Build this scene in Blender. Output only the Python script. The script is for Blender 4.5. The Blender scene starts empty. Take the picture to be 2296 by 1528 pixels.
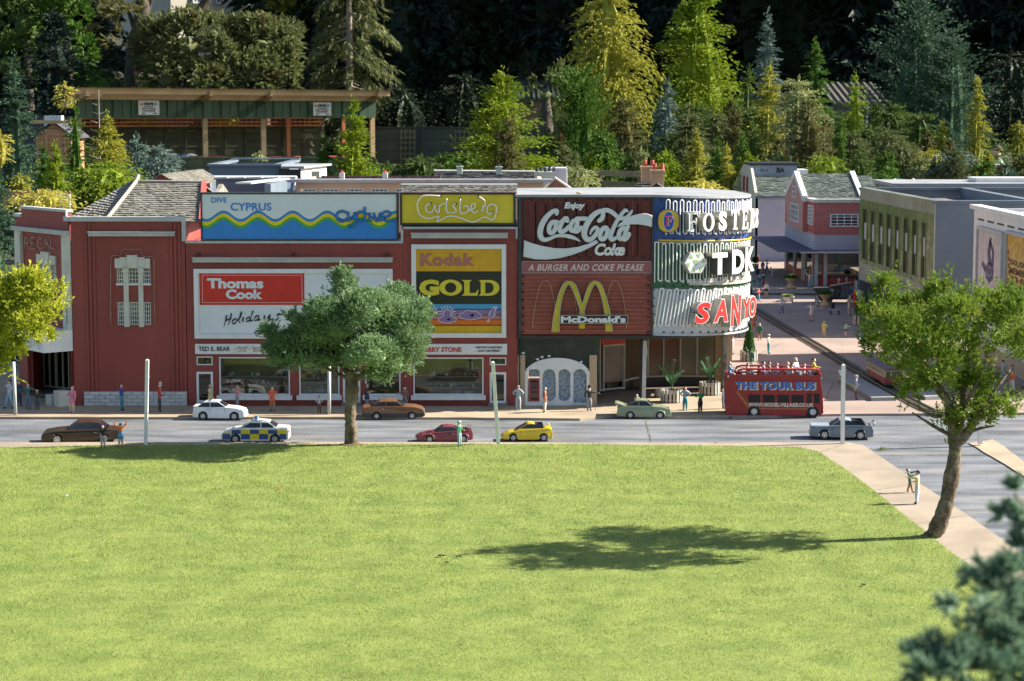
import bpy,bmesh,math,random
import numpy as np
from mathutils import Vector,Matrix
R=math.radians
SC=bpy.context.scene
COL=SC.collection
rnd=random.Random(7)
# -- camera, sky, sun, exposure
FPX=4700.0
PITCH=math.atan(524/FPX)
CAMZ=1.78
cam_d=bpy.data.cameras.new('camera')
cam=bpy.data.objects.new('camera',cam_d);COL.objects.link(cam)
cam.location=(0,0,CAMZ)
cam.rotation_euler=(math.pi/2-PITCH,0,0)
cam_d.sensor_width=36
cam_d.lens=36*FPX/2296
cam_d.clip_start=0.1
cam_d.clip_end=1500
cam_d.dof.use_dof=True
cam_d.dof.focus_distance=12.3
cam_d.dof.aperture_fstop=11
SC.camera=cam
SUN_EL,SUN_AZ=R(33),R(80)
w=bpy.data.worlds.new('World');SC.world=w;w.use_nodes=True
nt=w.node_tree;nt.nodes.clear()
sky=nt.nodes.new('ShaderNodeTexSky');sky.sky_type='NISHITA';sky.sun_disc=False
sky.sun_elevation=SUN_EL;sky.sun_rotation=SUN_AZ
bg=nt.nodes.new('ShaderNodeBackground');bg.inputs['Strength'].default_value=0.062
wo=nt.nodes.new('ShaderNodeOutputWorld')
nt.links.new(sky.outputs[0],bg.inputs[0]);nt.links.new(bg.outputs[0],wo.inputs[0])
sd=bpy.data.lights.new('sun','SUN');sd.energy=4.8;sd.angle=R(0.5);sd.color=(1,0.93,0.80)
so=bpy.data.objects.new('sun',sd);COL.objects.link(so)
sv=Vector((math.sin(SUN_AZ)*math.cos(SUN_EL),math.cos(SUN_AZ)*math.cos(SUN_EL),math.sin(SUN_EL)))
so.rotation_euler=sv.to_track_quat('Z','Y').to_euler()
so.location=(6,2,8)
SC.view_settings.view_transform='Standard'
SC.view_settings.look='None'
SC.view_settings.exposure=1.62
SC.view_settings.gamma=1
SC.view_settings.use_curve_mapping=False
SC.cycles.max_bounces=6
SC.cycles.transparent_max_bounces=12
SC.cycles.caustics_reflective=False
SC.cycles.caustics_refractive=False
# -- pixel -> world
FW=Vector((0,math.cos(PITCH),-math.sin(PITCH)))
UP=Vector((0,math.sin(PITCH),math.cos(PITCH)))
C0=Vector((0,0,CAMZ))
def ray(px,py):
 return FW+Vector((1,0,0))*((px-1148)/FPX)-UP*((py-764)/FPX)
def P(px,py,Y):
 d=ray(px,py);return C0+d*(Y/d.y)
def G(px,py,z=0.0):
 d=ray(px,py);return C0+d*((z-CAMZ)/d.z)
 # -- materials
def _nodes(name):
 m=bpy.data.materials.new(name);m.use_nodes=True
 nt=m.node_tree;nt.nodes.clear()
 out=nt.nodes.new('ShaderNodeOutputMaterial')
 return m,nt,out
def _rgb(c):return(c[0],c[1],c[2],1)
def pm(name,col,rough=0.6,var=0.12,scale=9,bump=0.0,bscale=60,metal=0.0,col2=None,fine=0.0,fscale=200,dirt=0.0,dcol=(0.12,0.09,0.06),dscale=3,piece=0.0,spec=0.5,stretch=None):
 m,nt,out=_nodes(name)
 N,L=nt.nodes,nt.links
 b=N.new('ShaderNodeBsdfPrincipled');L.new(b.outputs[0],out.inputs[0])
 b.inputs['Roughness'].default_value=rough;b.inputs['Metallic'].default_value=metal
 b.inputs['Specular IOR Level'].default_value=spec
 tc=N.new('ShaderNodeTexCoord');src=tc.outputs['Object']
 if stretch:
  mp=N.new('ShaderNodeMapping');mp.inputs['Scale'].default_value=stretch
  L.new(src,mp.inputs[0]);src=mp.outputs[0]
 n=N.new('ShaderNodeTexNoise');n.inputs['Scale'].default_value=scale;n.inputs['Detail'].default_value=5
 L.new(src,n.inputs[0])
 mx=N.new('ShaderNodeMix');mx.data_type='RGBA'
 c2=col2 or tuple(min(1,c*(1+var))for c in col)
 c1=col if col2 else tuple(c*(1-var)for c in col)
 mx.inputs[6].default_value=_rgb(c1);mx.inputs[7].default_value=_rgb(c2)
 mr=N.new('ShaderNodeMapRange');mr.inputs[1].default_value=0.35;mr.inputs[2].default_value=0.65
 L.new(n.outputs[0],mr.inputs[0]);L.new(mr.outputs[0],mx.inputs[0])
 cur=mx.outputs[2]
 if fine:
  f=N.new('ShaderNodeTexNoise');f.inputs['Scale'].default_value=fscale;f.inputs['Detail'].default_value=3
  L.new(src,f.inputs[0])
  hs=N.new('ShaderNodeHueSaturation');mr2=N.new('ShaderNodeMapRange')
  mr2.inputs[1].default_value=0.3;mr2.inputs[2].default_value=0.7
  mr2.inputs[3].default_value=1-fine;mr2.inputs[4].default_value=1+fine
  L.new(f.outputs[0],mr2.inputs[0]);L.new(mr2.outputs[0],hs.inputs['Value']);L.new(cur,hs.inputs['Color'])
  cur=hs.outputs[0]
 if piece:
  oi=N.new('ShaderNodeObjectInfo');hs=N.new('ShaderNodeHueSaturation');mr3=N.new('ShaderNodeMapRange')
  mr3.inputs[3].default_value=1-piece;mr3.inputs[4].default_value=1+piece
  L.new(oi.outputs['Random'],mr3.inputs[0]);L.new(mr3.outputs[0],hs.inputs['Value']);L.new(cur,hs.inputs['Color'])
  cur=hs.outputs[0]
 if dirt:
  d=N.new('ShaderNodeTexNoise');d.inputs['Scale'].default_value=dscale;d.inputs['Detail'].default_value=8
  d.inputs['Roughness'].default_value=0.65
  L.new(src,d.inputs[0])
  mr4=N.new('ShaderNodeMapRange');mr4.inputs[1].default_value=0.5;mr4.inputs[2].default_value=0.72
  mr4.inputs[4].default_value=dirt
  L.new(d.outputs[0],mr4.inputs[0])
  m2=N.new('ShaderNodeMix');m2.data_type='RGBA';m2.inputs[7].default_value=_rgb(dcol)
  L.new(mr4.outputs[0],m2.inputs[0]);L.new(cur,m2.inputs[6]);cur=m2.outputs[2]
 L.new(cur,b.inputs['Base Color'])
 if bump:
  bn=N.new('ShaderNodeTexNoise');bn.inputs['Scale'].default_value=bscale;bn.inputs['Detail'].default_value=4
  L.new(src,bn.inputs[0])
  bu=N.new('ShaderNodeBump');bu.inputs['Strength'].default_value=bump;bu.inputs['Distance'].default_value=0.3/bscale
  L.new(bn.outputs[0],bu.inputs['Height']);L.new(bu.outputs[0],b.inputs['Normal'])
 return m
def leafm(name,c1,c2,trans=0.3,scale=6,rough=0.55,dead=None):
 m,nt,out=_nodes(name);N,L=nt.nodes,nt.links
 ge=N.new('ShaderNodeNewGeometry');tc=N.new('ShaderNodeTexCoord')
 n=N.new('ShaderNodeTexNoise');n.inputs['Scale'].default_value=scale;n.inputs['Detail'].default_value=2
 L.new(tc.outputs['Object'],n.inputs[0])
 ad=N.new('ShaderNodeMath');ad.operation='MULTIPLY_ADD';ad.inputs[1].default_value=0.5
 mr=N.new('ShaderNodeMapRange');mr.inputs[1].default_value=0.35;mr.inputs[2].default_value=0.65;mr.inputs[4].default_value=0.5
 L.new(n.outputs[0],mr.inputs[0]);L.new(ge.outputs['Random Per Island'],ad.inputs[0]);L.new(mr.outputs[0],ad.inputs[2])
 mx=N.new('ShaderNodeMix');mx.data_type='RGBA';mx.inputs[6].default_value=_rgb(c1);mx.inputs[7].default_value=_rgb(c2)
 L.new(ad.outputs[0],mx.inputs[0]);cur=mx.outputs[2]
 if dead:
  n2=N.new('ShaderNodeTexNoise');n2.inputs['Scale'].default_value=scale*1.7;L.new(tc.outputs['Object'],n2.inputs[0])
  m2=N.new('ShaderNodeMapRange');m2.inputs[1].default_value=0.6;m2.inputs[2].default_value=0.7;m2.inputs[4].default_value=0.8
  L.new(n2.outputs[0],m2.inputs[0])
  mm=N.new('ShaderNodeMix');mm.data_type='RGBA';mm.inputs[7].default_value=_rgb(dead)
  L.new(m2.outputs[0],mm.inputs[0]);L.new(cur,mm.inputs[6]);cur=mm.outputs[2]
 b=N.new('ShaderNodeBsdfPrincipled');b.inputs['Roughness'].default_value=rough
 b.inputs['Specular IOR Level'].default_value=0.18
 L.new(cur,b.inputs['Base Color'])
 t=N.new('ShaderNodeBsdfTranslucent');L.new(cur,t.inputs[0])
 ms=N.new('ShaderNodeMixShader');ms.inputs[0].default_value=trans
 L.new(b.outputs[0],ms.inputs[1]);L.new(t.outputs[0],ms.inputs[2]);L.new(ms.outputs[0],out.inputs[0])
 return m
def glassm(name,tint=(0.75,0.8,0.8),refl=0.10,rough=0.02):
 m,nt,out=_nodes(name);N,L=nt.nodes,nt.links
 t=N.new('ShaderNodeBsdfTransparent');t.inputs[0].default_value=_rgb(tint)
 g=N.new('ShaderNodeBsdfGlossy');g.inputs['Roughness'].default_value=rough
 fr=N.new('ShaderNodeFresnel');fr.inputs[0].default_value=1.5
 a=N.new('ShaderNodeMath');a.inputs[1].default_value=refl;L.new(fr.outputs[0],a.inputs[0])
 ms=N.new('ShaderNodeMixShader');L.new(a.outputs[0],ms.inputs[0]);L.new(t.outputs[0],ms.inputs[1]);L.new(g.outputs[0],ms.inputs[2])
 L.new(ms.outputs[0],out.inputs[0])
 return m
def brickm(name,c1,c2,mortar,bw,bh,rough=0.8,rot=(math.pi/2,0,0),ms=0.0012):
 m,nt,out=_nodes(name);N,L=nt.nodes,nt.links
 tc=N.new('ShaderNodeTexCoord');mp=N.new('ShaderNodeMapping');mp.inputs['Rotation'].default_value=rot
 L.new(tc.outputs['Object'],mp.inputs[0])
 br=N.new('ShaderNodeTexBrick');br.inputs['Color1'].default_value=_rgb(c1);br.inputs['Color2'].default_value=_rgb(c2)
 br.inputs['Mortar'].default_value=_rgb(mortar);br.inputs['Scale'].default_value=1
 br.inputs['Brick Width'].default_value=bw;br.inputs['Row Height'].default_value=bh;br.inputs['Mortar Size'].default_value=ms
 L.new(mp.outputs[0],br.inputs[0])
 b=N.new('ShaderNodeBsdfPrincipled');b.inputs['Roughness'].default_value=rough
 L.new(br.outputs[0],b.inputs['Base Color']);L.new(b.outputs[0],out.inputs[0])
 bu=N.new('ShaderNodeBump');bu.inputs['Strength'].default_value=0.5;bu.inputs['Distance'].default_value=0.002
 bu.invert=True
 L.new(br.outputs['Fac'],bu.inputs['Height']);L.new(bu.outputs[0],b.inputs['Normal'])
 return m
MC={}
def flat(col,rough=0.55,var=0.06,**k):
 key=(tuple(round(c,3)for c in col),rough,var,tuple(sorted(k.items())))
 if key not in MC:MC[key]=pm('paint',col,rough,var,30,**k)
 return MC[key]
M={}
M['grass']=pm('lawn_soil',(0.12,0.17,0.025),0.9,scale=6,col2=(0.19,0.235,0.045),fine=0.35,fscale=300,bump=0.6,bscale=120)
M['blade']=leafm('grass_blades',(0.095,0.168,0.028),(0.365,0.425,0.105),0.38,scale=7,rough=0.5)
M['blade_dry']=leafm('dry_grass',(0.36,0.33,0.14),(0.56,0.50,0.24),0.35,scale=5)
M['asphalt']=pm('asphalt',(0.072,0.081,0.096),0.7,scale=4.5,col2=(0.185,0.197,0.215),fine=0.3,fscale=120,bump=0.35,bscale=150,dirt=0.45,dcol=(0.27,0.24,0.20),dscale=2.6,stretch=(0.45,1.8,1))
M['concrete']=pm('beige_concrete',(0.245,0.20,0.15),0.85,scale=4,col2=(0.33,0.272,0.205),fine=0.12,fscale=220,bump=0.3,bscale=140,dirt=0.35,dcol=(0.24,0.17,0.10),dscale=3.0)
M['pavement']=pm('brown_pavement',(0.27,0.21,0.15),0.85,scale=4,col2=(0.42,0.34,0.24),fine=0.15,fscale=200,bump=0.3,bscale=140,dirt=0.5,dcol=(0.14,0.10,0.05),dscale=4.0)
M['plaza']=pm('pink_plaza',(0.25,0.185,0.158),0.85,scale=2.5,col2=(0.33,0.25,0.21),fine=0.16,fscale=150,bump=0.25,bscale=140,dirt=0.35,dcol=(0.30,0.27,0.22),dscale=1.3)
M['earth']=pm('earth',(0.025,0.022,0.012),0.95,scale=0.5,col2=(0.03,0.038,0.015),fine=0.3,fscale=20,bump=0.5,bscale=8)
M['redwall']=pm('dark_red_render',(0.225,0.041,0.032),0.62,scale=3,col2=(0.285,0.054,0.041),bump=0.25,bscale=300,fine=0.07,fscale=90,dirt=0.38,dcol=(0.13,0.045,0.035),dscale=7,stretch=(1,1,.35))
M['white']=pm('white_paint',(0.70,0.71,0.70),0.5,var=0.05,scale=12,dirt=0.22,dcol=(0.42,0.40,0.35),dscale=7,bump=0.1,bscale=200)
M['cream']=pm('cream_stone',(0.56,0.55,0.47),0.7,var=0.06,scale=14,dirt=0.3,dcol=(0.30,0.28,0.22),dscale=9,bump=0.2,bscale=150)
M['greyledge']=pm('grey_ledge',(0.44,0.46,0.46),0.6,var=0.08,scale=14,dirt=0.35,dcol=(0.25,0.25,0.22),dscale=8)
M['black']=pm('black_paint',(0.018,0.018,0.02),0.45,var=0.3,scale=15,dirt=0.15,dcol=(0.1,0.09,0.08),dscale=12)
M['blackframe']=pm('dark_frame',(0.025,0.032,0.04),0.45,var=0.3,scale=20,dirt=0.2,dcol=(0.25,0.25,0.25),dscale=25)
M['slate']=pm('grey_slate',(0.15,0.145,0.125),0.85,scale=12,col2=(0.25,0.24,0.205),fine=0.25,fscale=70,bump=0.5,bscale=120,dirt=0.3,dcol=(0.12,0.12,0.06),dscale=6)
M['slategreen']=pm('green_slate',(0.10,0.125,0.11),0.85,scale=10,col2=(0.20,0.225,0.20),fine=0.45,fscale=60,bump=0.5,bscale=120)
M['slatebrown']=pm('brown_slate',(0.11,0.065,0.06),0.85,scale=10,col2=(0.18,0.12,0.11),fine=0.3,fscale=60,bump=0.5,bscale=120)
M['slatedark']=pm('dark_slate',(0.055,0.055,0.055),0.8,scale=10,col2=(0.10,0.095,0.09),fine=0.25,fscale=60,bump=0.5,bscale=120)
M['rooffelt']=pm('grey_felt_roof',(0.23,0.24,0.255),0.6,scale=5,col2=(0.33,0.345,0.36),fine=0.1,dirt=0.3,dcol=(0.18,0.17,0.16),dscale=5)
M['glass']=glassm('shop_glass',(0.88,0.9,0.88),0.015)
M['darkglass']=glassm('dark_glass',(0.5,0.52,0.5),0.02)
M['carglass']=pm('dark_window',(0.02,0.022,0.03),0.12,var=0.2,spec=0.6)
M['interior']=pm('shop_interior',(0.36,0.34,0.24),0.8,scale=6,col2=(0.50,0.46,0.33))
M['darkint']=pm('dark_interior',(0.05,0.045,0.04),0.8,scale=6)
M['neon']=pm('neon_tube',(0.82,0.82,0.80),0.25,var=0.04,scale=30,dirt=0.14,dcol=(0.35,0.33,0.28),dscale=25)
M['neonred']=pm('red_neon_tube',(0.22,0.035,0.03),0.3,var=0.1,scale=30)
M['brickred']=brickm('red_brick',(0.38,0.070,0.060),(0.47,0.10,0.085),(0.46,0.26,0.23),0.046,0.0185,ms=0.0028)
M['brickredside']=brickm('red_brick_side',(0.38,0.075,0.060),(0.47,0.11,0.085),(0.46,0.26,0.23),0.046,0.0185,rot=(math.pi/2,0,math.pi/2),ms=0.0028)
M['bricktan']=brickm('tan_brick',(0.40,0.25,0.13),(0.48,0.33,0.18),(0.50,0.45,0.36),0.020,0.0085,ms=0.0012)
M['tyre']=pm('rubber',(0.016,0.016,0.017),0.75,var=0.2)
M['rim']=pm('silver_rim',(0.55,0.55,0.55),0.35,var=0.1,metal=0.5)
M['chrome']=pm('chrome',(0.6,0.6,0.62),0.25,var=0.05,metal=0.8)
M['lilac']=pm('lilac_render',(0.36,0.36,0.43),0.7,scale=4,col2=(0.42,0.41,0.48),fine=0.05)
M['bluegrey']=pm('blue_grey_render',(0.11,0.145,0.185),0.6,scale=3,col2=(0.14,0.18,0.225),fine=0.05,dirt=0.15,dcol=(0.2,0.2,0.2))
M['twig']=pm('brown_twigs',(.03,.022,.014),.95,scale=8,col2=(.05,.036,.022),fine=.4,fscale=60)
M['timber']=pm('pale_timber',(0.44,0.30,0.15),0.75,scale=2,col2=(0.54,0.38,0.20),fine=0.15,fscale=30,piece=0.1,stretch=(1,1,1))
M['timberorange']=pm('orange_timber',(0.50,0.17,0.055),0.75,var=0.15,scale=2,piece=0.12)
M['greenboard']=pm('green_boards',(0.040,0.085,0.045),0.75,scale=2,col2=(0.055,0.105,0.06),fine=0.12,fscale=25,piece=0.14)
M['fenceplank']=pm('dark_green_planks',(0.085,0.095,0.05),0.8,scale=2,col2=(0.13,0.125,0.07),fine=0.18,fscale=25,piece=0.18)
M['bark']=pm('bark',(0.085,0.066,0.046),0.95,scale=22,col2=(0.19,0.15,0.11),fine=0.4,fscale=70,bump=1.0,bscale=35,dirt=.6,dcol=(.23,.25,.17),dscale=16,spec=.1)
M['barkdark']=pm('dark_bark',(0.035,0.028,0.022),0.95,scale=3,col2=(0.085,0.07,0.055),fine=0.3,fscale=20,bump=0.9,bscale=8)
M['barkpale']=pm('pale_bark',(0.30,0.25,0.19),0.9,var=0.2,scale=3)
M['skin']=pm('painted_skin',(0.60,0.36,0.26),0.55,var=0.06)
M['picket']=pm('weathered_pickets',(0.42,0.40,0.34),0.75,var=0.12,scale=20,piece=0.12,dirt=0.2)
M['terracotta']=pm('sand_stone_urn',(0.50,0.33,0.17),0.8,var=0.12,scale=15)
M['post']=pm('white_post',(0.72,0.72,0.70),0.6,var=0.06,scale=15,dirt=0.35,dcol=(0.45,0.36,0.27),dscale=14)
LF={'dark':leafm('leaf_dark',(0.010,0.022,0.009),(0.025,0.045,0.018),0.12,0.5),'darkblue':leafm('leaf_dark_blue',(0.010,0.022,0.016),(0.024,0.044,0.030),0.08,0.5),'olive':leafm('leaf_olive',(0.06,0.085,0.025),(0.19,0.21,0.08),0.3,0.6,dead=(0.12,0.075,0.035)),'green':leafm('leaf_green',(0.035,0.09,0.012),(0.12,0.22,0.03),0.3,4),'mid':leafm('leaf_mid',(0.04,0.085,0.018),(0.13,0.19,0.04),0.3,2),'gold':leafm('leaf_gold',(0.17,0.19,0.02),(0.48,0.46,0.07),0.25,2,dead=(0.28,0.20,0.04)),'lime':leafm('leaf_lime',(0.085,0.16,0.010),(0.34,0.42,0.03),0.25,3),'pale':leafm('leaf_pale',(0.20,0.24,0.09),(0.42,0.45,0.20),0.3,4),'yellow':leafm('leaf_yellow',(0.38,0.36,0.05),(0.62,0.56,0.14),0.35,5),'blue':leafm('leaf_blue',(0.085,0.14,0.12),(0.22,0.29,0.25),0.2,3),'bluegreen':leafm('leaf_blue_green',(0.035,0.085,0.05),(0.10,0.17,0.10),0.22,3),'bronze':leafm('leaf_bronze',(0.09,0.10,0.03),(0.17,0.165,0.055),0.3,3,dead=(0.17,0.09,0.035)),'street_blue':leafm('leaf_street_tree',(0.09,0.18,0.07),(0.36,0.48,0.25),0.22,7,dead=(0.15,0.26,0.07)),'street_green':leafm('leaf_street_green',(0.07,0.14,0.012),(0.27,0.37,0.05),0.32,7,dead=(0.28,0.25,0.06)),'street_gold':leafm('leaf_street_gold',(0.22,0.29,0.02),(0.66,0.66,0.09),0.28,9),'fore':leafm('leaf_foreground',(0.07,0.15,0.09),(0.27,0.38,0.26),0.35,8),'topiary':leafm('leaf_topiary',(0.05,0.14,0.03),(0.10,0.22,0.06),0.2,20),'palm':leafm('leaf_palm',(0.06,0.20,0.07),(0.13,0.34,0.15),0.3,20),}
# -- objects, parts, labels
ORG={}
def org(o):
 while o.parent:o=o.parent
 return ORG.get(o.name,Vector((0,0,0)))
def thing(name,label,cat,loc=(0,0,0),group=None,rz=0.0):
 o=bpy.data.objects.new(name,None);COL.objects.link(o)
 o.empty_display_size=0.05
 o.location=loc;o.rotation_euler[2]=rz
 o['label']=label;o['category']=cat
 if group:o['group']=group
 ORG[o.name]=Vector(loc)if rz==0.0 else Vector((0,0,0))
 return o
def single(o,label,cat,group=None):
 o['label']=label;o['category']=cat
 if group:o['group']=group
 return o
def struct(o):
 o['kind']='structure';return o
def stuff(o):
 o['kind']='stuff';return o
def link(name,me,parent=None,loc=None):
 o=bpy.data.objects.new(name,me);COL.objects.link(o)
 if parent:o.parent=parent
 if loc is not None:o.location=loc
 return o
def np_mesh(name,verts,faces,k,mats,smooth=False,mi=None):
 """verts (n,3), faces (m,k) arrays"""
 me=bpy.data.meshes.new(name)
 verts=np.asarray(verts,dtype=np.float32);faces=np.asarray(faces,dtype=np.int32)
 me.vertices.add(len(verts));me.vertices.foreach_set('co',verts.ravel())
 me.loops.add(faces.size);me.loops.foreach_set('vertex_index',faces.ravel())
 me.polygons.add(len(faces));me.polygons.foreach_set('loop_start',np.arange(0,faces.size,k,dtype=np.int32))
 if mi is not None:me.polygons.foreach_set('material_index',np.asarray(mi,dtype=np.int32))
 if smooth:me.polygons.foreach_set('use_smooth',np.ones(len(faces),dtype=bool))
 me.update(calc_edges=True)
 for m in mats:me.materials.append(m)
 return me
class Frame:
 """a wall plane: u along it, n out of it, z up"""
 def __init__(s,o,u,n):
  s.o=Vector(o);s.u=Vector(u).normalized();s.n=Vector(n).normalized()
 def pt(s,u,n,z):
  v=s.o+s.u*u+s.n*n;return Vector((v.x,v.y,z))
 def uv(s,px,py,n=0.0):
  d=ray(px,py);o=s.o+s.n*n
  t=(o-C0).dot(s.n)/d.dot(s.n)if abs(s.n.z)<1e-9 else 0
  q=C0+d*t
  return(q-o).dot(s.u),q.z
 def rect(s,x0,y0,x1,y1,n=0.0):
  xm,ym=(x0+x1)/2,(y0+y1)/2
  ua,ub=s.uv(x0,ym,n)[0],s.uv(x1,ym,n)[0]
  za,zb=s.uv(xm,y0,n)[1],s.uv(xm,y1,n)[1]
  return min(ua,ub),max(ua,ub),min(za,zb),max(za,zb)
class CylFrame(Frame):
 """the curved corner: u = arc length at radius r from the front tangent point"""
 def __init__(s,c,r):s.c=Vector(c);s.r=r
 def pt(s,u,n,z):
  a=u/s.r;q=s.r+n
  return Vector((s.c.x+q*math.sin(a),s.c.y-q*math.cos(a),z-SAG*max(0,math.sin(min(a,1.6)))))
 def uv(s,px,py,n=0.0):
  d=ray(px,py);q=s.r+n
  ox,oy=C0.x-s.c.x,C0.y-s.c.y
  A=d.x*d.x+d.y*d.y;B=2*(ox*d.x+oy*d.y);Cc=ox*ox+oy*oy-q*q
  D=B*B-4*A*Cc
  t=(-B-math.sqrt(max(D,0)))/(2*A)
  h=C0+d*t;a=math.atan2(h.x-s.c.x,-(h.y-s.c.y))
  return a*s.r,h.z+SAG*max(0,math.sin(a))
SAG=0.022
class MB:
 def __init__(s,fr=None,mx=None):s.V=[];s.F=[];s.I=[];s.fr=fr;s.mx=mx
 def add(s,V,F,m=0):
  b=len(s.V)
  if s.mx is not None:V=[s.mx@Vector(v)for v in V]
  if s.fr is not None:V=[s.fr.pt(v[0],v[1],v[2])for v in V]
  s.V+=[tuple(v)for v in V];s.F+=[tuple(b+i for i in f)for f in F]
  s.I+=[m]*len(F)if isinstance(m,int)else list(m)
  return s
 def box(s,x0,x1,y0,y1,z0,z1,m=0,nu=1):
  V=[];F=[]
  for i in range(nu+1):
   x=x0+(x1-x0)*i/nu
   V+=[(x,y0,z0),(x,y1,z0),(x,y1,z1),(x,y0,z1)]
  for i in range(nu):
   a=4*i;b=a+4
   F+=[(a,b,b+1,a+1),(a+1,b+1,b+2,a+2),(a+2,b+2,b+3,a+3),(a+3,b+3,b,a)]
  e=4*nu
  F+=[(0,1,2,3),(e+3,e+2,e+1,e)]
  return s.add(V,F,m)
 def quad(s,a,b,c,d,m=0):return s.add([a,b,c,d],[(0,1,2,3)],m)
 def prism(s,pts,n0,n1,m=0,axis='n'):
  """pts (u,z) outline extruded from n0 to n1; axis 'u' : pts (n,z) extruded along u"""
  k=len(pts)
  if axis=='n':V=[(p[0],n0,p[1])for p in pts]+[(p[0],n1,p[1])for p in pts]
  elif axis=='u':V=[(n0,p[0],p[1])for p in pts]+[(n1,p[0],p[1])for p in pts]
  else:V=[(p[0],p[1],n0)for p in pts]+[(p[0],p[1],n1)for p in pts]
  F=[tuple(range(k)),tuple(range(2*k-1,k-1,-1))]+[(i,i+k,(i+1)%k+k,(i+1)%k)for i in range(k)]
  return s.add(V,F,m)
 def tube(s,pts,r,seg=6,m=0,closed=False):
  pts=[Vector(p)for p in pts];n=len(pts)
  if n<2:return s
  V=[];F=[]
  prev=None
  for i,p in enumerate(pts):
   if closed:t=pts[(i+1)%n]-pts[i-1]
   else:t=pts[min(i+1,n-1)]-pts[max(i-1,0)]
   if t.length<1e-9:t=Vector((0,0,1))
   t.normalize()
   if prev is None:
    a=Vector((0,0,1))if abs(t.z)<0.9 else Vector((1,0,0))
    a=(a-t*a.dot(t)).normalized()
   else:
    a=prev-t*prev.dot(t)
    a=a.normalized()if a.length>1e-6 else t.orthogonal().normalized()
   prev=a;b=t.cross(a)
   rr=r[i]if isinstance(r,(list,tuple))else r
   for j in range(seg):
    an=2*math.pi*j/seg
    V.append(p+(a*math.cos(an)+b*math.sin(an))*rr)
  for i in range(n if closed else n-1):
   a0=i*seg;b0=((i+1)%n)*seg
   for j in range(seg):F.append((a0+j,a0+(j+1)%seg,b0+(j+1)%seg,b0+j))
  if not closed:F+=[tuple(range(seg-1,-1,-1)),tuple(range((n-1)*seg,n*seg))]
  return s.add(V,F,m)
 def lathe(s,prof,c=(0,0,0),seg=12,m=0,sx=1,sy=1):
  V=[];F=[];n=len(prof)
  for(r,z)in prof:
   for j in range(seg):
    a=2*math.pi*j/seg
    V.append((c[0]+r*math.cos(a)*sx,c[1]+r*math.sin(a)*sy,c[2]+z))
  for i in range(n-1):
   for j in range(seg):F.append((i*seg+j,i*seg+(j+1)%seg,(i+1)*seg+(j+1)%seg,(i+1)*seg+j))
  F+=[tuple(range(seg-1,-1,-1)),tuple(range((n-1)*seg,n*seg))]
  return s.add(V,F,m)
 def disc_y(s,c,r,th,seg=16,m=0,inner=0.0):
  """cylinder whose axis is y"""
  V=[];F=[]
  for y in(c[1]-th/2,c[1]+th/2):
   for j in range(seg):
    a=2*math.pi*j/seg;V.append((c[0]+r*math.cos(a),y,c[2]+r*math.sin(a)))
  F=[tuple(range(seg)),tuple(range(2*seg-1,seg-1,-1))]+[(j,j+seg,(j+1)%seg+seg,(j+1)%seg)for j in range(seg)]
  return s.add(V,F,m)
 def ball(s,c,r,seg=10,rings=6,m=0):
  if not isinstance(r,(tuple,list)):r=(r,r,r)
  V=[(c[0],c[1],c[2]-r[2])];F=[]
  for i in range(1,rings):
   ph=math.pi*i/rings
   for j in range(seg):
    a=2*math.pi*j/seg
    V.append((c[0]+r[0]*math.sin(ph)*math.cos(a),c[1]+r[1]*math.sin(ph)*math.sin(a),c[2]-r[2]*math.cos(ph)))
  V.append((c[0],c[1],c[2]+r[2]));e=len(V)-1
  for j in range(seg):F.append((0,1+(j+1)%seg,1+j));F.append((e,e-seg+j,e-seg+(j+1)%seg))
  for i in range(rings-2):
   for j in range(seg):
    a=1+i*seg;F.append((a+j,a+(j+1)%seg,a+seg+(j+1)%seg,a+seg+j))
  return s.add(V,F,m)
 def mesh(s,name,mats,o=Vector((0,0,0)),smooth=False,bevel=0):
  me=bpy.data.meshes.new(name)
  me.from_pydata([(v[0]-o[0],v[1]-o[1],v[2]-o[2])for v in s.V],[],s.F)
  if not isinstance(mats,(list,tuple)):mats=[mats]
  for m in mats:me.materials.append(m)
  me.polygons.foreach_set('material_index',s.I)
  if smooth:me.polygons.foreach_set('use_smooth',[True]*len(s.F))
  bm=bmesh.new();bm.from_mesh(me)
  bmesh.ops.recalc_face_normals(bm,faces=bm.faces)
  if bevel:
   ed=[e for e in bm.edges if len(e.link_faces)==2 and e.calc_face_angle(0)>0.5]
   bmesh.ops.bevel(bm,geom=ed,offset=bevel,segments=2,profile=0.6,affect='EDGES',clamp_overlap=True)
  bm.to_mesh(me);bm.free()
  return me
 def build(s,name,mats,parent=None,smooth=False,bevel=0,o=None):
  if o is None:o=org(parent)if parent else Vector((0,0,0))
  return link(name,s.mesh(name,mats,o,smooth,bevel),parent)
def copy_tree(o,parent=None):
 c=o.copy();COL.objects.link(c)
 if parent:c.parent=parent
 else:ORG[c.name]=ORG.get(o.name,Vector((0,0,0)))
 for ch in[x for x in KIDS(o)]:copy_tree(ch,c)
 return c
def KIDS(o):return list(o.children)
def turn(objs,piv,th,sx):
 for o in objs:
  d=Vector((o.location.x-piv[0],o.location.y-piv[1]));d.x*=sx;c,s=math.cos(th),math.sin(th)
  o.location.x=piv[0]+d.x*c-d.y*s;o.location.y=piv[1]+d.x*s+d.y*c;o.rotation_euler[2]+=th;o.scale.x*=sx
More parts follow.
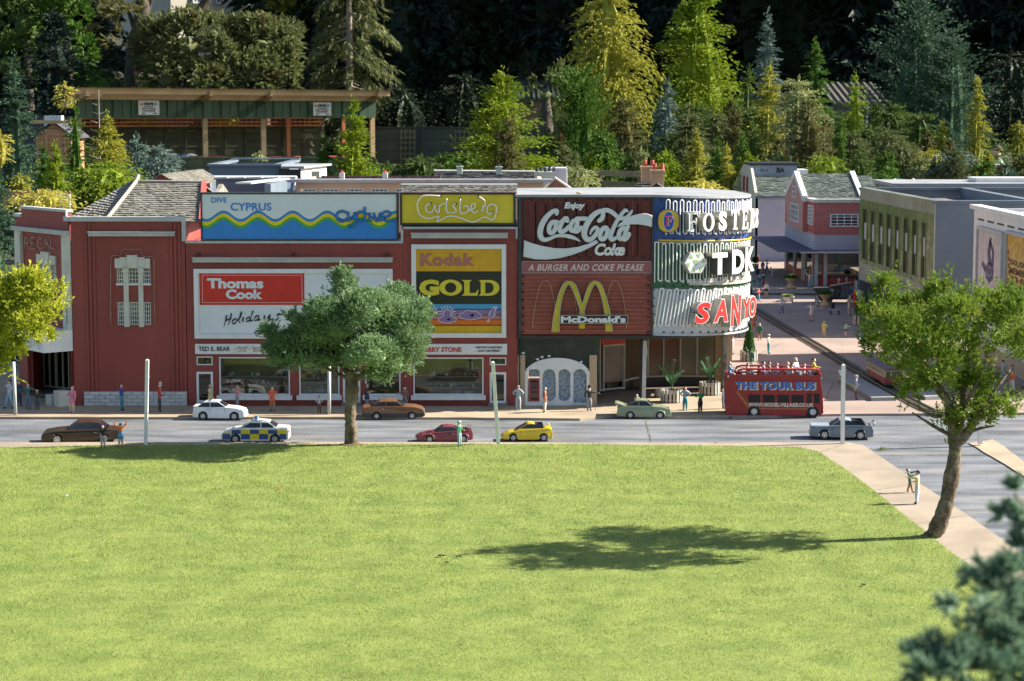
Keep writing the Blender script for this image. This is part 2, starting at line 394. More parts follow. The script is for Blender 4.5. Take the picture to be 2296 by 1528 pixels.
def catmull(pts,n=6,closed=False):
 pts=[Vector(p)for p in pts];out=[];k=len(pts)
 rng_=range(k)if closed else range(k-1)
 for i in rng_:
  p0=pts[(i-1)%k]if closed or i>0 else pts[0]
  p1=pts[i];p2=pts[(i+1)%k]
  p3=pts[(i+2)%k]if closed or i+2<k else pts[-1]
  for j in range(n):
   t=j/n
   out.append(0.5*((2*p1)+(-p0+p2)*t+(2*p0-5*p1+4*p2-p3)*t*t+(-p0+3*p1-3*p2+p3)*t**3))
 if not closed:out.append(pts[-1])
 return out
_TX={}
def text_geo(txt,bold=0.0,shear=0.0,space=1.0):
 key=(txt,bold,shear,space)
 if key in _TX:return _TX[key]
 cu=bpy.data.curves.new('t','FONT');cu.body=txt;cu.size=1;cu.extrude=0.5
 cu.offset=bold;cu.shear=shear;cu.space_character=space;cu.resolution_u=3
 o=bpy.data.objects.new('t',cu);COL.objects.link(o)
 bpy.context.view_layer.update()
 me=bpy.data.meshes.new_from_object(o.evaluated_get(bpy.context.evaluated_depsgraph_get()))
 V=[tuple(v.co)for v in me.vertices];F=[tuple(p.vertices)for p in me.polygons]
 bpy.data.objects.remove(o);bpy.data.curves.remove(cu);bpy.data.meshes.remove(me)
 _TX[key]=(V,F);return V,F
def put_text(mb,txt,u0,u1,z0,z1,n0,n1,m=0,bold=0.0,shear=0.0,space=1.0,flip=False):
 V,F=text_geo(txt,bold,shear,space)
 xs=[v[0]for v in V];ys=[v[1]for v in V]
 a,b,c,d=min(xs),max(xs),min(ys),max(ys)
 def fx(x):
  t=(x-a)/(b-a)
  return u1+(u0-u1)*t if flip else u0+(u1-u0)*t
 mb.add([(fx(v[0]),n0+(n1-n0)*(v[2]+0.5),z0+(z1-z0)*(v[1]-c)/(d-c))for v in V],F,m)
 return mb
 # -- ground, roads, lawn
def terr(x,y):
 z=-0.03
 if y>25:
  t=min(1,(y-25)/5);z+=0.62*t*t*(3-2*t)*(1 if x>2 else-0.75 if x<-1 else-0.75+1.75*(x+1)/3)
 if y>38 and x>5:
  d=math.hypot((x-9.7)/2.6,(y-42)/2.2)
  if d<1:z-=1.36*min(1,(1-d)*2.5)
 if y>70:z+=0.3+(y-70)*0.17
 if False:z+=(y-66)*0.16
 return z
xs=sorted(set([-300,-200,-120,-80]+list(range(-60,61,5))+[80,120,200,300]+[6+.5*i for i in range(16)]))
ys=sorted(set([-60,-20,0,12,20,24]+list(range(25,38))+[38+.5*i for i in range(18)]+list(range(48,70,3))+list(range(70,170,8))+[200,300,500]))
V=[(x,y,terr(x,y))for y in ys for x in xs];nx=len(xs)
F=[(j*nx+i,j*nx+i+1,(j+1)*nx+i+1,(j+1)*nx+i)for j in range(len(ys)-1)for i in range(nx-1)]
struct(MB().add(V,F).build('ground',M['earth'],smooth=True))
def sheet(name,pts,z,mat,thick=0.0):
 mb=MB();
 pts=[(p[0],p[1])for p in pts]
 if thick:mb.prism(pts,z-thick,z,axis='z')
 else:mb.add([(p[0],p[1],z)for p in pts],[tuple(range(len(pts)))])
 o=mb.build(name,mat)
 return struct(o)
def gp(px,py,z=0.0):v=G(px,py,z);return(v.x,v.y)
EDGEN=12.02
sheet('road',[(-9,3),(9,3),(9,12.6),(-9,12.6)],0.0,M['asphalt'],0.025)
def wig(pts,n,a,seed):
 r=random.Random(seed);out=[]
 for i in range(len(pts)-1):
  p,q=Vector(pts[i]),Vector(pts[i+1])
  for j in range(n):
   v=p.lerp(q,j/n);v.y+=r.uniform(-a,a)if(i or j)else 0;v.x+=r.uniform(-a,a)*.5 if(i or j)else 0;out.append((v.x,v.y))
 out.append(tuple(pts[-1]));return out
kn=wig([gp(-900,941),gp(300,941),gp(900,941),gp(1300,944),gp(1380,936),gp(1520,941),gp(1640,938)],8,0.006,3)
sheet('pavement',kn+[gp(1640,700),(1.3,14.6),(-9,14.6)],0.014,M['pavement'],0.03)
pn=wig([gp(1641,940),gp(1860,934),gp(2296,931),gp(2900,930)],8,0.006,4)
sheet('plaza',pn+[(12,12.3),(12,24.6),(-1,24.6),(-1,14.603),(1.303,14.603)],0.0139,M['plaza'],0.03)
LE=[(-1200,1012),(0,1010),(250,1006),(700,1003),(1300,1003),(1640,1007),(1790,1010),(1836,1020),(1900,1062),(1960,1108),(2050,1180),(2110,1230),(2185,1285),(2400,1440),(2700,1660),(2900,1800)]
PE=[(-1200,998),(700,996),(1500,998),(1900,997),(1935,1003),(1975,1030),(2060,1088),(2160,1155),(2296,1250),(2500,1390),(2900,1690)]
strip=wig([gp(*p)for p in LE],3,0.004,5)
peg=wig([gp(*p)for p in PE],3,0.003,6)
sheet('kerb_pavement',peg+strip[::-1],0.012,M['concrete'],0.03)
sheet('side_pavement',wig([gp(2172,996),gp(2228,988),gp(2262,1012),gp(2296,1038),gp(2700,1330),gp(2650,1362),gp(2296,1071),gp(2205,1015),gp(2172,996)],4,0.010,8),0.006,M['pavement'],0.03)
lawn_pts=[(p[0],p[1])for p in strip]+[(9,2.0),(-9,2.0)]
sheet('lawn',[(-9,strip[0][1])]+lawn_pts,0.016,M['grass'],0.03)
def joint(pts,w,seed,mat,name='road_joint',z=.0045):
 r=random.Random(seed);mb=MB();c=[]
 for i in range(len(pts)-1):
  p,q=Vector(pts[i]),Vector(pts[i+1])
  for j in range(14):c.append(p.lerp(q,j/14)+Vector((r.uniform(-1,1),r.uniform(-1,1)))*w*.8)
 for i in range(len(c)-1):
  d=(c[i+1]-c[i]).normalized();s=Vector((-d.y,d.x))*w*r.uniform(.4,1.2)
  mb.quad((c[i].x-s.x,c[i].y-s.y,z),(c[i+1].x-s.x,c[i+1].y-s.y,z),(c[i+1].x+s.x,c[i+1].y+s.y,z),(c[i].x+s.x,c[i].y+s.y,z))
 struct(mb.build(name,mat))
mj=pm('crack',(0.05,0.05,0.04),0.95,scale=20,col2=(0.10,0.11,0.04))
joint([gp(0,967),gp(700,961),gp(1500,956),gp(2296,953)],0.0022,1,mj)
joint([gp(1960,1022),gp(2130,1021),gp(2296,1024)],0.006,2,mj)
joint([gp(1180,940),gp(1195,997)],0.002,5,mj)
joint([gp(1448,940),gp(1462,997)],0.002,6,mj)
for k_,(a_,b_)in enumerate((((1838,1020),(1905,998)),((1962,1106),(2060,1090)),((2052,1182),(2170,1162)),((2150,1262),(2290,1248)),((640,997),(643,1004)),((1330,998),(1333,1004)),((230,998),(226,1008)))):joint([gp(*a_),gp(*b_)],.0016,20+k_,mj,'slab_joint',.0135)
for k_,l_ in enumerate((((1760,930),(1850,905),(1870,860)),((2150,925),(2230,880),(2296,872)),((1700,800),(1760,770)),((1850,760),(1920,735),(1900,700)),((1200,918),(1290,926),(1390,921)),((560,926),(700,931)))):joint([gp(*q_)for q_ in l_],.0018,40+k_,mj,'paving_crack',.0165)
rg=np.random.RandomState(5)
def pip(x,y,poly):
 inside=np.zeros(len(x),bool);j=len(poly)-1
 for i in range(len(poly)):
  xi,yi=poly[i];xj,yj=poly[j]
  c=((yi>y)!=(yj>y))&(x<(xj-xi)*(y-yi)/(yj-yi+1e-12)+xi)
  inside^=c;j=i
 return inside
NB=500000
gy=rg.uniform(5.6,11.0,NB);gx=rg.uniform(-1,1,NB)*(0.262*gy+0.15)
ok=pip(gx,gy,[(-9,2)]+[(-9,strip[0][1])]+strip+[(9,2)])
gx,gy=gx[ok],gy[ok];n=len(gx)
tuft=0.5+0.5*np.sin(gx*9.1+3*np.sin(gy*5.3))*np.sin(gy*11.7+2*np.sin(gx*6.1))
fineT=np.sin(gx*41+4*np.sin(gy*23))*np.sin(gy*37+3*np.sin(gx*29))
hgt=rg.uniform(0.004,0.0105,n)*(0.85+0.3*tuft+0.2*fineT)
long_=rg.rand(n)<0.012+.05*(np.sin(gx*13+2*np.sin(gy*7))*np.sin(gy*17+gx*5)>.86);hgt[long_]*=2.0
an=rg.uniform(0,2*np.pi,n);wd=rg.uniform(0.0007,0.0014,n);wd*=gy/9
ta=rg.uniform(0,2*np.pi,n);tl=rg.uniform(0.1,0.95,n)*hgt
b=np.stack([gx,gy,np.full(n,0.0155)],1)
side=np.stack([np.cos(an),np.sin(an),np.zeros(n)],1)*wd[:,None]
tip=b+np.stack([np.cos(ta)*tl,np.sin(ta)*tl,hgt],1)
V=np.stack([b-side,b+side,tip],1).reshape(-1,3)
F=np.arange(3*n).reshape(-1,3)
dry=(rg.rand(n)<0.10+0.35*np.clip(.5+.5*np.sin(gx*2.3+2*np.sin(gy*1.9))*np.sin(gy*3.1+1.5*np.sin(gx*3.7))+.35*fineT-.66,0,1)).astype(int)
g=link('grass',np_mesh('grass',V,F,3,[M['blade'],M['blade_dry']],mi=dry))
stuff(g);single(g,'short bright green mown grass of the lawn in front','grass')
for k,(px,py,s_,c_)in enumerate([(625,1099,.012,(.35,.13,.04)),(990,1247,.016,(.03,.02,.01)),(1028,1249,.014,(.05,.03,.015)),(1002,1262,.011,(.04,.025,.01)),(1280,1256,.012,(.10,.05,.02)),(1935,1312,.013,(.05,.03,.02)),(148,1112,.012,(.5,.5,.48)),(1272,1013,.012,(.12,.08,.02)),(1605,994,.011,(.35,.15,.06))]):
 v=G(px,py,.022);mb=MB()
 for q in range(4):
  a=rnd.uniform(0,6.3);mb.ball((v.x+math.cos(a)*s_*.5,v.y+math.sin(a)*s_*.5,.024),(s_*.5,s_*.35,s_*.22),6,4)
 places=['rust coloured fallen leaf far out on the left of the lawn','largest dark clump of the three in mid lawn','dark scrap right of the largest clump in mid lawn','smallest dark clump just below the other two in mid lawn','brown scrap between the dark clumps and the tree shadow','dark twiggy scrap on the lawn nearest the curved tree','pale pebble on the left side of the lawn','olive tuft debris at the top edge of the lawn','orange leaf litter on the kerb near the green car']
 single(mb.build('leaf_scrap',flat(c_,.9)),places[k],'debris')
 # -- the facade across the road
Y0=12.35
F0=Frame((0,Y0,0),(1,0,0),(0,-1,0))
def holes_wall(mb,u0,u1,z0,z1,n0,n1,holes,m=0):
 us=sorted(set([u0,u1]+[h[0]for h in holes]+[h[1]for h in holes]));us=[u for u in us if u0<=u<=u1]
 for i in range(len(us)-1):
  a,b=us[i],us[i+1];mid=(a+b)/2
  hs=sorted([(h[2],h[3])for h in holes if h[0]<mid<h[1]]);z=z0
  for(ha,hb)in hs:
   if ha>z+1e-6:mb.box(a,b,n0,n1,z,ha,m)
   z=max(z,hb)
  if z1>z+1e-6:mb.box(a,b,n0,n1,z,z1,m)
def frame_ring(mb,u0,u1,z0,z1,n0,n1,w,m=0):
 mb.box(u0,u1,n0,n1,z0,z0+w,m);mb.box(u0,u1,n0,n1,z1-w,z1,m)
 mb.box(u0,u0+w,n0,n1,z0+w,z1-w,m);mb.box(u1-w,u1,n0,n1,z0+w,z1-w,m)
def window(fr,parent,rc,cols=1,rows=1,w=.006,bar=.0025,nf=(-.012,.004),npane=-.008,mf='white',mg='glass',name='window',sill=None,label=None):
 u0,u1,z0,z1=rc
 mb=MB(fr);frame_ring(mb,u0,u1,z0,z1,nf[0],nf[1],w)
 for i in range(1,cols):u=u0+(u1-u0)*i/cols;mb.box(u-bar/2,u+bar/2,nf[0]+.002,nf[1]-.001,z0+w,z1-w)
 for i in range(1,rows):z=z0+(z1-z0)*i/rows;mb.box(u0+w,u1-w,nf[0]+.003,nf[1]-.0015,z-bar/2,z+bar/2)
 o=mb.build(name,M[mf],parent)
 MB(fr).box(u0+w*.5,u1-w*.5,npane-.001,npane,z0+w*.5,z1-w*.5).build('pane',M[mg],o)
 if sill:
  MB(fr).box(u0-sill[0],u1+sill[0],nf[0],nf[1]+sill[1],z0-sill[2],z0-.0003).build('sill',M[mf],o)
 if label:o['label']=label
 return o
 # -- cinema on the left corner
A=P(163,700,Y0);Cc=P(40,700,12.93)
A.z=Cc.z=0
FA=Frame((A.x,A.y,0),(Cc.x-A.x,Cc.y-A.y,0),((Cc.y-A.y),-(Cc.x-A.x),0))
if FA.n.y>0:FA.n=-FA.n
FLEN=(Cc-A).length
ub=F0.uv(417,700)[0]
zt=F0.uv(300,497)[1]
cin=thing('cinema_building','dark red corner cinema with stepped white coping, stone windows and grey slate roof','cinema',(A.x+.3,Y0+.3,0))
mb=MB(F0)
ua=A.x
r_up=[F0.rect(262,601,277,636),F0.rect(289,601,311,636),F0.rect(322,601,337,636)]
r_lo=[F0.rect(264,678,278.5,729),F0.rect(290.5,678,312,729),F0.rect(323,678,338,729)]
holes_wall(mb,ua,ub,0,zt,-.03,0,r_up+r_lo)
mb.box(ub-.03,ub,-1.9,-.03,0,zt)
mb.box(ua+.3,ub-.03,-1.9,-1.87,0,zt)
mb.build('front_wall',M['redwall'],cin)
zc=F0.uv(200,741)[1]
zdoor=.78*zc
mb=MB(FA)
up_f=[FA.rect(90,590,101,631),FA.rect(106,590,114,629),FA.rect(118,590,126,628)]
up_s=[FA.rect(154,598,160,636),FA.rect(154,676,160,727),FA.rect(43,588,50,606)]
ent=(.035,FLEN-.12,.014,zc-.10)
holes_wall(mb,0.03,FLEN,0,zt+.0,-.03,0,[ent]+up_f+up_s)
mb.build('entrance_wall',M['redwall'],cin)
pl_,pr_=G(99,869,.014),G(160,876,.014)
fl_,fr2=FA.pt(FLEN-.125,-.032,0),FA.pt(.04,-.032,0)
def seg_frame(a,b):d=Vector((b[0]-a[0],b[1]-a[1],0));return Frame((a[0],a[1],0),d,(d.y,-d.x,0)),d.length
zl=zc-.10
for(a,b)in((fl_,pl_),(pr_,fr2),(pl_,pr_)):
 f_,L_=seg_frame(a,b);MB(f_).box(0,L_,-.01,0,.014,zl).build('lobby_wall',M['redwall'],cin)
MB().prism([(v.x,v.y)for v in(fl_,fr2,pr_,pl_)],zl+.0002,zl+.004,axis='z').build('lobby_ceiling',M['redwall'],cin)
MB().prism([(v.x,v.y)for v in(fl_,fr2,pr_,pl_)],.0142,.020,axis='z').build('lobby_step',flat((.13,.13,.12),.85,fine=.2),cin)
f_,L_=seg_frame(pl_,pr_)
for k in range(2):
 window(f_,cin,(.004+k*(L_-.006)/2,k*(L_-.006)/2+L_/2-.001,.022,zl*.76),2,1,.009,.011,(.001,.012),.004,'cream','darkglass','door')
 window(f_,cin,(.004+k*(L_-.006)/2,k*(L_-.006)/2+L_/2-.001,zl*.775,zl-.004),1,1,.008,.010,(.001,.012),.004,'cream','darkglass','fanlight')
cp=MB(F0);zA=F0.uv(300,486)[1]
cp.box(ua-.004,ub-.016,-.036,.012,zt+.0005,zt+.028)
cp.box(ub-.016,ub+.003,-.036,.012,F0.uv(415,541)[1],zt+.028)
cp.build('coping',M['greyledge'],cin)
cp=MB(FA);e1,e2=.02,FLEN-.12
cp.box(0.006,.07,-.036,.012,zt+.0005,zt+.028)
cp.box(FLEN-.10,FLEN+.006,-.036,.012,zt+.0005,zt+.020)
MB(FA).box(.04,FLEN-.09,-.03,0,zt+.0003,zt+.052).build('parapet',M['redwall'],cin)
cp.box(.036,FLEN-.086,-.036,.012,zt+.0525,zt+.068);cp.box(.036,.046,-.0,.012,zt+.02,zt+.0525)
cp.build('coping',M['greyledge'],cin)
u0,u1,z0,z1=F0.rect(200,519,392,531)
mb=MB(F0).box(u0,u1,0,.035,z0+.004,z1-.008);mb.box(u0-.004,u1+.004,0,.042,z1-.008,z1);mb.build('ledge',M['greyledge'],cin)
u0,u1,z0,z1=FA.rect(38,513,167,524)
mb=MB(FA).box(.01,FLEN-.01,0,.035,z0+.004,z1-.008);mb.box(.006,FLEN-.006,0,.042,z1-.008,z1);mb.build('ledge',M['greyledge'],cin)
for(px,w_)in((193,2.6),(202,2.6),(211,2.6),(384,2.6),(393,2.6),(402,2.6)):
 r_=F0.rect(px,501,px+5,878);MB(F0).box(r_[0],r_[1],0,.007,r_[2],r_[3]).build('pilaster_rib',M['redwall'],cin)
for(a,b)in((.006,.098),(FLEN-.10,FLEN-.01)):
 hh=[(q[0],q[1],q[2],q[3])for q in up_s]
 mb=MB(FA);holes_wall(mb,a,b,zc,FA.uv(150,526)[1],0.0005,.016,hh);mb.box(a-.0,a+.02,.016,.022,zc,FA.uv(150,536)[1]);mb.build('stone_pilaster',M['cream'],cin)
def wgroup(fr,top,mid_,rects_u,rects_l,header):
 mb=MB(fr)
 for(x0,y0,x1,y1,d)in header:r_=fr.rect(x0,y0,x1,y1);mb.box(r_[0],r_[1],0.0005,d,r_[2],r_[3])
 mb.build('stone_header',M['cream'],cin)
 for rc in rects_u:window(fr,cin,rc,3,4,.004,.003,(-.014,-.002),-.010,'white','darkglass',sill=(.004,.014,.010))
 for rc in rects_l:window(fr,cin,rc,4 if rc[1]-rc[0]>.045 else 3,5,.004,.003,(-.014,-.002),-.010,'white','darkglass')
wgroup(F0,0,0,r_up,r_lo,[(258,580,285,601,.012),(309,580,337,601,.012),(269,577,285.2,600,.016),(308.8,577,325,600,.016),(285.5,572,308.5,600.5,.022)])
wgroup(FA,0,0,up_f,[],[(85,572,127,592,.012),(97,565,114,592,.018)])
for(x0,x1)in((278.5,289.5),(311.5,322)):
 r_=F0.rect(x0,601,x1,733);mb=MB(F0).box(r_[0],r_[1],0.0005,.016,r_[2],r_[3]);mb.box(r_[0]-.003,r_[1]+.003,.0005,.022,r_[3]-.025,r_[3]-.003);mb.build('stone_mullion',M['cream'],cin)
for(x0,x1)in((100,106),(114,118.5)):
 r_=FA.rect(x0,590,x1,700);MB(FA).box(r_[0],r_[1],0.0005,.014,r_[2],r_[3]).build('stone_mullion',M['cream'],cin)
MB(F0).box(ua+.40,ub-.05,-1.80,-.10,.3,zt-.05).build('dark_room',M['darkint'],cin)
mneon_old=pm('old_neon',(0.28,0.17,0.12),0.4,var=0.2,scale=30)
def tubepath(fr,pts,n,r,mat,parent,name='neon_tube',sm=0,seg=6,o=None):
 q=[fr.uv(px,py,0)for(px,py)in pts];q=[(a,n,b)for(a,b)in q]
 if sm:q=catmull(q,sm)
 return MB(fr).tube(q,r,seg).build(name,mat,parent,smooth=True)
tubepath(F0,[(251,728),(249,720),(249,580),(252,574),(272,572),(274,561),(277,559),(316,559),(319,571),(324,575),(342,576),(346,582),(348,722),(350,728)],.012,.0028,mneon_old,cin,'neon_outline')
for(px,py)in((251,729),(350,728),(249,703),(348,703),(262,573),(334,575)):
 u,z=F0.uv(px,py);MB(F0).ball((u,.008,z),.006,8,6).build('bracket',mneon_old,cin,smooth=True)
REG={'R':[[(0,0),(0,1),(.5,1),(.7,.8),(.5,.52),(0,.5)],[(.3,.5),(.75,0)]],'E':[[(.7,1),(0,1),(0,0),(.7,0)],[(0,.52),(.5,.52)]],'G':[[(.75,.8),(.4,1),(0,.7),(0,.25),(.35,0),(.75,.1),(.75,.45),(.4,.45)]],'A':[[(0,0),(.38,1),(.78,0)],[(.15,.4),(.62,.4)]],'L':[[(0,1),(0,0),(.7,0)]]}
for k,ch in enumerate('REGAL'):
 mb=MB(FA);x0=60+k*14.6
 for st in REG[ch]:
  mb.tube([(FA.uv(x0+a*14,558-b*25)[0],.014,FA.uv(x0,558-b*25-k*.4)[1])for(a,b)in st],.0032,5)
 mb.build('neon_letter',flat((.42,.30,.26),.4),cin,smooth=True)
mb=MB(FA).box(.004,FLEN-.05,0.001,.19,F0.uv(150,795)[1]+.02,zc);mb.build('canopy',M['white'],cin,bevel=.002)
mb=MB(FA)
zca=F0.uv(150,795)[1]+.02
for k in range(4):
 uu=.03+k*.12
 mb.tube(catmull([(uu,.196,zca+.10),(uu+.03,.196,zca+.02),(uu+.05,.196,zca+.06),(uu+.03,.196,zca+.11),(uu+.08,.196,zca+.12),(uu+.10,.196,zca+.03)],4),.004,5)
mb.build('neon_swirl',M['neon'],cin,smooth=True)
bh=F0.uv(300,878)[1];u0,u1=F0.uv(190,900)[0],ub-.002
course=(bh-.014)/4
bm_=pm('white_blocks',(0.50,0.52,0.53),0.75,var=.1,scale=30,piece=.12,dirt=.3,dcol=(.3,.28,.24),dscale=14,bump=.4,bscale=120)
MB(F0).box(u0,u1,0,.010,.014,bh-.001).build('plinth',M['cream'],cin)
blk=MB().box(0,.0605,-.017,-.009,0,course-.0035).mesh('block',bm_,bevel=.0012)
blk2=MB().box(0,.028,-.017,-.009,0,course-.0035).mesh('block',bm_,bevel=.0012)
for r_ in range(4):
 x=u0;first=r_%2
 while x<u1-.02:
  half=first or x+.0605>u1
  b_=link('block',blk2 if half else blk,cin,Vector((x,Y0,.0155+r_*course))-org(cin))
  x+=.0315 if half else.064;first=0
MB(FA).box(-.001,.075,.03,.10,.014,.105).build('concrete_block',M['cream'],cin)
MB(FA).box(.085,.15,.045,.115,.014,.075).build('concrete_block',M['cream'],cin)
def slate_plane(a,b,c,d,rows,mat,th=.006,lap=1.25,nper=0,seed=1,jit=.0):
 """a,b eaves left/right; c,d ridge right/left. returns MB with overlapping slate pieces"""
 a,b,c,d=map(Vector,(a,b,c,d));mb=MB();nrm=(b-a).cross(d-a).normalized()
 if nrm.z<0:nrm=-nrm
 r=random.Random(seed)
 for i in range(rows):
  t0=i/rows;t1=min(1,(i+lap)/rows)
  l0,r0=a.lerp(d,t0),b.lerp(c,t0);l1,r1=a.lerp(d,t1),b.lerp(c,t1)
  W=(r0-l0).length
  k=max(1,int(W/nper))if nper else 1
  off=(i%2)*.5
  edges=[0]+[(j+off)/k for j in range(0 if off else 1,k)]+[1]if k>1 else[0,1]
  for j in range(len(edges)-1):
   e0,e1=edges[j],edges[j+1];g=.0009/max(W,.01)if k>1 else 0
   h=th*(1+r.uniform(-.25,.35));dn=r.uniform(-jit,jit)
   p0=l0.lerp(r0,e0+g)+(a-d).normalized()*dn;p1=l0.lerp(r0,e1-g)+(a-d).normalized()*dn
   q0,q1=l1.lerp(r1,e0+g),l1.lerp(r1,e1-g)
   mb.add([p0,p1,q1,q0,p0+nrm*h,p1+nrm*h,q1+nrm*h*.15,q0+nrm*h*.15],[(0,1,5,4),(4,5,6,7),(0,4,7,3),(1,2,6,5)])
 return mb
YR=13.25
rl,rr_=P(306,411,YR),P(452,413,YR)
el,er=P(236,490,Y0+.06),P(446,500,Y0+.06)
el.z=er.z=zt-.01
stuff(slate_plane(el,er,rr_,rl,21,M['slate'],.009,1.3,.022,3,.003).build('roof_slates',M['slate'],cin))
wl=P(150,476,12.75);wl.z=el.z;wb=P(286,405,YR+.5)
stuff(slate_plane(wl,el,rl,rl+Vector((-.05,.35,.02)),19,M['slate'],.009,1.3,.022,4,.003).build('roof_slates',M['slate'],cin))
bk=Vector((0,2*(YR-el.y),0))
slate_plane(er+bk,el+bk,rl,rr_,12,M['slate'],.009).build('roof_back',M['slate'],cin)
hip=MB();hip.tube([el+Vector((0,0,.012)),rl+Vector((0,0,.015)),rl+Vector((-.05,.35,.035))],.013,6);hip.tube([rl+Vector((0,0,.012)),rr_+Vector((0,0,.012))],.009,6)
hip.build('ridge_capping',flat((.24,.225,.21),.8),cin)
mb=MB();mb.prism([(p.y,p.z)for p in(er,rr_,er+bk)],er.x+.004,er.x+.03,axis='u');
mb.build('gable',M['slate'],cin)
mb=MB()
for(p,q)in((er,rr_),):
 d=(q-p);mb.add([p+Vector((.0,0,-.03)),p+Vector((.045,0,-.03)),p+Vector((.045,0,.022)),p+Vector((0,0,.022)),q+Vector((0,0,-.03)),q+Vector((.03,0,-.03)),q+Vector((.03,0,.022)),q+Vector((0,0,.022))],[(0,1,2,3),(4,7,6,5),(0,4,5,1),(1,5,6,2),(2,6,7,3),(3,7,4,0)])
mb.build('bargeboard',flat((.52,.10,.08),.6),cin)
hall=thing('rear_hall','small slate roofed hall with red gable peeping over the cinema roof','building',tuple(P(370,600,14.2).xy)+(0,))
gl,gt,gr=P(332,412,13.9),P(362,391,13.9),P(402,413,13.9)
MB().prism([(gl.x,0),(gl.x,gl.z),(gt.x,gt.z),(gr.x,gr.z),(gr.x,0)],13.9,13.93).build('gable_wall',M['redwall'],hall)
bk=Vector((.10,1.1,0))
MB().box(gl.x+.02,gr.x+.05,13.931,15.0,0,gr.z-.03).build('wall',M['redwall'],hall)
f_=Vector((0,-.03,0))
stuff(slate_plane(gr+f_+Vector((.03,0,-.02)),gr+bk+Vector((.03,0,-.02)),gt+bk,gt+f_,10,M['slate'],.008,1.3,.03,5).build('roof_slates',M['slate'],hall))
stuff(slate_plane(gl+bk,gl+f_,gt+f_,gt+bk,10,M['slate'],.008,1.3,.03,6).build('roof_slates',M['slate'],hall))
# -- toy shop building and grocer's building
u_a,u_b,u_c=F0.uv(418.5,700)[0],F0.uv(904.5,700)[0],F0.uv(1160,700)[0]
zB,zC=F0.uv(660,546)[1],F0.uv(1030,514)[1]
def shop(name,label,cat,ua_,ub_,ztop,opens):
 t=thing(name,label,cat,((ua_+ub_)/2,Y0+.3,0))
 mb=MB(F0);hs=[F0.rect(*o_[1])for o_ in opens]
 holes_wall(mb,ua_+.0006,ub_-.0006,0,ztop,-.03,0,hs)
 mb.build('front_wall',M['redwall'],t)
 mb=MB(F0);mb.box(ua_+.0006,ua_+.03,-1.1,-.031,0,ztop);mb.box(ub_-.03,ub_-.0006,-1.1,-.031,0,ztop);mb.box(ua_+.03,ub_-.03,-1.1,-1.07,0,ztop)
 mb.build('side_wall',M['redwall'],t)
 MB(F0).box(ua_+.03,ub_-.03,-1.07,-.031,ztop-.06,ztop-.04).build('roof',M['rooffelt'],t)
 MB(F0).box(ua_,ub_,-.036,.012,ztop+.0005,ztop+.014).build('coping',M['greyledge'],t)
 zi=F0.uv(600,798)[1]
 mb=MB(F0);mb.box(ua_+.031,ub_-.031,-.26,-.255,.02,zi+.02);mb.box(ua_+.031,ub_-.031,-.255,-.0305,zi+.012,zi+.02);mb.box(ua_+.031,ub_-.031,-.255,-.0305,.015,.02)
 mb.build('showroom',M['interior'],t)
 for(kind,rc)in opens:
  r_=F0.rect(*rc)
  if kind=='W':window(F0,t,r_,1,1,.007,.002,(-.022,.006),-.012,'white','glass','shop_window',sill=(.014,.030,.026))
  elif kind=='w':window(F0,t,r_,1,1,.006,.002,(-.02,.004),-.01,'white','darkglass')
  elif kind=='D':
   d_=window(F0,t,r_,1,1,.013,.002,(-.02,.005),-.01,'white','darkglass','door')
   MB(F0).box(r_[0]-.01,r_[1]+.01,0,.035,.0142,r_[2]-.001).build('step',flat((.18,.19,.18),.8),t)
 return t
toy=shop('toy_shop_building','wide dark red shop building with travel billboard, TED E. BEAR fascia and display windows','shop',u_a,u_b,zB,[('w',(441,800,477,819)),('D',(441,834,478,903)),('W',(492,801,650,886)),('W',(671,801,761,886)),('D',(769,834,808,903)),('W',(819,801,898,886))])
gro=shop('grocery_building','narrow dark red shop building with the yellow and black film billboard above its window','shop',u_b,u_c,zC,[('W',(927,802,1084,886)),('w',(1098,802,1135,819)),('D',(1098,835,1135,904))])
MB(F0).box(u_b-.012,u_b+.002,.0005,.011,zB+.014,zC).build('coping',M['greyledge'],gro)
MB(F0).box(u_c-.010,u_c+.002,.0005,.014,F0.uv(1160,536)[1],zC+.013).build('coping',M['greyledge'],gro)
for(t,rc)in((toy,(432,577,882,588)),(gro,(921,522,1140,534))):
 u0,u1,z0,z1=F0.rect(*rc);mb=MB(F0).box(u0+.004,u1-.004,0,.030,z0,z1-.006);mb.box(u0,u1,0,.042,z1-.0058,z1);mb.build('ledge',M['greyledge'],t)
for px in(446,658,868):
 u,z=F0.uv(px,571);mb=MB(F0).box(u-.008,u+.008,0,.03,z-.006,z+.008);mb.ball((u,.035,z+.002),.008,8,5);mb.build('spotlight',M['black'],toy)
gc=[(.8,.7,.5),(.85,.85,.85),(.35,.12,.08),(.15,.2,.3),(.4,.35,.1),(.1,.25,.12),(.55,.55,.6)]
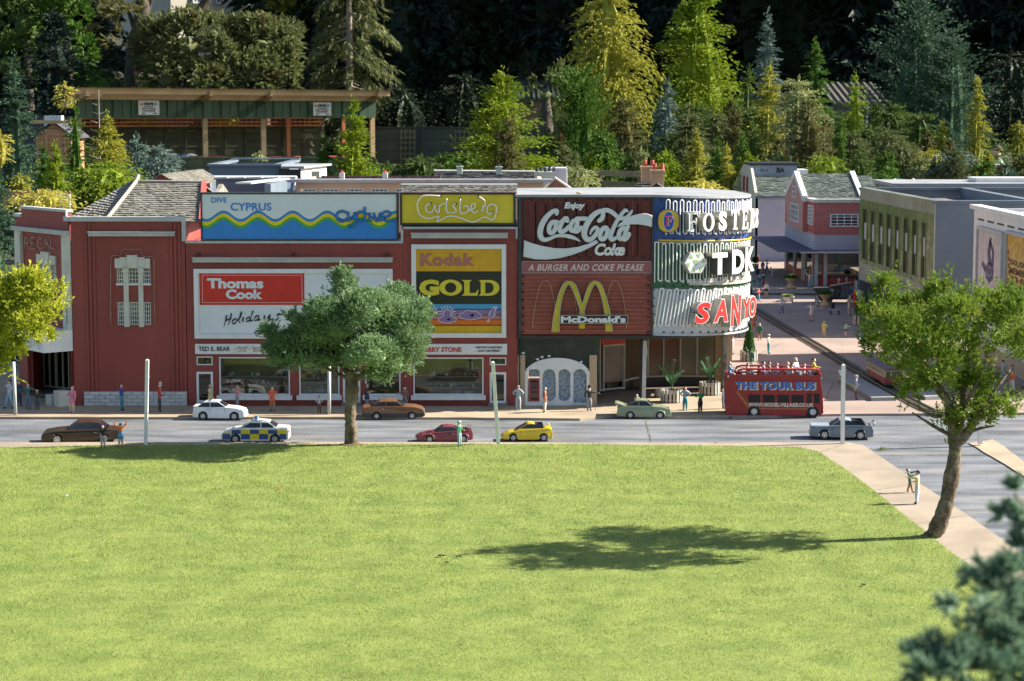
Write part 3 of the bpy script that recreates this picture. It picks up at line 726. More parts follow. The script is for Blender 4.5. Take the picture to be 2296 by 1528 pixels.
def shelf(t,x0,x1,py,items,sc=1.0,seed=0,plank=True):
 r=random.Random(seed);ua_,z=F0.uv(x0,py,-.1);ub2=F0.uv(x1,py,-.1)[0]
 if plank:MB(F0).box(ua_,ub2,-.14,-.06,z-.004,z).build('shelf',flat((.5,.5,.48)),t)
 for k in range(items):
  u=ua_+(ub2-ua_)*(k+.5+r.uniform(-.3,.3))/items;h=r.uniform(.012,.03)*sc;w_=h*r.uniform(.25,.5)
  mb=MB(F0);cc=gc[r.randrange(len(gc))]
  q=r.random()
  if q<.4:mb.lathe([(w_*.8,0),(w_,h*.2),(w_*.9,h*.6),(w_*.35,h*.8),(w_*.3,h)],(u,-.1,z),7)
  elif q<.7:mb.box(u-w_,u+w_,-.12,-.08,z,z+h*.7)
  else:mb.ball((u,-.1,z+h*.3),(w_,w_,h*.3),7,5);mb.ball((u,-.1,z+h*.72),w_*.6,7,5)
  mb.build('shop_goods',flat(cc),t)
shelf(toy,500,645,842,14,1,1);shelf(toy,500,645,862,12,1,2);shelf(toy,500,645,884,18,1.5,3)
shelf(toy,680,755,884,6,1.8,4);shelf(toy,825,895,884,6,2,6)
shelf(gro,962,1075,842,13,1.2,7);shelf(gro,962,1075,867,10,1,8);shelf(gro,935,1078,889,7,1.7,9)
for(px,py)in((967,830),(1030,842)):
 pass
 # -- signs
def sign(name,label,loc_px,cat='sign'):
 v=P(loc_px[0],loc_px[1],Y0-.02);return thing(name,label,cat,tuple(v))
def panel(fr,t,rc,n0,n1,mat,name='panel'):
 u0,u1,z0,z1=fr.rect(*rc);return MB(fr).box(u0,u1,n0,n1,z0,z1).build(name,mat,t)
def ring(fr,t,rc,n0,n1,w,mat,name='frame'):
 u0,u1,z0,z1=fr.rect(*rc);mb=MB(fr);frame_ring(mb,u0,u1,z0,z1,n0,n1,w);return mb.build(name,mat,t)
def text(fr,t,s_,rc,n0,n1,mat,bold=0.0,shear=0.0,space=1.0,name='lettering'):
 u0,u1,z0,z1=fr.rect(*rc);mb=MB(fr);put_text(mb,s_,u0,u1,z0,z1,n0,n1,0,bold,shear,space);return mb.build(name,mat,t)
def pxprism(fr,pts,n0,n1,m=0,mb=None):
 mb=mb or MB(fr);mb.prism([fr.uv(px,py)for(px,py)in pts],n0,n1,m);return mb
FC=Frame((0,Y0-.004,0),(1,0,0),(0,-1,0))
s1=sign('rooftop_sign','white and blue rooftop sign reading DIVE CYPRUS over a striped wave',(671,540))
mwht=pm('sign_white',(.66,.70,.72),.35,var=.03,dirt=.12,dcol=(.5,.52,.5),dscale=5)
mblue=pm('sign_blue',(.020,.20,.56),.35,var=.05);myel=flat((.72,.56,.02),.4);mgrn=flat((.06,.36,.03),.4)
u0,u1,z0,z1=FC.rect(450,432,893,540)
MB(FC).box(u0+.01,u1-.01,-.06,.004,z0+.008,z1-.006).build('panel',mwht,s1)
mb=MB(FC);frame_ring(mb,u0,u1,z0,z1,-.062,.010,.010);mb.build('frame',M['blackframe'],s1)
def wave_y(px):return 491.5+9.5*math.cos((px-540)/77.5*2*math.pi)*(1 if True else 1)
def wave_strip(off0,off1,n,mat,name):
 mb=MB(FC);xs_=[454+(890-454)*i/120 for i in range(121)]
 for i in range(120):
  pts=[]
  for(x,o_)in((xs_[i],off0),(xs_[i+1],off0),(xs_[i+1],off1),(xs_[i],off1)):
   y=wave_y(x)+o_ if o_<500 else 536
   pts.append(FC.uv(x,y))
  mb.add([(p[0],n,p[1])for p in pts],[(0,1,2,3)])
 mb.build(name,mat,s1)
wave_strip(-9.5,999,.0045,mblue,'blue_print');wave_strip(-3,5,.0052,myel,'yellow_stripe');wave_strip(5,12,.0052,mgrn,'green_stripe')
text(FC,s1,'DIVE',(474,443,509,455),.0042,.006,mblue,.02)
text(FC,s1,'CYPRUS',(517,455,609,473),.0042,.006,mblue,.02)
cy=[[(777,477),(768,474),(758,477),(755,485),(758,494),(768,497),(777,492),(784,496)],[(781,475),(781,486),(787,492),(794,488),(796,476)],[(796,476),(797,497),(793,506),(786,509),(781,505)],[(818,478),(808,475),(801,480),(801,490),(808,496),(818,491)],[(818,464),(818,493),(824,496)],[(829,477),(829,492),(834,496)],[(838,477),(841,489),(845,496),(850,487),(853,477)],[(857,488),(868,486),(876,482),(873,476),(864,475),(857,481),(858,490),(866,496),(878,494),(890,493)]]
for(r_,mt,nn,nm)in((.0082,M['blackframe'],.005,'script_outline'),(.0052,mblue,.012,'script_letters')):
 mb=MB(FC)
 for st in cy:
  q=catmull([(FC.uv(a,b)[0],nn,FC.uv(a,b)[1])for(a,b)in st],4)
  mb.tube(q,r_,6)
 mb.build(nm,mt,s1,smooth=True)
s2=sign('rooftop_sign','yellow rooftop sign with white neon script, standing on the narrow shop',(1027,505))
u0,u1,z0,z1=FC.rect(897,432,1156,505)
MB(FC).box(u0+.008,u1-.008,-.06,.006,z0+.008,z1-.006).build('panel',pm('sign_yellow',(.62,.47,.02),.45,scale=6,col2=(.70,.56,.03),dirt=.25,dcol=(.40,.33,.06),dscale=8),s2)
mb=MB(FC);frame_ring(mb,u0,u1,z0,z1,-.062,.014,.012);mb.build('frame',M['black'],s2)
def C3(x,y):return(860+x/2.83,400+y/2.83)
cb=[[(360,112),(260,110),(225,135),(215,180),(235,235),(290,255),(350,240),(340,275),(400,245),(440,240),(500,255),(570,278),(640,245),(690,265),(712,225),(712,175),(680,165),(655,190),(665,225),(695,215)],[(300,160),(270,175),(275,210),(305,215),(322,185),(325,165),(335,210),(350,215)],[(352,170),(354,218)],[(352,185),(375,160),(392,165)],[(402,128),(398,195),(410,218),(425,215)],[(460,160),(440,175),(455,192),(460,212),(432,220)],[(488,128),(487,212),(515,222),(540,200),(530,175),(505,180)],[(540,205),(575,190),(580,165),(560,165),(555,200),(575,218),(600,205)],[(605,115),(640,140),(645,165),(620,205)],[(630,170),(632,210)]]
for st in cb:
 q=catmull([(FC.uv(*C3(a,b))[0],.024,FC.uv(*C3(a,b))[1])for(a,b)in st],5)
 MB(FC).tube(q,.0038,6).build('neon_tube',M['neon'],s2,smooth=True)
for(a,b)in((360,112),(488,128),(605,115),(300,160),(460,163),(690,217)):
 u,z=FC.uv(*C3(a,b));MB(FC).lathe([(.007,0),(.007,.002)],(u,0,z),8).build('tube_socket',M['black'],s2)if False else MB(FC).ball((u,.009,z),(.0075,.008,.0075),8,5).build('tube_socket',M['black'],s2)
MB(F0).box(u_b-.01,u_c-.01,-.55,-.07,zC-.02,FC.uv(1000,425)[1]-.02).build('roof_house',M['redwall'],gro)
a_,b_=P(899,433,Y0+.05),P(1160,433,Y0+.05);c_,d_=P(1158,417,Y0+.32),P(901,417,Y0+.32)
stuff(slate_plane(a_+Vector((0,0,-.02)),b_+Vector((0,0,-.02)),c_,d_,7,M['slate'],.009,1.3,.02,9,.002).build('roof_slates',M['slate'],gro))
MB().tube([d_+Vector((-.005,0,.004)),c_+Vector((.005,0,.004))],.009,6).build('ridge_capping',M['greyledge'],gro)
s3=sign('billboard','white framed travel billboard with red panel and handwritten Holidays lettering',(658,759))
u0,u1,z0,z1=F0.rect(436,603,881,759)
mb=MB(F0);frame_ring(mb,u0,u1,z0,z1,.0005,.022,.026);mb.build('frame',M['white'],s3,bevel=.002)
panel(F0,s3,(446,612,872,749),.0005,.010,mwht)
mred=flat((.55,.018,.014),.4)
panel(F0,s3,(448,613,683,684),.0101,.0115,mred,'red_panel')
u0,u1,z0,z1=F0.rect(454,617,678,679);mb=MB(F0);frame_ring(mb,u0,u1,z0,z1,.0116,.0122,.0018);mb.build('border_line',mwht,s3)
text(F0,s3,'Thomas',(465,624,591,647),.0116,.013,mwht,.045)
text(F0,s3,'Cook',(507,649,589,671),.0116,.013,mwht,.045)
def C2(x,y):return(400+x/2.83,400+y/2.83)
hol=[[(308,868),(302,900),(290,940)],[(338,855),(330,895),(318,930)],[(300,905),(325,893),(340,888)],[(362,890),(345,905),(345,922),(362,918),(372,898),(360,890)],[(372,905),(395,880),(405,850),(398,855),(385,905),(395,915)],[(415,880),(408,905),(420,908)],[(422,858),(424,860)],[(455,880),(435,890),(435,910),(452,900),(465,870),(475,840),(462,880),(460,905),(475,898)],[(510,870),(488,880),(485,902),(505,895),(515,870),(508,900),(525,895)],[(548,868),(546,892),(562,894),(580,868)],[(584,862),(575,900),(552,935),(540,930),(570,905),(604,892)],[(648,858),(628,866),(636,882),(622,900),(608,897)],[(640,866),(655,862),(672,856)]]
mb=MB(F0)
for st in hol:
 q=catmull([(F0.uv(*C2(a,b))[0],.0118,F0.uv(*C2(a,b))[1])for(a,b)in st],4)
 mb.tube(q,[.0035+.0016*math.sin(i*.7)for i in range(len(q))],5)
mb.build('script_lettering',M['black'],s3,smooth=True)
pxprism(F0,[(743,641),(757,641),(757,680),(743,680)],.0101,.0112).build('pale_patch',flat((.62,.64,.50),.5),s3)
pxprism(F0,[(681,712),(690,708),(703,707),(700,716),(688,718)],.0101,.0112).build('red_mark',mred,s3)
s4=sign('billboard','white framed film billboard with orange, black and striped bands above the narrow shop window',(1029,757))
u0,u1,z0,z1=F0.rect(923,548,1135,757);mb=MB(F0);frame_ring(mb,u0,u1,z0,z1,.0005,.024,.027);mb.build('frame',M['white'],s4,bevel=.002)
mor=flat((.62,.33,.012),.4);myb=flat((.60,.36,.012),.4)
for(y0_,y1_,c_)in((556,608.5,(.62,.34,.012)),(608.5,682,(.012,.014,.008)),(682,692.5,(.06,.30,.55)),(692.5,694.5,(.015,.01,.01)),(694.5,705.5,(.24,.15,.30)),(705.5,707.5,(.015,.01,.01)),(707.5,716.5,(.42,.17,.16)),(716.5,718,(.015,.01,.01)),(718,728,(.68,.14,.012)),(728,730.5,(.015,.01,.01)),(730.5,750,(.60,.36,.012))):
 panel(F0,s4,(931,y0_,1127,y1_),.0005,.010,flat(c_,.4),'print_band')
mk1,mk2=flat((.42,.15,.04),.5),flat((.42,.16,.15),.5)
text(F0,s4,'Kodak',(941.5,567.5,1065,597),.0101,.0112,mk1,.06,0,1.12)
text(F0,s4,'Kodak',(943.5,568.5,1062,595.5),.0113,.0125,mk2,.012,0,1.12)
mgo=flat((.66,.55,.035),.4)
text(F0,s4,'G',(940,627,985,663),.0101,.012,mgo,.06)
u0,u1,z0,z1=F0.rect(985,627,1036,663)
mb=MB(F0);k=28;o_=[];cu_,cz_=(u0+u1)/2,(z0+z1)/2
for i in range(k):
 a=2*math.pi*i/k;a2=2*math.pi*(i+1)/k
 A1,B1,A2,B2=(u1-u0)/2,(z1-z0)/2,(u1-u0)*.25,(z1-z0)*.32
 mb.prism([(cu_+A1*math.cos(a),cz_+B1*math.sin(a)),(cu_+A1*math.cos(a2),cz_+B1*math.sin(a2)),(cu_+A2*math.cos(a2),cz_+B2*math.sin(a2)),(cu_+A2*math.cos(a),cz_+B2*math.sin(a))],.0101,.012)
mb.build('lettering',mgo,s4)
pxprism(F0,[(1035,628),(1058,628),(1053,633),(1053,657),(1066,657),(1073,648),(1071,663),(1035,663),(1041,658),(1041,632)],.0101,.012).build('lettering',mgo,s4)
mb=pxprism(F0,[(1074,628),(1085,628),(1088,632),(1088,659),(1085,663),(1074,663),(1078,658),(1078,633)],.0101,.012)
pts_o=[(1085,628)]+[(1098+22*math.sin(a),645.5-17.5*math.cos(a))for a in[i*math.pi/12 for i in range(13)]]+[(1085,663)]
pts_i=[(1088,633)]+[(1096+11*math.sin(a),645.5-12*math.cos(a))for a in[i*math.pi/12 for i in range(13)]]+[(1088,658)]
for i in range(len(pts_o)-1):pxprism(F0,[pts_o[i],pts_o[i+1],pts_i[i+1],pts_i[i]],.0101,.0121,mb=mb)
mb.build('lettering',mgo,s4)
mic=flat((.60,.58,.66),.4);mpu=flat((.24,.15,.32),.4)
def cloud(cx,cy_,sx,sy):
 for(mt,e,n0)in((mic,1.0,.0102),(mpu,0.0,.0110)):
  mb=MB(F0)
  for(dx,dy,rr)in((-.6,.2,.38),(-.2,-.25,.45),(.3,-.15,.42),(.62,.2,.36),(0,.3,.5),(.3,.35,.4),(-.3,.35,.4)):
   c_=F0.uv(cx+dx*sx,cy_+dy*sy);rx=rr*sx/377+(e*.0042 if e else 0);rz_=rr*sy*1.3/377+(e*.0042 if e else 0)
   mb.prism([(c_[0]+rx*math.cos(a),c_[1]+rz_*math.sin(a))for a in[2*math.pi*i/14 for i in range(14)]],n0+dx*1e-4,n0+.0006+dx*1e-4)
  mb.build('cloud_print',mt,s4)
def sunp(cx,cy_):
 c_=F0.uv(cx,cy_);mb=MB(F0)
 mb.prism([(c_[0]+.026*math.cos(a),c_[1]+.026*math.sin(a))for a in[2*math.pi*i/18 for i in range(18)]],.0100,.0106)
 for k in range(9):
  a=-.15+k*math.pi/7.4;d=Vector((math.cos(a),math.sin(a)));p=Vector(c_)+d*.03;q=Vector(c_)+d*.05;s_=Vector((-d.y,d.x))*.0025
  mb.prism([tuple(p-s_),tuple(q-s_),tuple(q+s_),tuple(p+s_)],.0100,.0107)
 mb.build('sun_print',mic,s4)
 MB(F0).prism([(c_[0]+.021*math.cos(a),c_[1]+.021*math.sin(a))for a in[2*math.pi*i/18 for i in range(18)]],.0106,.0109).build('sun_print',mpu,s4)
sunp(1003,703);cloud(1003,715,20,9);cloud(1055,706,25,11);sunp(966,703)
for(mt,g,n0)in((mic,0,.0102),(mpu,1,.011)):
 base_=[(1106,688),(1116,688),(1108,703),(1113,703),(1096,722),(1091,722),(1100,707),(1094,707)]
 cx_=sum(p[0]for p in base_)/8;cy2=sum(p[1]for p in base_)/8;sc_=.62 if g else 1
 pxprism(F0,[(cx_+(x-cx_)*sc_,cy2+(y-cy2)*(.8 if g else 1))for(x,y)in base_],n0,n0+.0006).build('lightning_print',mt,s4)
s5=sign('shop_fascia','white fascia board reading TED E. BEAR above the toy shop windows',(660,793))
u0,u1,z0,z1=F0.rect(438,771,886,794);MB(F0).box(u0,u1,.0005,.016,z0,z1).build('board',M['white'],s5,bevel=.002)
u0,u1,z0,z1=F0.rect(441,774,883,791);mb=MB(F0);frame_ring(mb,u0,u1,z0,z1,.016,.0175,.0022);mb.build('board_trim',M['white'],s5)
mgold=flat((.42,.30,.20),.5)
text(F0,s5,'TED E. BEAR',(446,777,517,787),.0161,.018,M['black'],.02)
text(F0,s5,'"TOYS"',(533,777,556,787),.0161,.018,mgold,.03,.35)
text(F0,s5,'"BOOKS"',(566,777,598,787),.0161,.018,mgold,.03,.35)
text(F0,s5,'"GAMES"',(608,777,640,787),.0161,.018,mgold,.03,.35)
for px in(529,561,603):
 u,z=F0.uv(px,782);MB(F0).box(u-.003,u+.003,.0161,.018,z-.003,z+.003).build('bullet_dot',M['black'],s5)
for(a,b)in((534,554),(567,596)):panel(F0,s5,(a,787.6,b,788.8),.0161,.0165,mgold,'underline')
s6=sign('shop_fascia','white fascia board reading CHERRY STONE in red, above the grocery window',(1030,793))
u0,u1,z0,z1=F0.rect(908,771,1137,795);MB(F0).box(u0,u1,.0005,.016,z0,z1).build('board',M['white'],s6,bevel=.002)
text(F0,s6,'CHERRY STONE',(932,778,1035,789),.0161,.018,flat((.50,.05,.04),.5),.04)
text(F0,s6,'FRESH FRUIT & VEGETABLES',(1066,776.5,1126,781),.0161,.0175,M['black'],.03,.3)
text(F0,s6,'- DAILY DELIVERIES -',(1068,784,1124,788.5),.0161,.0175,M['black'],.03,.3)
# -- the curved advertising corner
RC=.625
u_l,u_d=F0.uv(1163,700)[0],F0.uv(1462,700)[0]
zR=F0.uv(1300,442)[1]
zU=F0.uv(1300,752)[1]
CY=CylFrame((u_d,Y0+RC,0),RC)
QA=RC*math.pi/2
cor=thing('corner_building','curved corner building with a storey of neon advertising above a recessed glazed ground floor','building',(u_d,Y0+.4,0))
YB=13.35
def outline(off=0.0,n=18,yb=YB):
 pts=[(u_l-off,Y0-off)]+[(u_d,Y0-off)]
 for i in range(1,n+1):
  a=math.pi/2*i/n;pts.append((u_d+(RC+off)*math.sin(a),Y0+RC-(RC+off)*math.cos(a)))
 pts+=[(u_d+RC+off-.05,yb+.12),(u_d+RC*.45,yb+.42),(u_l-off,yb)]
 return pts
def sagz(x):return-SAG*max(0,min(1,(x-u_d)/RC))
def slab(pts,z0,z1,sag=True):
 k=len(pts);mb=MB();s_=sagz if sag else(lambda x:0)
 V=[(p[0],p[1],z0+s_(p[0]))for p in pts]+[(p[0],p[1],z1+s_(p[0]))for p in pts]
 F=[tuple(range(k)),tuple(range(2*k-1,k-1,-1))]+[(i,i+k,(i+1)%k+k,(i+1)%k)for i in range(k)]
 return mb.add(V,F)
slab(outline(.02),zR,zR+.014).build('roof',M['rooffelt'],cor)
slab(outline(.018),zR-.006,zR-.0002).build('roof_edge',M['blackframe'],cor)
slab(outline(-.004),zU+.02,zR-.0062).build('sign_storey_core',M['black'],cor)
slab(outline(.012),zU-.018,zU-.0002,False).build('fascia_beam',M['black'],cor)
for(x0,x1,n1)in((1163,1169,.022),(1460,1464,.020)):
 r_=F0.rect(x0,443,x1,752);MB(F0).box(r_[0],r_[1],-.003,n1,r_[2],r_[3]).build('divider',M['blackframe'],cor)
dp=F0.rect(1157,560,1163,905);mb=MB(F0);mb.box(u_c+.001,u_l,-.5,.0,0.014,zR-.02);mb.build('side_wall',M['black'],cor)
# -- cola sign
c1=sign('neon_sign','dark red neon sign with raised white cola script, top left of the corner block',(1316,584))
mdr=pm('cola_red',(.10,.010,.012),.45,var=.15,scale=20,dirt=.2,dcol=(.04,.01,.01),dscale=10)
panel(F0,c1,(1170,444,1460,585),-.003,.006,mdr,'backing_panel')
def C4(x,y):return(1140+x/2.829,420+y/2.829)
def hairpins(fr,t,x0,x1,ytop,ybot,pitch,r,n,mat,tilt=0.0,jtop=6,uu=None):
 """alternating vertical neon hairpins; equal spacing along the wall"""
 ua_,ub_=(fr.uv(x0,(ytop+ybot)/2)[0],fr.uv(x1,(ytop+ybot)/2)[0])if uu is None else uu
 zt_,zb_=fr.uv(x0,ytop)[1],fr.uv(x0,ybot)[1];k=int((ub_-ua_)/(pitch*2))
 for i in range(k):
  u=ua_+i*pitch*2;dz=(i%2)*.008
  arc=[(u+pitch/2-pitch/2*math.cos(a),n,zt_-dz-pitch/2+pitch/2*math.sin(a))for a in[math.pi*j/6 for j in range(7)]]
  pts=[(u-tilt,n,zb_+dz)]+arc+[(u+pitch-tilt,n,zb_+.02)]
  arc2=[(u+pitch+pitch/2-pitch/2*math.cos(a)-tilt,n,zb_+.02-pitch/2*math.sin(a))for a in[math.pi*j/6 for j in range(1,7)]]
  pts+=arc2+[(u+2*pitch,n,zt_-dz-.012)]if i<k-1 else[]
  MB(fr).tube(pts,r,6).build('neon_tube',mat,t,smooth=True)
hairpins(F0,c1,1178,1456,449,581,.0300,.0028,.012,M['neonred'])
mb=MB(F0)
for k in range(11):
 u,z=F0.uv(1190+k*26,448);mb.ball((u,.008,z),(.0075,.007,.0075),8,5)
 u,z=F0.uv(1204+k*24,578);mb.ball((u,.008,z),(.0075,.007,.0075),8,5)
for k in range(0):pass
stuff(mb.build('tube_sockets',M['black'],c1,smooth=True))
text(F0,c1,'Enjoy',(1265,453.5,1312,472),.018,.030,M['white'],.06,.22)
text(F0,c1,'Coke',(1333,545.5,1401,573),.018,.032,M['white'],.045,.25,.92)
mfill=pm('letter_face',(.62,.66,.68),.4,var=.05);
def C5(x,y):return(1160+x/7.406,430+y/7.406)
def ribbon_poly(pts,n0,n1,mat,name,t,rim=None):
 pts=[C5(*p)for p in pts]
 pxprism(F0,pts,n0,n1).build(name,mat,t)
 if rim:
  q=[(F0.uv(*p)[0],n1,F0.uv(*p)[1])for p in pts]
  MB(F0).tube(q,.0028,5,closed=True).build(name+'_rim',rim,t,smooth=True)
lowr=[(110,800),(250,860),(420,905),(620,940),(800,945),(1000,920),(1180,865),(1310,800),(1340,835),(1230,900),(1080,975),(900,1040),(700,1090),(480,1115),(300,1110),(100,1070)]
ribbon_poly(lowr,.008,.040,mfill,'ribbon',c1,M['white'])
upr=[(1640,590),(1700,530),(1800,455),(1900,400),(2020,370),(2130,365),(2225,395),(2222,580),(2130,550),(2000,530),(1880,530),(1760,550)]
ribbon_poly(upr,.008,.040,mfill,'ribbon',c1,M['white'])
def sw(pts,n=5):return catmull([(C5(*p)[0],C5(*p)[1],0)for p in pts],n)
def ell(cx,cy_,rx,ry,tilt,a0=0,a1=360,k=10):
 o_=[]
 for i in range(k+1):
  a=R(a0+(a1-a0)*i/k);x,y=rx*math.cos(a),ry*math.sin(a)
  o_.append((cx+x*math.cos(tilt)-y*math.sin(tilt),cy_+x*math.sin(tilt)+y*math.cos(tilt)))
 return o_
scr=[([(650,365),(655,320),(610,315),(540,360),(460,450),(400,560),(375,680),(395,760),(450,795),(540,775),(650,730),(780,725),(880,745)],[30,34,34,38,44,46,46,44,36,28,26,30,34]),([(860,740),(930,760),(1000,795),(1040,822)],[32,30,18,5]),(ell(580,590,52,95,.35),38),([(640,480),(690,500),(740,470)],20),([(825,480),(815,440),(770,460),(715,560),(700,640),(740,660),(800,630),(850,580)],36),(ell(935,560,50,90,.35),36),([(1010,450),(975,560),(945,650),(1000,650),(1050,590)],34),([(985,445),(1140,445)],34),([(1350,480),(1400,440),(1420,360),(1380,320),(1280,370),(1190,470),(1120,610),(1110,720),(1160,790),(1240,770),(1310,690),(1330,620),(1290,590),(1230,640),(1205,700)],[34,40,34,36,42,46,48,46,44,38,34,32,30,24,12]),([(1380,315),(1480,305),(1570,340),(1650,410),(1700,440),(1800,430),(1860,370),(1900,310)],[30,36,36,34,34,32,26,14]),(ell(1430,690,55,100,.35),38),([(1820,320),(1780,310),(1710,390),(1640,500),(1570,650),(1540,750),(1570,790),(1640,760)],[22,30,30,32,34,38,36,28]),(ell(1735,690,50,95,.35),36),([(1830,570),(1790,680),(1760,780),(1800,780),(1850,700)],34),([(1480,610),(1540,640)],18)]
def script_strokes(n0,n1,scale_,mat,name):
 mb=MB(F0);cnt=0
 for(pts,w_)in scr:
  n_in=5;q=sw(pts,n_in);L_=len(q)
  if not isinstance(w_,list):ws=[w_]*L_
  else:ws=[w_[min(int(i/n_in),len(w_)-1)]*(1-(i%n_in)/n_in)+w_[min(int(i/n_in)+1,len(w_)-1)]*((i%n_in)/n_in)for i in range(L_)]
  for i in range(L_):
   u,z=F0.uv(q[i].x,q[i].y);rr=ws[i]/7.406/379*scale_
   if i<L_-1:
    u2,z2=F0.uv(q[i+1].x,q[i+1].y);d=Vector((u2-u,z2-z));
    if d.length<1e-6:continue
    d.normalize();s_=Vector((-d.y,d.x));r2=ws[i+1]/7.406/379*scale_
    mb.prism([(u-s_.x*rr,z-s_.y*rr),(u2-s_.x*r2,z2-s_.y*r2),(u2+s_.x*r2,z2+s_.y*r2),(u+s_.x*rr,z+s_.y*rr)],n0+cnt*3e-6,n1+cnt*3e-6)
   mb.prism([(u+rr*math.cos(a),z+rr*math.sin(a))for a in[2*math.pi*j/9 for j in range(9)]],n0+cnt*3e-6,n1+cnt*3e-6+1.5e-6);cnt+=1
 mb.build(name,mat,c1)
script_strokes(.010,.040,1.0,M['white'],'script_body')
script_strokes(.0415,.0425,.62,mfill,'script_face')
# -- burger strip
c2=sign('sign_strip','long narrow dull red strip sign reading A BURGER AND COKE PLEASE',(1316,613))
panel(F0,c2,(1170,586,1460,613),-.003,.010,flat((.30,.085,.09),.5),'board')
u0,u1,z0,z1=F0.rect(1170,586,1460,613);mb=MB(F0);frame_ring(mb,u0,u1,z0,z1,-.003,.013,.003);mb.build('frame',M['greyledge'],c2)
text(F0,c2,'A BURGER AND COKE PLEASE',(1184,592.5,1444,607.5),.0101,.0112,flat((.62,.55,.52),.5),.02,.28,1.1)
# -- burger arches sign
c3=sign('neon_sign','rust red neon sign with golden arches and black name board, bottom left of the block',(1316,750))
panel(F0,c3,(1168,614.5,1460,750),-.003,.006,pm('rust_red',(.24,.050,.035),.5,scale=8,col2=(.32,.075,.05),dirt=.3,dcol=(.12,.04,.03),dscale=8),'backing_panel')
moldr=pm('faded_red_tube',(.42,.12,.09),.35,var=.15,scale=25)
ya,n_=621,7
for k in range(7):
 y1_,y2_=ya+k*18.4,ya+k*18.4+9.2
 L1,R1=1176,1450
 pts=[(R1,y1_),(L1+3,y1_),(L1,y1_+4.6),(L1+3,y2_),(R1-3,y2_)]
 if k<6:pts+=[(R1,y2_+4.6),(R1-3,y2_+9.0)]
 q=[(F0.uv(*p)[0],.011,F0.uv(*p)[1])for p in pts]
 MB(F0).tube(catmull(q,3),.0030,6).build('neon_tube',moldr,c3,smooth=True)
mb=MB(F0)
for k in range(8):
 for px in(1173,1453):
  u,z=F0.uv(px,620+k*17.5+(3 if px>1200 else 0));mb.ball((u,.009,z),.0072,8,5)
stuff(mb.build('tube_sockets',M['black'],c3,smooth=True))
def arch_line(dx,sc_=1.0):
 L_=[(278,915),(290,820),(305,740),(325,670),(350,615),(385,597),(415,615),(440,680),(458,750),(468,790),(480,750),(498,680),(520,620),(550,597),(580,615),(605,670),(625,750),(638,830),(645,915)]
 return[((x-465)*sc_+465+dx,y)for(x,y)in L_]
for(dx)in(-165,140):
 q=[(F0.uv(*C4(x,y))[0],.014,F0.uv(*C4(x,y*.97+(10 if y>800 else 12)))[1])for(x,y)in arch_line(dx,.80)]
 MB(F0).tube(catmull(q,3),.0030,6).build('neon_tube',pm('dim_yellow_tube',(.40,.22,.12),.4,var=.2),c3,smooth=True)
outer=[(274,915),(285,820),(302,735),(322,665),(348,612),(385,593),(420,612),(445,665),(466,735),(490,665),(515,612),(550,593),(585,612),(608,665),(630,740),(648,820),(658,912)]
inner=[(320,915),(322,820),(330,745),(345,680),(362,635),(383,612),(400,635),(425,690),(448,760),(466,830),(484,760),(508,690),(530,635),(550,612),(570,640),(588,690),(602,750),(612,830),(616,912)]
def arch_solid(n0,n1,mat,name,grow=0.0):
 mb=MB(F0);a=catmull([(x,y,0)for(x,y)in outer],4);b=catmull([(x,y,0)for(x,y)in inner],4)
 N_=60
 def rs(c):
  return[c[min(len(c)-1,int(i*(len(c)-1)/N_))]for i in range(N_+1)]
 a,b=rs(a),rs(b)
 for i in range(N_):
  cell=[a[i],a[i+1],b[i+1],b[i]];m_=sum(cell,Vector((0,0,0)))/4
  mb.prism([F0.uv(*C4(m_.x+(p.x-m_.x)*1,p.y))for p in cell],n0,n1)
 return mb
mb=arch_solid(.012,.040,None,'');mb.build('golden_arches',pm('arch_yellow',(.52,.43,.02),.4,var=.12,dirt=.2,dcol=(.25,.22,.05),dscale=12),c3)
for c_ in(outer,inner):
 q=[(F0.uv(*C4(x,y))[0],.041,F0.uv(*C4(x,y))[1])for(x,y)in c_]
 MB(F0).tube(catmull(q,3),.0032,5).build('arch_rim',flat((.42,.42,.28),.5),c3,smooth=True)
pxprism(F0,[C4(448,790),C4(484,790),C4(484,893),C4(448,893)],.012,.039).build('golden_arches',flat((.52,.43,.02),.4),c3)
u0,u1,z0,z1=F0.rect(1254,705,1407,724)
MB(F0).box(u0,u1,.041,.052,z0,z1).build('name_board',M['black'],c3);mb=MB(F0);frame_ring(mb,u0,u1,z0,z1,.0521,.054,.0025);mb.build('board_trim',flat((.5,.5,.4),.5),c3)
text(F0,c3,"McDonald's",(1257,707,1402,722),.0522,.056,M['white'],.048)
# -- curved bands
def band(t,ytop,ybot,mat,name='backing_panel',n0=-.003,n1=.006,uu=(0.006,QA),k=26):
 z1=F0.uv(1466,ytop)[1];z0=F0.uv(1466,ybot)[1]
 return MB(CY).box(uu[0],uu[1],n0,n1,z0,z1,nu=k).build(name,mat,t)
mfb=pm('panel_blue',(.018,.060,.26),.4,var=.12,scale=10,dirt=.12,dcol=(.05,.08,.15))
c4=sign('neon_sign','blue curved neon sign with yellow roundel and white serif letters at the curved top',(1560,543))
band(c4,444,543.5,mfb)
band(c4,541.8,544.5,M['greyledge'],'lower_lip',-.003,.012)
MB(CY).tube([(.03+(QA-.03)*i/30,.020,F0.uv(1480,538)[1])for i in range(31)],.0052,8).build('yellow_tube',flat((.70,.45,.02),.35),c4,smooth=True)
u_s=CY.uv(1492,500)[0]
hairpins(CY,c4,0,0,452,533,.0205,.0042,.020,M['neon'],uu=(u_s,QA-.01))
c5=sign('neon_sign','green curved neon sign with hexagon emblem and tall block letters on the curved corner',(1560,648))
band(c5,545,648.5,pm('panel_green',(.025,.105,.045),.45,var=.12,scale=10,dirt=.2,dcol=(.06,.08,.05)))
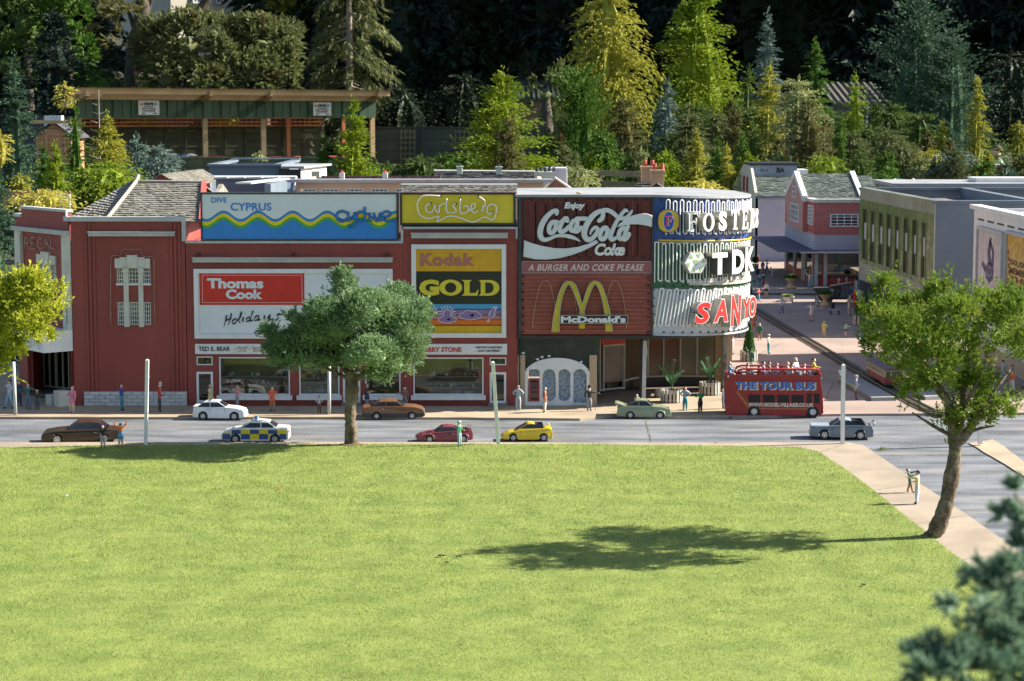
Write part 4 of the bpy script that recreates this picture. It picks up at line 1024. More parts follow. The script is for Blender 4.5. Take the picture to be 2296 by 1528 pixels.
band(c5,647,650,M['greyledge'],'lower_lip',-.003,.010)
hairpins(CY,c5,0,0,550,643,.0215,.0042,.014,M['neon'],uu=(.012,QA-.01))
c6=sign('neon_sign','white curved neon sign with slanted tubes and red letters, bottom of the curved corner',(1560,750))
band(c6,650.5,750,pm('panel_white',(.50,.53,.55),.45,var=.06,scale=10,dirt=.3,dcol=(.35,.30,.2),dscale=6))
hairpins(CY,c6,0,0,656,745,.0215,.0044,.016,M['neon'],tilt=.032,uu=(.045,QA-.01))
band(c6,748,752,M['greyledge'],'lower_lip',-.003,.014)
for(t,yy)in((c4,(449,535)),(c5,(549,640)),(c6,(655,744))):
 mb=MB(CY)
 for k in range(14):
  for y in yy:
   u=.05+k*.058+(.02 if y==yy[1]else 0);
   if u<QA-.02:mb.ball((u,.008,F0.uv(1470,y)[1]),(.006,.007,.006),8,5)
 stuff(mb.build('tube_sockets',M['black'],t,smooth=True))
mside=pm('letter_side',(.30,.29,.26),.45,scale=12,col2=(.48,.47,.42),dirt=.4,dcol=(.16,.12,.07),dscale=15)
mface=pm('letter_white',(.80,.80,.78),.35,var=.03)
class TFrame(Frame):
 def uv(s,px,py,n=0.0):
  v=P(px,py,s.o.y);return 0,v.z
def tang(px,py,n,face_px=None):
 """frame whose plane is tangent to the curve at (px,py) at stand-off n"""
 u,z=CY.uv(px,py,n);a=u/RC
 o_=CY.pt(u,n,0);return TFrame((o_.x,o_.y,0),(math.cos(a),math.sin(a),0),(math.sin(a),-math.cos(a),0)),a
def prism_letter(t,fr,polys,n_back,mat_face,mat_side,rim=None,rimr=.003,th=.004):
 mb=MB(fr)
 for pl in polys:mb.prism(pl,-n_back,-.0006)
 body=mb.build('letter_box',mat_side,t)
 mb=MB(fr)
 for pl in polys:mb.prism(pl,0,th*.5)
 f_=mb.build('letter_face',mat_face,body)
 if rim:
  mb=MB(fr)
  for pl in polys:mb.tube([(p[0],th*.5,p[1])for p in pl],rimr,5,closed=True)
  mb.build('letter_rim',rim,body,smooth=True)
 return body
SER={'F':[[(0,0),(.55,0),(.55,.08),(.40,.10),(.40,.46),(.66,.46),(.68,.34),(.76,.34),(.76,.68),(.68,.68),(.66,.56),(.40,.56),(.40,.90),(.80,.90),(.90,.70),(1,.70),(.97,1),(0,1),(0,.92),(.14,.90),(.14,.10),(0,.08)]],'T':[[(.22,0),(.78,0),(.78,.08),(.63,.10),(.63,.89),(.84,.89),(.92,.70),(1,.70),(.98,1),(.02,1),(0,.70),(.08,.70),(.16,.89),(.37,.89),(.37,.10),(.22,.08)]],'E':[[(0,0),(.97,0),(1,.32),(.90,.32),(.80,.11),(.40,.11),(.40,.46),(.64,.46),(.66,.34),(.74,.34),(.74,.68),(.66,.68),(.64,.56),(.40,.56),(.40,.89),(.80,.89),(.88,.70),(.97,.70),(.95,1),(0,1),(0,.92),(.14,.90),(.14,.10),(0,.08)]],'R':[[(0,0),(.5,0),(.5,.08),(.38,.10),(.38,.45),(.50,.45),(.72,0),(1,0),(1,.09),(.90,.10),(.72,.48),(.88,.62),(.90,.80),(.80,.95),(.60,1),(0,1),(0,.92),(.12,.90),(.12,.10),(0,.08)]],}
def text_letter(t,fr,ch,u0,u1,z0,z1,nb,mf,ms_,bold=.03,shear=0.0,rim=None):
 mb=MB(fr);put_text(mb,ch,u0,u1,z0,z1,-nb,-.0006,0,bold,shear);body=mb.build('letter_box',ms_,t)
 if rim:
  g=.005;mb=MB(fr);put_text(mb,ch,u0,u1,z0,z1,0,.001,0,bold,shear);mb.build('letter_rim',rim,body)
  mb=MB(fr);put_text(mb,ch,u0+g,u1-g,z0+g,z1-g,.001,.0022,0,bold-.028,shear);mb.build('letter_face',mf,body)
 else:
  mb=MB(fr);put_text(mb,ch,u0,u1,z0,z1,0,.002,0,bold,shear);mb.build('letter_face',mf,body)
 return body
NL=.075
fr,a=tang(1499,496,.035)
u0,z_=0,fr.uv(1499,496)[1];
def sq(rx,rz,k=28,e=2.6,cz=0):
 o_=[]
 for i in range(k):
  an=2*math.pi*i/k;c,s_=math.cos(an),math.sin(an)
  o_.append((rx*math.copysign(abs(c)**(2/e),c),cz+rz*math.copysign(abs(s_)**(2/e),s_)))
 return o_
MB(fr).prism(sq(.066,.070,cz=z_),-.03,0).build('roundel',flat((.06,.10,.14),.4),c4)
MB(fr).prism(sq(.061,.065,cz=z_),.0004,.003).build('roundel_face',flat((.60,.38,.03),.4),c4)
MB(fr).prism(sq(.0335,.057,e=2,cz=z_),.0034,.0045).build('roundel_ring',mwht,c4)
MB(fr).prism(sq(.0305,.054,e=2,cz=z_),.0049,.006).build('roundel_oval',flat((.02,.08,.40),.4),c4)
def scaled(pl,u0,u1,z0,z1):return[(u0+(u1-u0)*x,z0+(z1-z0)*y)for(x,y)in pl]
MB(fr).prism(scaled(SER['F'][0],-.017,.024,z_-.029,z_+.029),.0063,.0075).build('roundel_letter',mwht,c4)
MB(fr).prism(scaled(SER['F'][0],-.021,.020,z_-.028,z_+.028),.0078,.009).build('roundel_letter',flat((.62,.04,.02),.4),c4)
for(ch,x0,x1,y0_,y1_)in(('F',1541,1568,476,519),('O',1574,1604,478,520),('S',1609,1632,474,518),('T',1638,1658,472,515),('E',1663,1677,470,514),('R',1681,1692,470,512),('S',1693,1700,468,511)):
 xm=(x0+x1)/2;fr,a=tang(xm,495,NL);zt_,zb_=fr.uv(xm,y0_)[1],fr.uv(xm,y1_)[1]
 W_={'F':.078,'O':.082,'S':.066,'T':.078,'E':.070,'R':.074}[ch]*.5
 if ch in SER:prism_letter(c4,fr,[scaled(SER[ch][0],-W_,W_,zb_,zt_)],NL-.012,mface,mside,M['white'],.0026)
 elif ch=='O':
  k=24;mbb=MB(fr);mbf=MB(fr)
  for i in range(k):
   a1_,a2_=2*math.pi*i/k,2*math.pi*(i+1)/k;cz=(zt_+zb_)/2;H_=(zt_-zb_)/2
   q=[(W_*math.cos(a1_),cz+H_*math.sin(a1_)),(W_*math.cos(a2_),cz+H_*math.sin(a2_)),(W_*.52*math.cos(a2_),cz+H_*.78*math.sin(a2_)),(W_*.52*math.cos(a1_),cz+H_*.78*math.sin(a1_))]
   mbb.prism(q,-NL+.012,-.0006);mbf.prism(q,0,.002)
  b_=mbb.build('letter_box',mside,c4);mbf.build('letter_face',mface,b_)
 else:text_letter(c4,fr,ch,-W_,W_,zb_,zt_,NL-.012,mface,mside,.05)
fr,a=tang(1560,590,.055);cz=fr.uv(1560,590)[1]
hexo=[(.078*math.cos(R(60*i)),cz+.072*math.sin(R(60*i)))for i in range(6)]
MB(fr).prism(hexo,-.045,0).build('hexagon_emblem',mside,c5)
MB(fr).prism([(x*.93,cz+(z-cz)*.93)for(x,z)in hexo],.0004,.002).build('emblem_face',mface,c5)
mlg=flat((.34,.52,.25),.4)
for k in range(6):
 an=R(60*k);p=Vector((.066*math.cos(an),.061*math.sin(an)));q=Vector((.066*math.cos(an+R(60)),.061*math.sin(an+R(60))))
 mid=(p+q)*.5;i1,i2=p*.55,mid*.62
 MB(fr).prism([(v.x,v.y+cz)for v in(p*.98,mid*.98,i1)],.0022,.003).build('emblem_triangle',mlg,c5)
MB(fr).prism([(v[0]*.02,cz+v[1]*.02)for v in((-1,.8),(1,.8),(0,-1))],.0022,.003).build('emblem_triangle',mlg,c5)
for(ch,xm,y0_,y1_,W_)in(('T',1614,567,616,.058),('D',1655,560,614,.060),('K',1681,554,609,.060)):
 fr,a=tang(xm,590,NL+.01);zt_,zb_=fr.uv(xm,y0_)[1],fr.uv(xm,y1_)[1]
 text_letter(c5,fr,ch,-W_,W_,zb_,zt_,NL,mface,pm('steel_side',(.22,.22,.20),.3,var=.2,metal=.6),.045)
for i,ch in enumerate('AUDIO VIDEO TAPE FLOPPY DISK'):
 if ch==' ':continue
 u=CY.uv(1543,630,.03)[0]+i*.0185
 if u>QA+.02:break
 a=u/RC;o_=CY.pt(u,.03,0);fr=Frame((o_.x,o_.y,0),(math.cos(a),math.sin(a),0),(math.sin(a),-math.cos(a),0));zz=F0.uv(1543,636)[1]
 mb=MB(fr);put_text(mb,ch,-.0065 if ch!='I' else-.002,.0065 if ch!='I' else.002,zz,zz+.026,-.004,.004,0,.03,.2);mb.build('small_letter',mface,c5)
MB(CY).box(CY.uv(1541,630)[0],QA+.02,.018,.0255,F0.uv(1543,637)[1]-.002,F0.uv(1543,628)[1]+.002,nu=16).build('letter_rail',mside,c5)
mrd=flat((.72,.03,.025),.35)
for(ch,xm,y0_,y1_,W_)in(('S',1576,677,727,.058),('A',1616,671,724,.060),('N',1650,661,733,.054),('Y',1674,667,716,.054),('O',1687,663,713,.060)):
 fr,a=tang(xm,695,NL+.01);zt_,zb_=fr.uv(xm,y0_)[1],fr.uv(xm,y1_)[1]
 text_letter(c6,fr,ch,-W_,W_,zb_,zt_,NL,mrd,mside,.065,.18 if ch in 'SA' else.1,M['white'])
 # -- ground floor under the sign storey
zf=.014
blk_r=F0.rect(1175,752,1341,912)
mb=MB(F0)
u0,u1=F0.uv(1177,800)[0],F0.uv(1322,800)[0];zc_=F0.uv(1250,840)[1];hz=F0.uv(1250,803)[1]-zc_
arc=[((u0+u1)/2+(u1-u0)/2*math.cos(a),zc_+hz*math.sin(a))for a in[math.pi*i/22 for i in range(23)]]
top=zU-.018;ul_,ur_=F0.uv(1162,800)[0],F0.uv(1342,800)[0]
for i in range(22):
 p,q=arc[i],arc[i+1];mb.prism([p,q,(q[0],top),(p[0],top)],-.03,-.012)
mb.box(ul_,u0,-.03,-.012,F0.uv(1165,797)[1],top);mb.box(u1,ur_,-.03,-.012,F0.uv(1165,797)[1],top)
mb.build('dark_board',pm('peeling_dark_green',(.018,.024,.014),.6,var=.2,dirt=.12,dcol=(.3,.3,.28),dscale=20),cor)
for k in range(5):
 u,z=F0.uv([1204,1214,1230,1172,1302][k],[806,801,799,792,812][k]);MB(F0).prism([(u-.008,z-.003),(u+.01,z-.008),(u+.012,z+.006),(u-.002,z+.004)],-.0115,-.003).build('peeling_flake',mwht,cor)
hl=[]
for(x0,x1,y0_,y1_)in((1217,1245.5,828,900),(1251,1279,828,900),(1285,1314,828,904)):
 hl.append((F0.rect(x0,y0_,x1,y1_),x0>1280))
mfr=M['white']
mb=MB(F0);cells=44
zs0=zf
for i in range(cells):
 a0=u0+(u1-u0)*i/cells;a1=u0+(u1-u0)*(i+1)/cells;am=(a0+a1)/2
 zt_=zc_+hz*math.sqrt(max(0,1-((am-(u0+u1)/2)/((u1-u0)/2))**2))
 op=[]
 for(rc,last)in hl:
  if rc[0]<am<rc[1]:
   r_=(rc[1]-rc[0])/2;dx=abs(am-(rc[0]+rc[1])/2);dd=math.sqrt(max(0,r_*r_-dx*dx))
   op.append((rc[2]+(0 if last else r_-dd),rc[3]-r_+dd))
 dr=F0.rect(1184,827,1211,901)
 if dr[0]<am<dr[1]:
  r_=(dr[1]-dr[0])/2;dx=abs(am-(dr[0]+dr[1])/2);op.append((dr[2],dr[3]-r_*.7+.7*math.sqrt(max(0,r_*r_-dx*dx))))
 z=zs0
 for(h0,h1)in op:
  mb.box(a0,a1,-.03,.004,z,h0);z=h1
 mb.box(a0,a1,-.03,.004,z,zt_)
mb.build('arched_front',mfr,cor)
mfrost=pm('frosted_blue_glass',(.10,.16,.24),.25,scale=90,col2=(.34,.42,.50),bump=.5,bscale=150)
for(rc,last)in hl:
 MB(F0).box(rc[0],rc[1],-.026,-.020,rc[2],rc[3]).build('frosted_window',mfrost,cor)
 if last:MB(F0).box(rc[0]-.004,rc[1]+.004,.0,.016,rc[2]-.006,rc[2]).build('sill',mfr,cor)
dr=F0.rect(1185,849,1211,900)
window(F0,cor,dr,1,2,.008,.007,(-.02,-.002),-.012,'white','darkglass','door')
mb=MB(F0);frame_ring(mb,dr[0]+.002,dr[1]-.002,dr[2]+.001,dr[3]-.001,-.0019,.0008,.010);mb.box(dr[0]+.01,dr[1]-.01,-.0019,.0007,(dr[2]+dr[3])/2-.004,(dr[2]+dr[3])/2+.004)
mb.build('door_frame',flat((.36,.03,.035),.5),cor)
MB(F0).box(dr[0],dr[1],-.026,-.021,F0.uv(1198,846)[1],F0.uv(1198,829)[1]).build('frosted_window',mfrost,cor)
MB(F0).box(u0,u1,-.026,-.0205,zf,zf+.02).build('threshold',mfr,cor)
for(x0,x1,y0_)in((1161,1177.5,797),(1321.5,1338.5,797)):
 r_=F0.rect(x0,y0_,x1,912);MB(F0).box(r_[0],r_[1],-.06,.002,zf,r_[3]).build('brick_pier',M['bricktan'],cor)
MB(F0).box(F0.uv(1322,850)[0],F0.uv(1338,850)[0],-.85,-.0605,zf,zU-.02).build('inner_wall',M['black'],cor)
gz=[(1343,883),(1352,881),(1398,877),(1418,871),(1452,867),(1487,866),(1525,865.5),(1563,866),(1602,867)]
gpt=[G(px,py,zf)for(px,py)in gz];ztop=zU-.02
zrail=.075
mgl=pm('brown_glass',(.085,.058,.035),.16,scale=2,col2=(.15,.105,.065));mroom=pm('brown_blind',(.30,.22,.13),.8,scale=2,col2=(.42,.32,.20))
for i in range(len(gpt)-1):
 a,b=gpt[i],gpt[i+1];d=(b-a).normalized();fr=Frame((a.x,a.y,0),(d.x,d.y,0),(d.y,-d.x,0));L_=(b-a).length
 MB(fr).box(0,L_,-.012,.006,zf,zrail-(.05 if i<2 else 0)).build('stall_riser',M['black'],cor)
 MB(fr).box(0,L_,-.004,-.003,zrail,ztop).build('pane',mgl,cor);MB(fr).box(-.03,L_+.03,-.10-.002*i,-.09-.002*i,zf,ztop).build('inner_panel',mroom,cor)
 if i!=3:MB(fr).box(-.005,.005,-.006,.009,zrail-.05 if i<3 else zrail,ztop).build('mullion',M['cream'],cor)
 MB(fr).box(0,L_,-.006,.009,zrail-.002 if i>1 else.03,zrail+.008 if i>1 else.04).build('bottom_rail',M['cream'],cor)
 if i==1:
  MB(fr).box(-.02,L_,.0095,.014,ztop-.10,ztop-.005).build('red_panel',flat((.50,.02,.015),.5),cor)
  MB(fr).box(0,L_,-.006,.010,ztop-.112,ztop-.102).build('transom',M['cream'],cor)
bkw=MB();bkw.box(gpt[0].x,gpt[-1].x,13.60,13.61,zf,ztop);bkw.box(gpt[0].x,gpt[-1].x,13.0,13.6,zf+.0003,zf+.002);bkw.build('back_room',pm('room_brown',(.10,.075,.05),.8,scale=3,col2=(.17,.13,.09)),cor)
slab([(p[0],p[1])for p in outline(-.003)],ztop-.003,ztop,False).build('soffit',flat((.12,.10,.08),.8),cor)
for(x0,x1,Yp,y1_)in((1604,1625,13.05,868),(1626,1641,12.95,830)):
 pa,pb=P(x0,820,Yp),P(x1,820,Yp);MB().box(pa.x,pb.x,Yp,Yp+.10,zf,zU-.02).build('brick_pier',M['bricktan'],cor)
pc=G(1438,897,zf);MB().box(pc.x-.014,pc.x+.014,pc.y-.012,pc.y+.012,zf,zU-.018).build('column',M['black'],cor)
pc=G(1624,885,zf);MB().box(pc.x-.011,pc.x+.011,pc.y-.01,pc.y+.01,zf,zU-.018).build('column',pm('worn_column',(.30,.31,.32),.6,scale=14,col2=(.04,.04,.045)),cor)
MB(F0).tube([(F0.uv(1165,700)[0],.012,.02),(F0.uv(1165,700)[0],.012,zU-.02)],.004,6).build('drain_pipe',M['black'],cor,smooth=True)
v=P(1297,432,12.6);single(MB().ball((v.x,12.45,zR+.020),(.02,.012,.007),8,5).build('roof_scrap',flat((.55,.40,.22),.7)),'small tan scrap lying on the front edge of the corner roof','debris')
# -- buildings around the plaza
def fr_front(Y):return Frame((0,Y,0),(1,0,0),(0,-1,0))
ZP=.014
# -- red brick showroom
YS=20.75;fs=fr_front(YS)
xl=P(1825,600,YS).x;xr=4.55;YSB=23.0;
zt_=P(1825,455,YS).z;zband=P(1850,527,YS).z;zcan=P(1850,565,YS).z;zbase=P(1850,624,YS).z
sh=thing('brick_showroom','red brick corner showroom with slate gable roof, purple canopy and big glass front','showroom',(xl+.8,YS+.8,0))
fl=Frame((xl,YS,0),(0,1,0),(-1,0,0))
LW=YSB-YS
mb=MB();mb.box(xl,xr,YS,YS+.03,zband,zt_);mb.build('brick_wall',M['brickred'],sh)
wl_=[]
def lrect(a,b,c,d):return(a,b,c,d)
u_=lambda px:fl.uv(px,520)[0]
swins=[(.12,.34,.80,.93),(LW-.52,LW-.22,.82,.97)]
mb=MB(fl);gx0,gx1=.50,1.75
mb.box(.0302,LW,-.03,0,zband,zt_);mb.box(gx0,gx1,.0003,.05,zband,zt_)
mb.prism([(gx0,zt_),((gx0+gx1)/2,zt_+.22),(gx1,zt_)],-.02,.0498)
mb.build('brick_wall',M['brickredside'],sh)
mb=MB();mb.box(xl,xr,YS,YS+.03,zcan-.005,zband-.0005);mb.build('render_band',M['lilac'],sh)
MB(fl).box(.0302,LW,-.03,0,zcan-.005,zband-.0005).build('render_band',M['lilac'],sh)
mb=MB();mb.box(xl-.02,xr,YS-.02,YS+.05,zt_+.0005,zt_+.035);mb.box(xl-.02,xl+.05,YS+.05,YSB,zt_+.0005,zt_+.030);mb.build('coping',M['cream'],sh)
mb=MB();mb.box(xl+.05,xr,YS+.05,YSB,zt_-.05,zt_-.04);mb.build('flat_roof',M['rooffelt'],sh)
gxm=YS+(gx0+gx1)/2;xg0,xg1=xl-.03,P(1905,400,gxm).x+.02
e0,e1=Vector((xg0,YS+gx0-.04,zt_+.02)),Vector((xg1,YS+gx0-.04,zt_+.02));r0,r1=Vector((xg0,gxm,zt_+.25)),Vector((xg1,gxm,zt_+.25))
stuff(slate_plane(e0,e1,r1,r0,20,M['slategreen'],.012,1.3,.035,11,.002).build('roof_slates',M['slategreen'],sh))
e2,e3=Vector((xg0,YS+gx1+.04,zt_+.02)),Vector((xg1,YS+gx1+.04,zt_+.02))
slate_plane(e3,e2,r0,r1,10,M['slategreen'],.012).build('roof_back',M['slategreen'],sh)
for x in(xg0-.01,xg1+.0):
 for(p,q)in((e0,r0),(e2,r0)):
  MB().add([(x-.02,p.y,p.z-.03),(x+.03,p.y,p.z-.03),(x+.03,p.y,p.z+.03),(x-.02,p.y,p.z+.03),(x-.02,q.y,q.z-.03),(x+.03,q.y,q.z-.03),(x+.03,q.y,q.z+.03),(x-.02,q.y,q.z+.03)],[(0,1,2,3),(4,7,6,5),(0,4,5,1),(1,5,6,2),(2,6,7,3),(3,7,4,0)]).build('bargeboard',M['white'],sh)
window(fs,sh,fs.rect(1861,480,1925,509),4,4,.012,.008,(-.001,.012),.001,'white','darkglass')
zw0,zw1=P(1836,503,YS).z,P(1836,477,YS).z
window(fl,sh,(.10,.42,zw0-.02,zw1+.06),3,5,.012,.008,(-.001,.012),.001,'white','darkglass')
window(fl,sh,(.78,1.38,zw0-.03,zw1+.04),6,3,.012,.008,(.0501,.062),.0515,'white','darkglass')
window(fl,sh,(1.02,1.24,zw1+.10,zw1+.22),2,2,.010,.007,(.0501,.062),.0515,'white','darkglass')
window(fl,sh,(LW-.50,LW-.20,zw0+.02,zw1+.08),3,4,.012,.008,(-.001,.012),.001,'white','darkglass')
mcan=pm('purple_canopy',(.075,.07,.12),.6,var=.15)
mb=MB();mb.box(xl-.16,xr,YS-.16,YS,zcan-.002,zcan+.018);mb.box(xl-.36,xl+.0,YS+.0,YSB,zcan-.002,zcan+.018);mb.prism([(xl-.16,YS-.16),(xl,YS-.16),(xl,YS),(xl-.36,YS)],zcan-.0019,zcan+.0179,axis='z');mb.build('canopy',mcan,sh)
MB().box(xl-.16,xr,YS-.168,YS-.1602,zcan-.004,zcan+.010).build('canopy_edge',M['greyledge'],sh)
msr=flat((.34,.045,.03),.6)
mb=MB(fs);mb.box(xl,xr,-.02,0,ZP,zbase);mb.build('stall_riser',msr,sh);mb=MB(fl);mb.box(0,LW,-.02,0,ZP,zbase);mb.build('stall_riser',msr,sh)
for px in(1826,1846.5,1936):
 v=P(px,600,YS).x;MB(fs).box(v,v+.035,-.012,.012,ZP,zcan-.003).build('post',M['greyledge'],sh);MB(fs).box(v-.012,v-.0005,-.01,.006,zbase,zcan-.003).build('red_trim',msr,sh)
for u in(.02,.62,.78,1.40,2.05):MB(fl).box(u,u+.04,-.012,.012,ZP,zcan-.003).build('post',M['greyledge'],sh)
MB(fs).box(xl,xr,-.006,-.004,zbase,zcan-.003).build('pane',M['glass'],sh);MB(fl).box(0,LW,-.006,-.004,zbase,zcan-.003).build('pane',M['glass'],sh)
mi=pm('showroom_blue',(.10,.11,.13),.8,scale=3,col2=(.16,.16,.17))
MB().box(xl+.02,xr,YSB-.7,YSB-.69,ZP,zcan).build('back_room',mi,sh);MB().box(xl+.03,xr,YS+.03,YSB-.7,ZP+.001,ZP+.10).build('showroom_floor',flat((.26,.20,.14),.7),sh)
MB().box(xl+.0,xr,YSB,YSB+.02,0,zt_).build('rear_wall',M['lilac'],sh)
vx,vy=P(1845,600,YS+.25).x,YS+.28
vc=thing('vintage_car','cream open vintage car with spoked red wheels behind the showroom glass','vintage car',(vx,vy,ZP+.101))
mcr=flat((.62,.52,.30),.5)
mb=MB();o_=Vector((vx,vy,ZP+.101));X=o_
mb.box(X.x-.13,X.x+.02,X.y-.04,X.y+.04,X.z+.04,X.z+.085);mb.box(X.x+.02,X.x+.15,X.y-.03,X.y+.03,X.z+.04,X.z+.095);mb.box(X.x-.17,X.x+.18,X.y-.045,X.y+.045,X.z+.03,X.z+.04);mb.build('body',mcr,vc,bevel=.004)
MB().box(X.x+.0,X.x+.006,X.y-.035,X.y+.035,X.z+.09,X.z+.14).build('windscreen',M['darkglass'],vc)
for dx in(-.12,.14):
 for dy in(-.05,.05):
  wv=MB().disc_y((X.x+dx,X.y+dy,X.z+.036),.036,.008,14).build('wheel',M['tyre'],vc);MB().disc_y((X.x+dx,X.y+dy,X.z+.036),.028,.010,12).build('rim',flat((.5,.32,.2)),wv);MB().disc_y((X.x+dx,X.y+dy,X.z+.036),.010,.014,8).build('hub',flat((.4,.05,.03)),wv)
qx=P(1888,620,YS+.2).x;qb=thing('quad_bike','small blue and white quad bike behind the showroom glass under the dark cone tree','quad bike',(qx,YS+.18,ZP+.101));X=Vector((qx,YS+.18,ZP+.101))
mb=MB();mb.box(X.x-.06,X.x+.06,X.y-.02,X.y+.02,X.z+.035,X.z+.055);mb.box(X.x-.07,X.x-.03,X.y-.045,X.y+.045,X.z+.05,X.z+.058);mb.box(X.x+.03,X.x+.07,X.y-.045,X.y+.045,X.z+.05,X.z+.058);mb.build('body',flat((.06,.15,.45)),qb,bevel=.004)
MB().tube([(X.x+.02,X.y-.035,X.z+.085),(X.x+.035,X.y,X.z+.08),(X.x+.02,X.y+.035,X.z+.085)],.004).build('handlebar',M['white'],qb)
for dx in(-.05,.05):
 for dy in(-.04,.04):MB().disc_y((X.x+dx,X.y+dy,X.z+.024),.024,.02,12).build('wheel',M['tyre'],qb)
 # -- airline building
YF=24.2;xa,xb=P(1693,500,YF).x,P(1960,500,YF).x;fb=fr_front(YF)
ab=thing('airline_building','tall lilac building with slate roof and grey FLY BA parapet behind the brick showroom','building',(xa+.7,YF+.6,0))
za=P(1700,441,YF).z;zp0,zp1=P(1730,397,YF+.55).z,P(1730,371,YF+.55).z
fa=Frame((xa,YF,0),(0,1,0),(-1,0,0));D_=2.6
MB().box(xa+.002,xb,YF,YF+.03,0,za).build('front_wall',M['lilac'],ab)
xs0=P(1683,380,YF+.7).x
mb=MB(fa);mb.prism([(0,0),(D_,0),(D_,za),(D_*.5,zp1),(D_*.22,zp1),(0,za)],-.03,0);mb.build('gable_wall',M['cream'],ab)
MB().box(xa,xb,YF+D_,YF+D_+.03,0,za).build('rear_wall',M['lilac'],ab)
e0,e1=Vector((xa,YF-.02,za)),Vector((xb+.05,YF-.02,za));r1,r0=Vector((xb+.05,YF+.55,zp0+.01)),Vector((xa,YF+.55,zp0+.01))
stuff(slate_plane(e0,e1,r1,r0,16,M['slategreen'],.014,1.3,.05,12).build('roof_slates',M['slategreen'],ab))
MB().box(xa,xb,YF-.035,YF-.0205,za-.02,za+.01).build('gutter',M['bluegrey'],ab)
xp1=P(1787,380,YF+.55).x
MB().box(xa+.005,xp1,YF+.551,YF+1.25,zp0,zp1).build('parapet',flat((.19,.24,.30),.6),ab)
MB().box(xa-.01,xp1+.02,YF+.535,YF+1.27,zp1+.0005,zp1+.025).build('parapet_cap',M['black'],ab)
MB().box(xp1+.001,P(1812,380,YF+.8).x,YF+.8,YF+1.2,zp0,zp1-.06).build('vent_house',M['white'],ab)
fp=fr_front(YF+.55)
text(fp,ab,'FLY',(1706,379.5,1724,385.5),.0005,.003,M['black'],.01,0,1.3);text(fp,ab,'BA',(1741,376,1760,388),.0005,.003,M['black'],.06)
mwr=flat((.25,.05,.04),.6)
for k in range(2):window(fa,ab,(.75+k*.35,.87+k*.35,za+.02,za+.20),1,3,.02,.01,(-.001,.012),.002,'redwall','darkglass')
for r_ in range(2):
 for k in range(7):window(fa,ab,(.12+k*.34,.34+k*.34,za-.42-r_*.42,za-.14-r_*.42),3,3,.012,.008,(-.001,.012),.002,'white','darkglass')
 # -- green fronted building
YG1,YG0=19.0,16.3;xg=P(2095,550,YG0).x;xgf=P(1928,520,YG1).x;XR=5.3
ztg=P(2095,452,YG0).z
gb=thing('green_front_building','blue grey flat roofed building with glossy green front and eight tall slot windows','building',(xg+.8,17.6,0))
fg=Frame((xg,YG0,0),(xgf-xg,YG1-YG0,0),(-(YG1-YG0),xgf-xg,0));LG=math.hypot(xgf-xg,YG1-YG0)
if fg.n.x>0:fg.n=-fg.n
zg1=P(2095,482,YG0).z;zg0=P(2088,644,YG0).z;zgb=zg0-.16
malu=pm('dull_foil',(.30,.32,.27),.35,scale=2.5,col2=(.42,.43,.38),metal=.55,bump=.6,bscale=9)
mgreen=pm('glossy_green',(.09,.15,.05),.25,scale=1.6,col2=(.19,.235,.11),metal=.15,bump=.5,bscale=7)
wh=[];mslot=pm('slot_glass',(.02,.012,.010),.5,var=.2)
for i,px in enumerate((1939.5,1957,1975.5,1993.5,2012,2031.5,2051.5,2072)):
 ua_=fg.uv(px-3.5,560)[0];ub2=fg.uv(px+5,560)[0];ztw=P(2072,499,fg.pt(fg.uv(2072,560)[0],0,0).y).z;zbw=P(2072,624,fg.pt(fg.uv(2072,560)[0],0,0).y).z
 wh.append((min(ua_,ub2),max(ua_,ub2),zbw,ztw))
mb=MB(fg);holes_wall(mb,.02,LG-.02,zg0,zg1,-.06,.006,wh);mb.build('green_panel',mgreen,gb)
mb=MB(fg);mb.box(0,LG,-.06,.0,zg1+.0005,ztg-.02);mb.box(0,.0195,-.06,.004,zg0,zg1);mb.box(LG-.0195,LG,-.06,.004,zg0,zg1);mb.box(0,LG,-.06,.0,zgb,zg0-.0005);mb.build('foil_wall',malu,gb)
for i,h in enumerate(wh):
 mb=MB(fg);frame_ring(mb,h[0]-.012,h[1]+.012,h[2]-.012,h[3]+.012,.0062,.012,.012);f_=mb.build('window_frame',mgreen,gb)
 MB(fg).box(h[0],h[1],-.012,-.006,h[2],h[3]).build('pane',mslot,f_);zmid=(h[2]+h[3])/2
 MB(fg).box(h[0]+.008,h[1]-.008,-.0058,-.003,zmid-.05,zmid+.10).build('pale_blind',flat((.42,.45,.42)),f_)
 MB(fg).box((h[0]+h[1])/2-.006,(h[0]+h[1])/2+.006,-.0058,-.002,h[2],zmid-.052).build('bronze_bar',flat((.10,.06,.04)),f_)
text(fg,gb,'S',(1999,628,1995,641),.0005,.004,M['black'])if False else None
u,z=fg.uv(2011,634);mb=MB(fg);put_text(mb,'STORES',u-.28,u+.02,z-.03,z+.03,.0005,.004,0,.01,flip=True);mb.build('lettering',M['bluegrey'],gb)
mb=MB(fg);mb.box(.1,LG-.1,-.42,-.41,ZP,zgb);mb.build('dark_shopfront',M['carglass'],gb)
for k in range(9):MB(fg).box(.1+k*.3,.125+k*.3,-.40,-.385,ZP,zgb).build('mullion',M['cream'],gb)
MB(fg).box(0,LG,-.41,-.061,zgb,zgb+.02).build('soffit',M['greyledge'],gb)
MB().box(xg+.004,XR,YG0,YG0+.03,0,ztg-.02).build('side_wall',M['bluegrey'],gb);MB().box(xgf,XR,YG1,YG1+.03,0,ztg-.02).build('rear_wall',M['bluegrey'],gb)
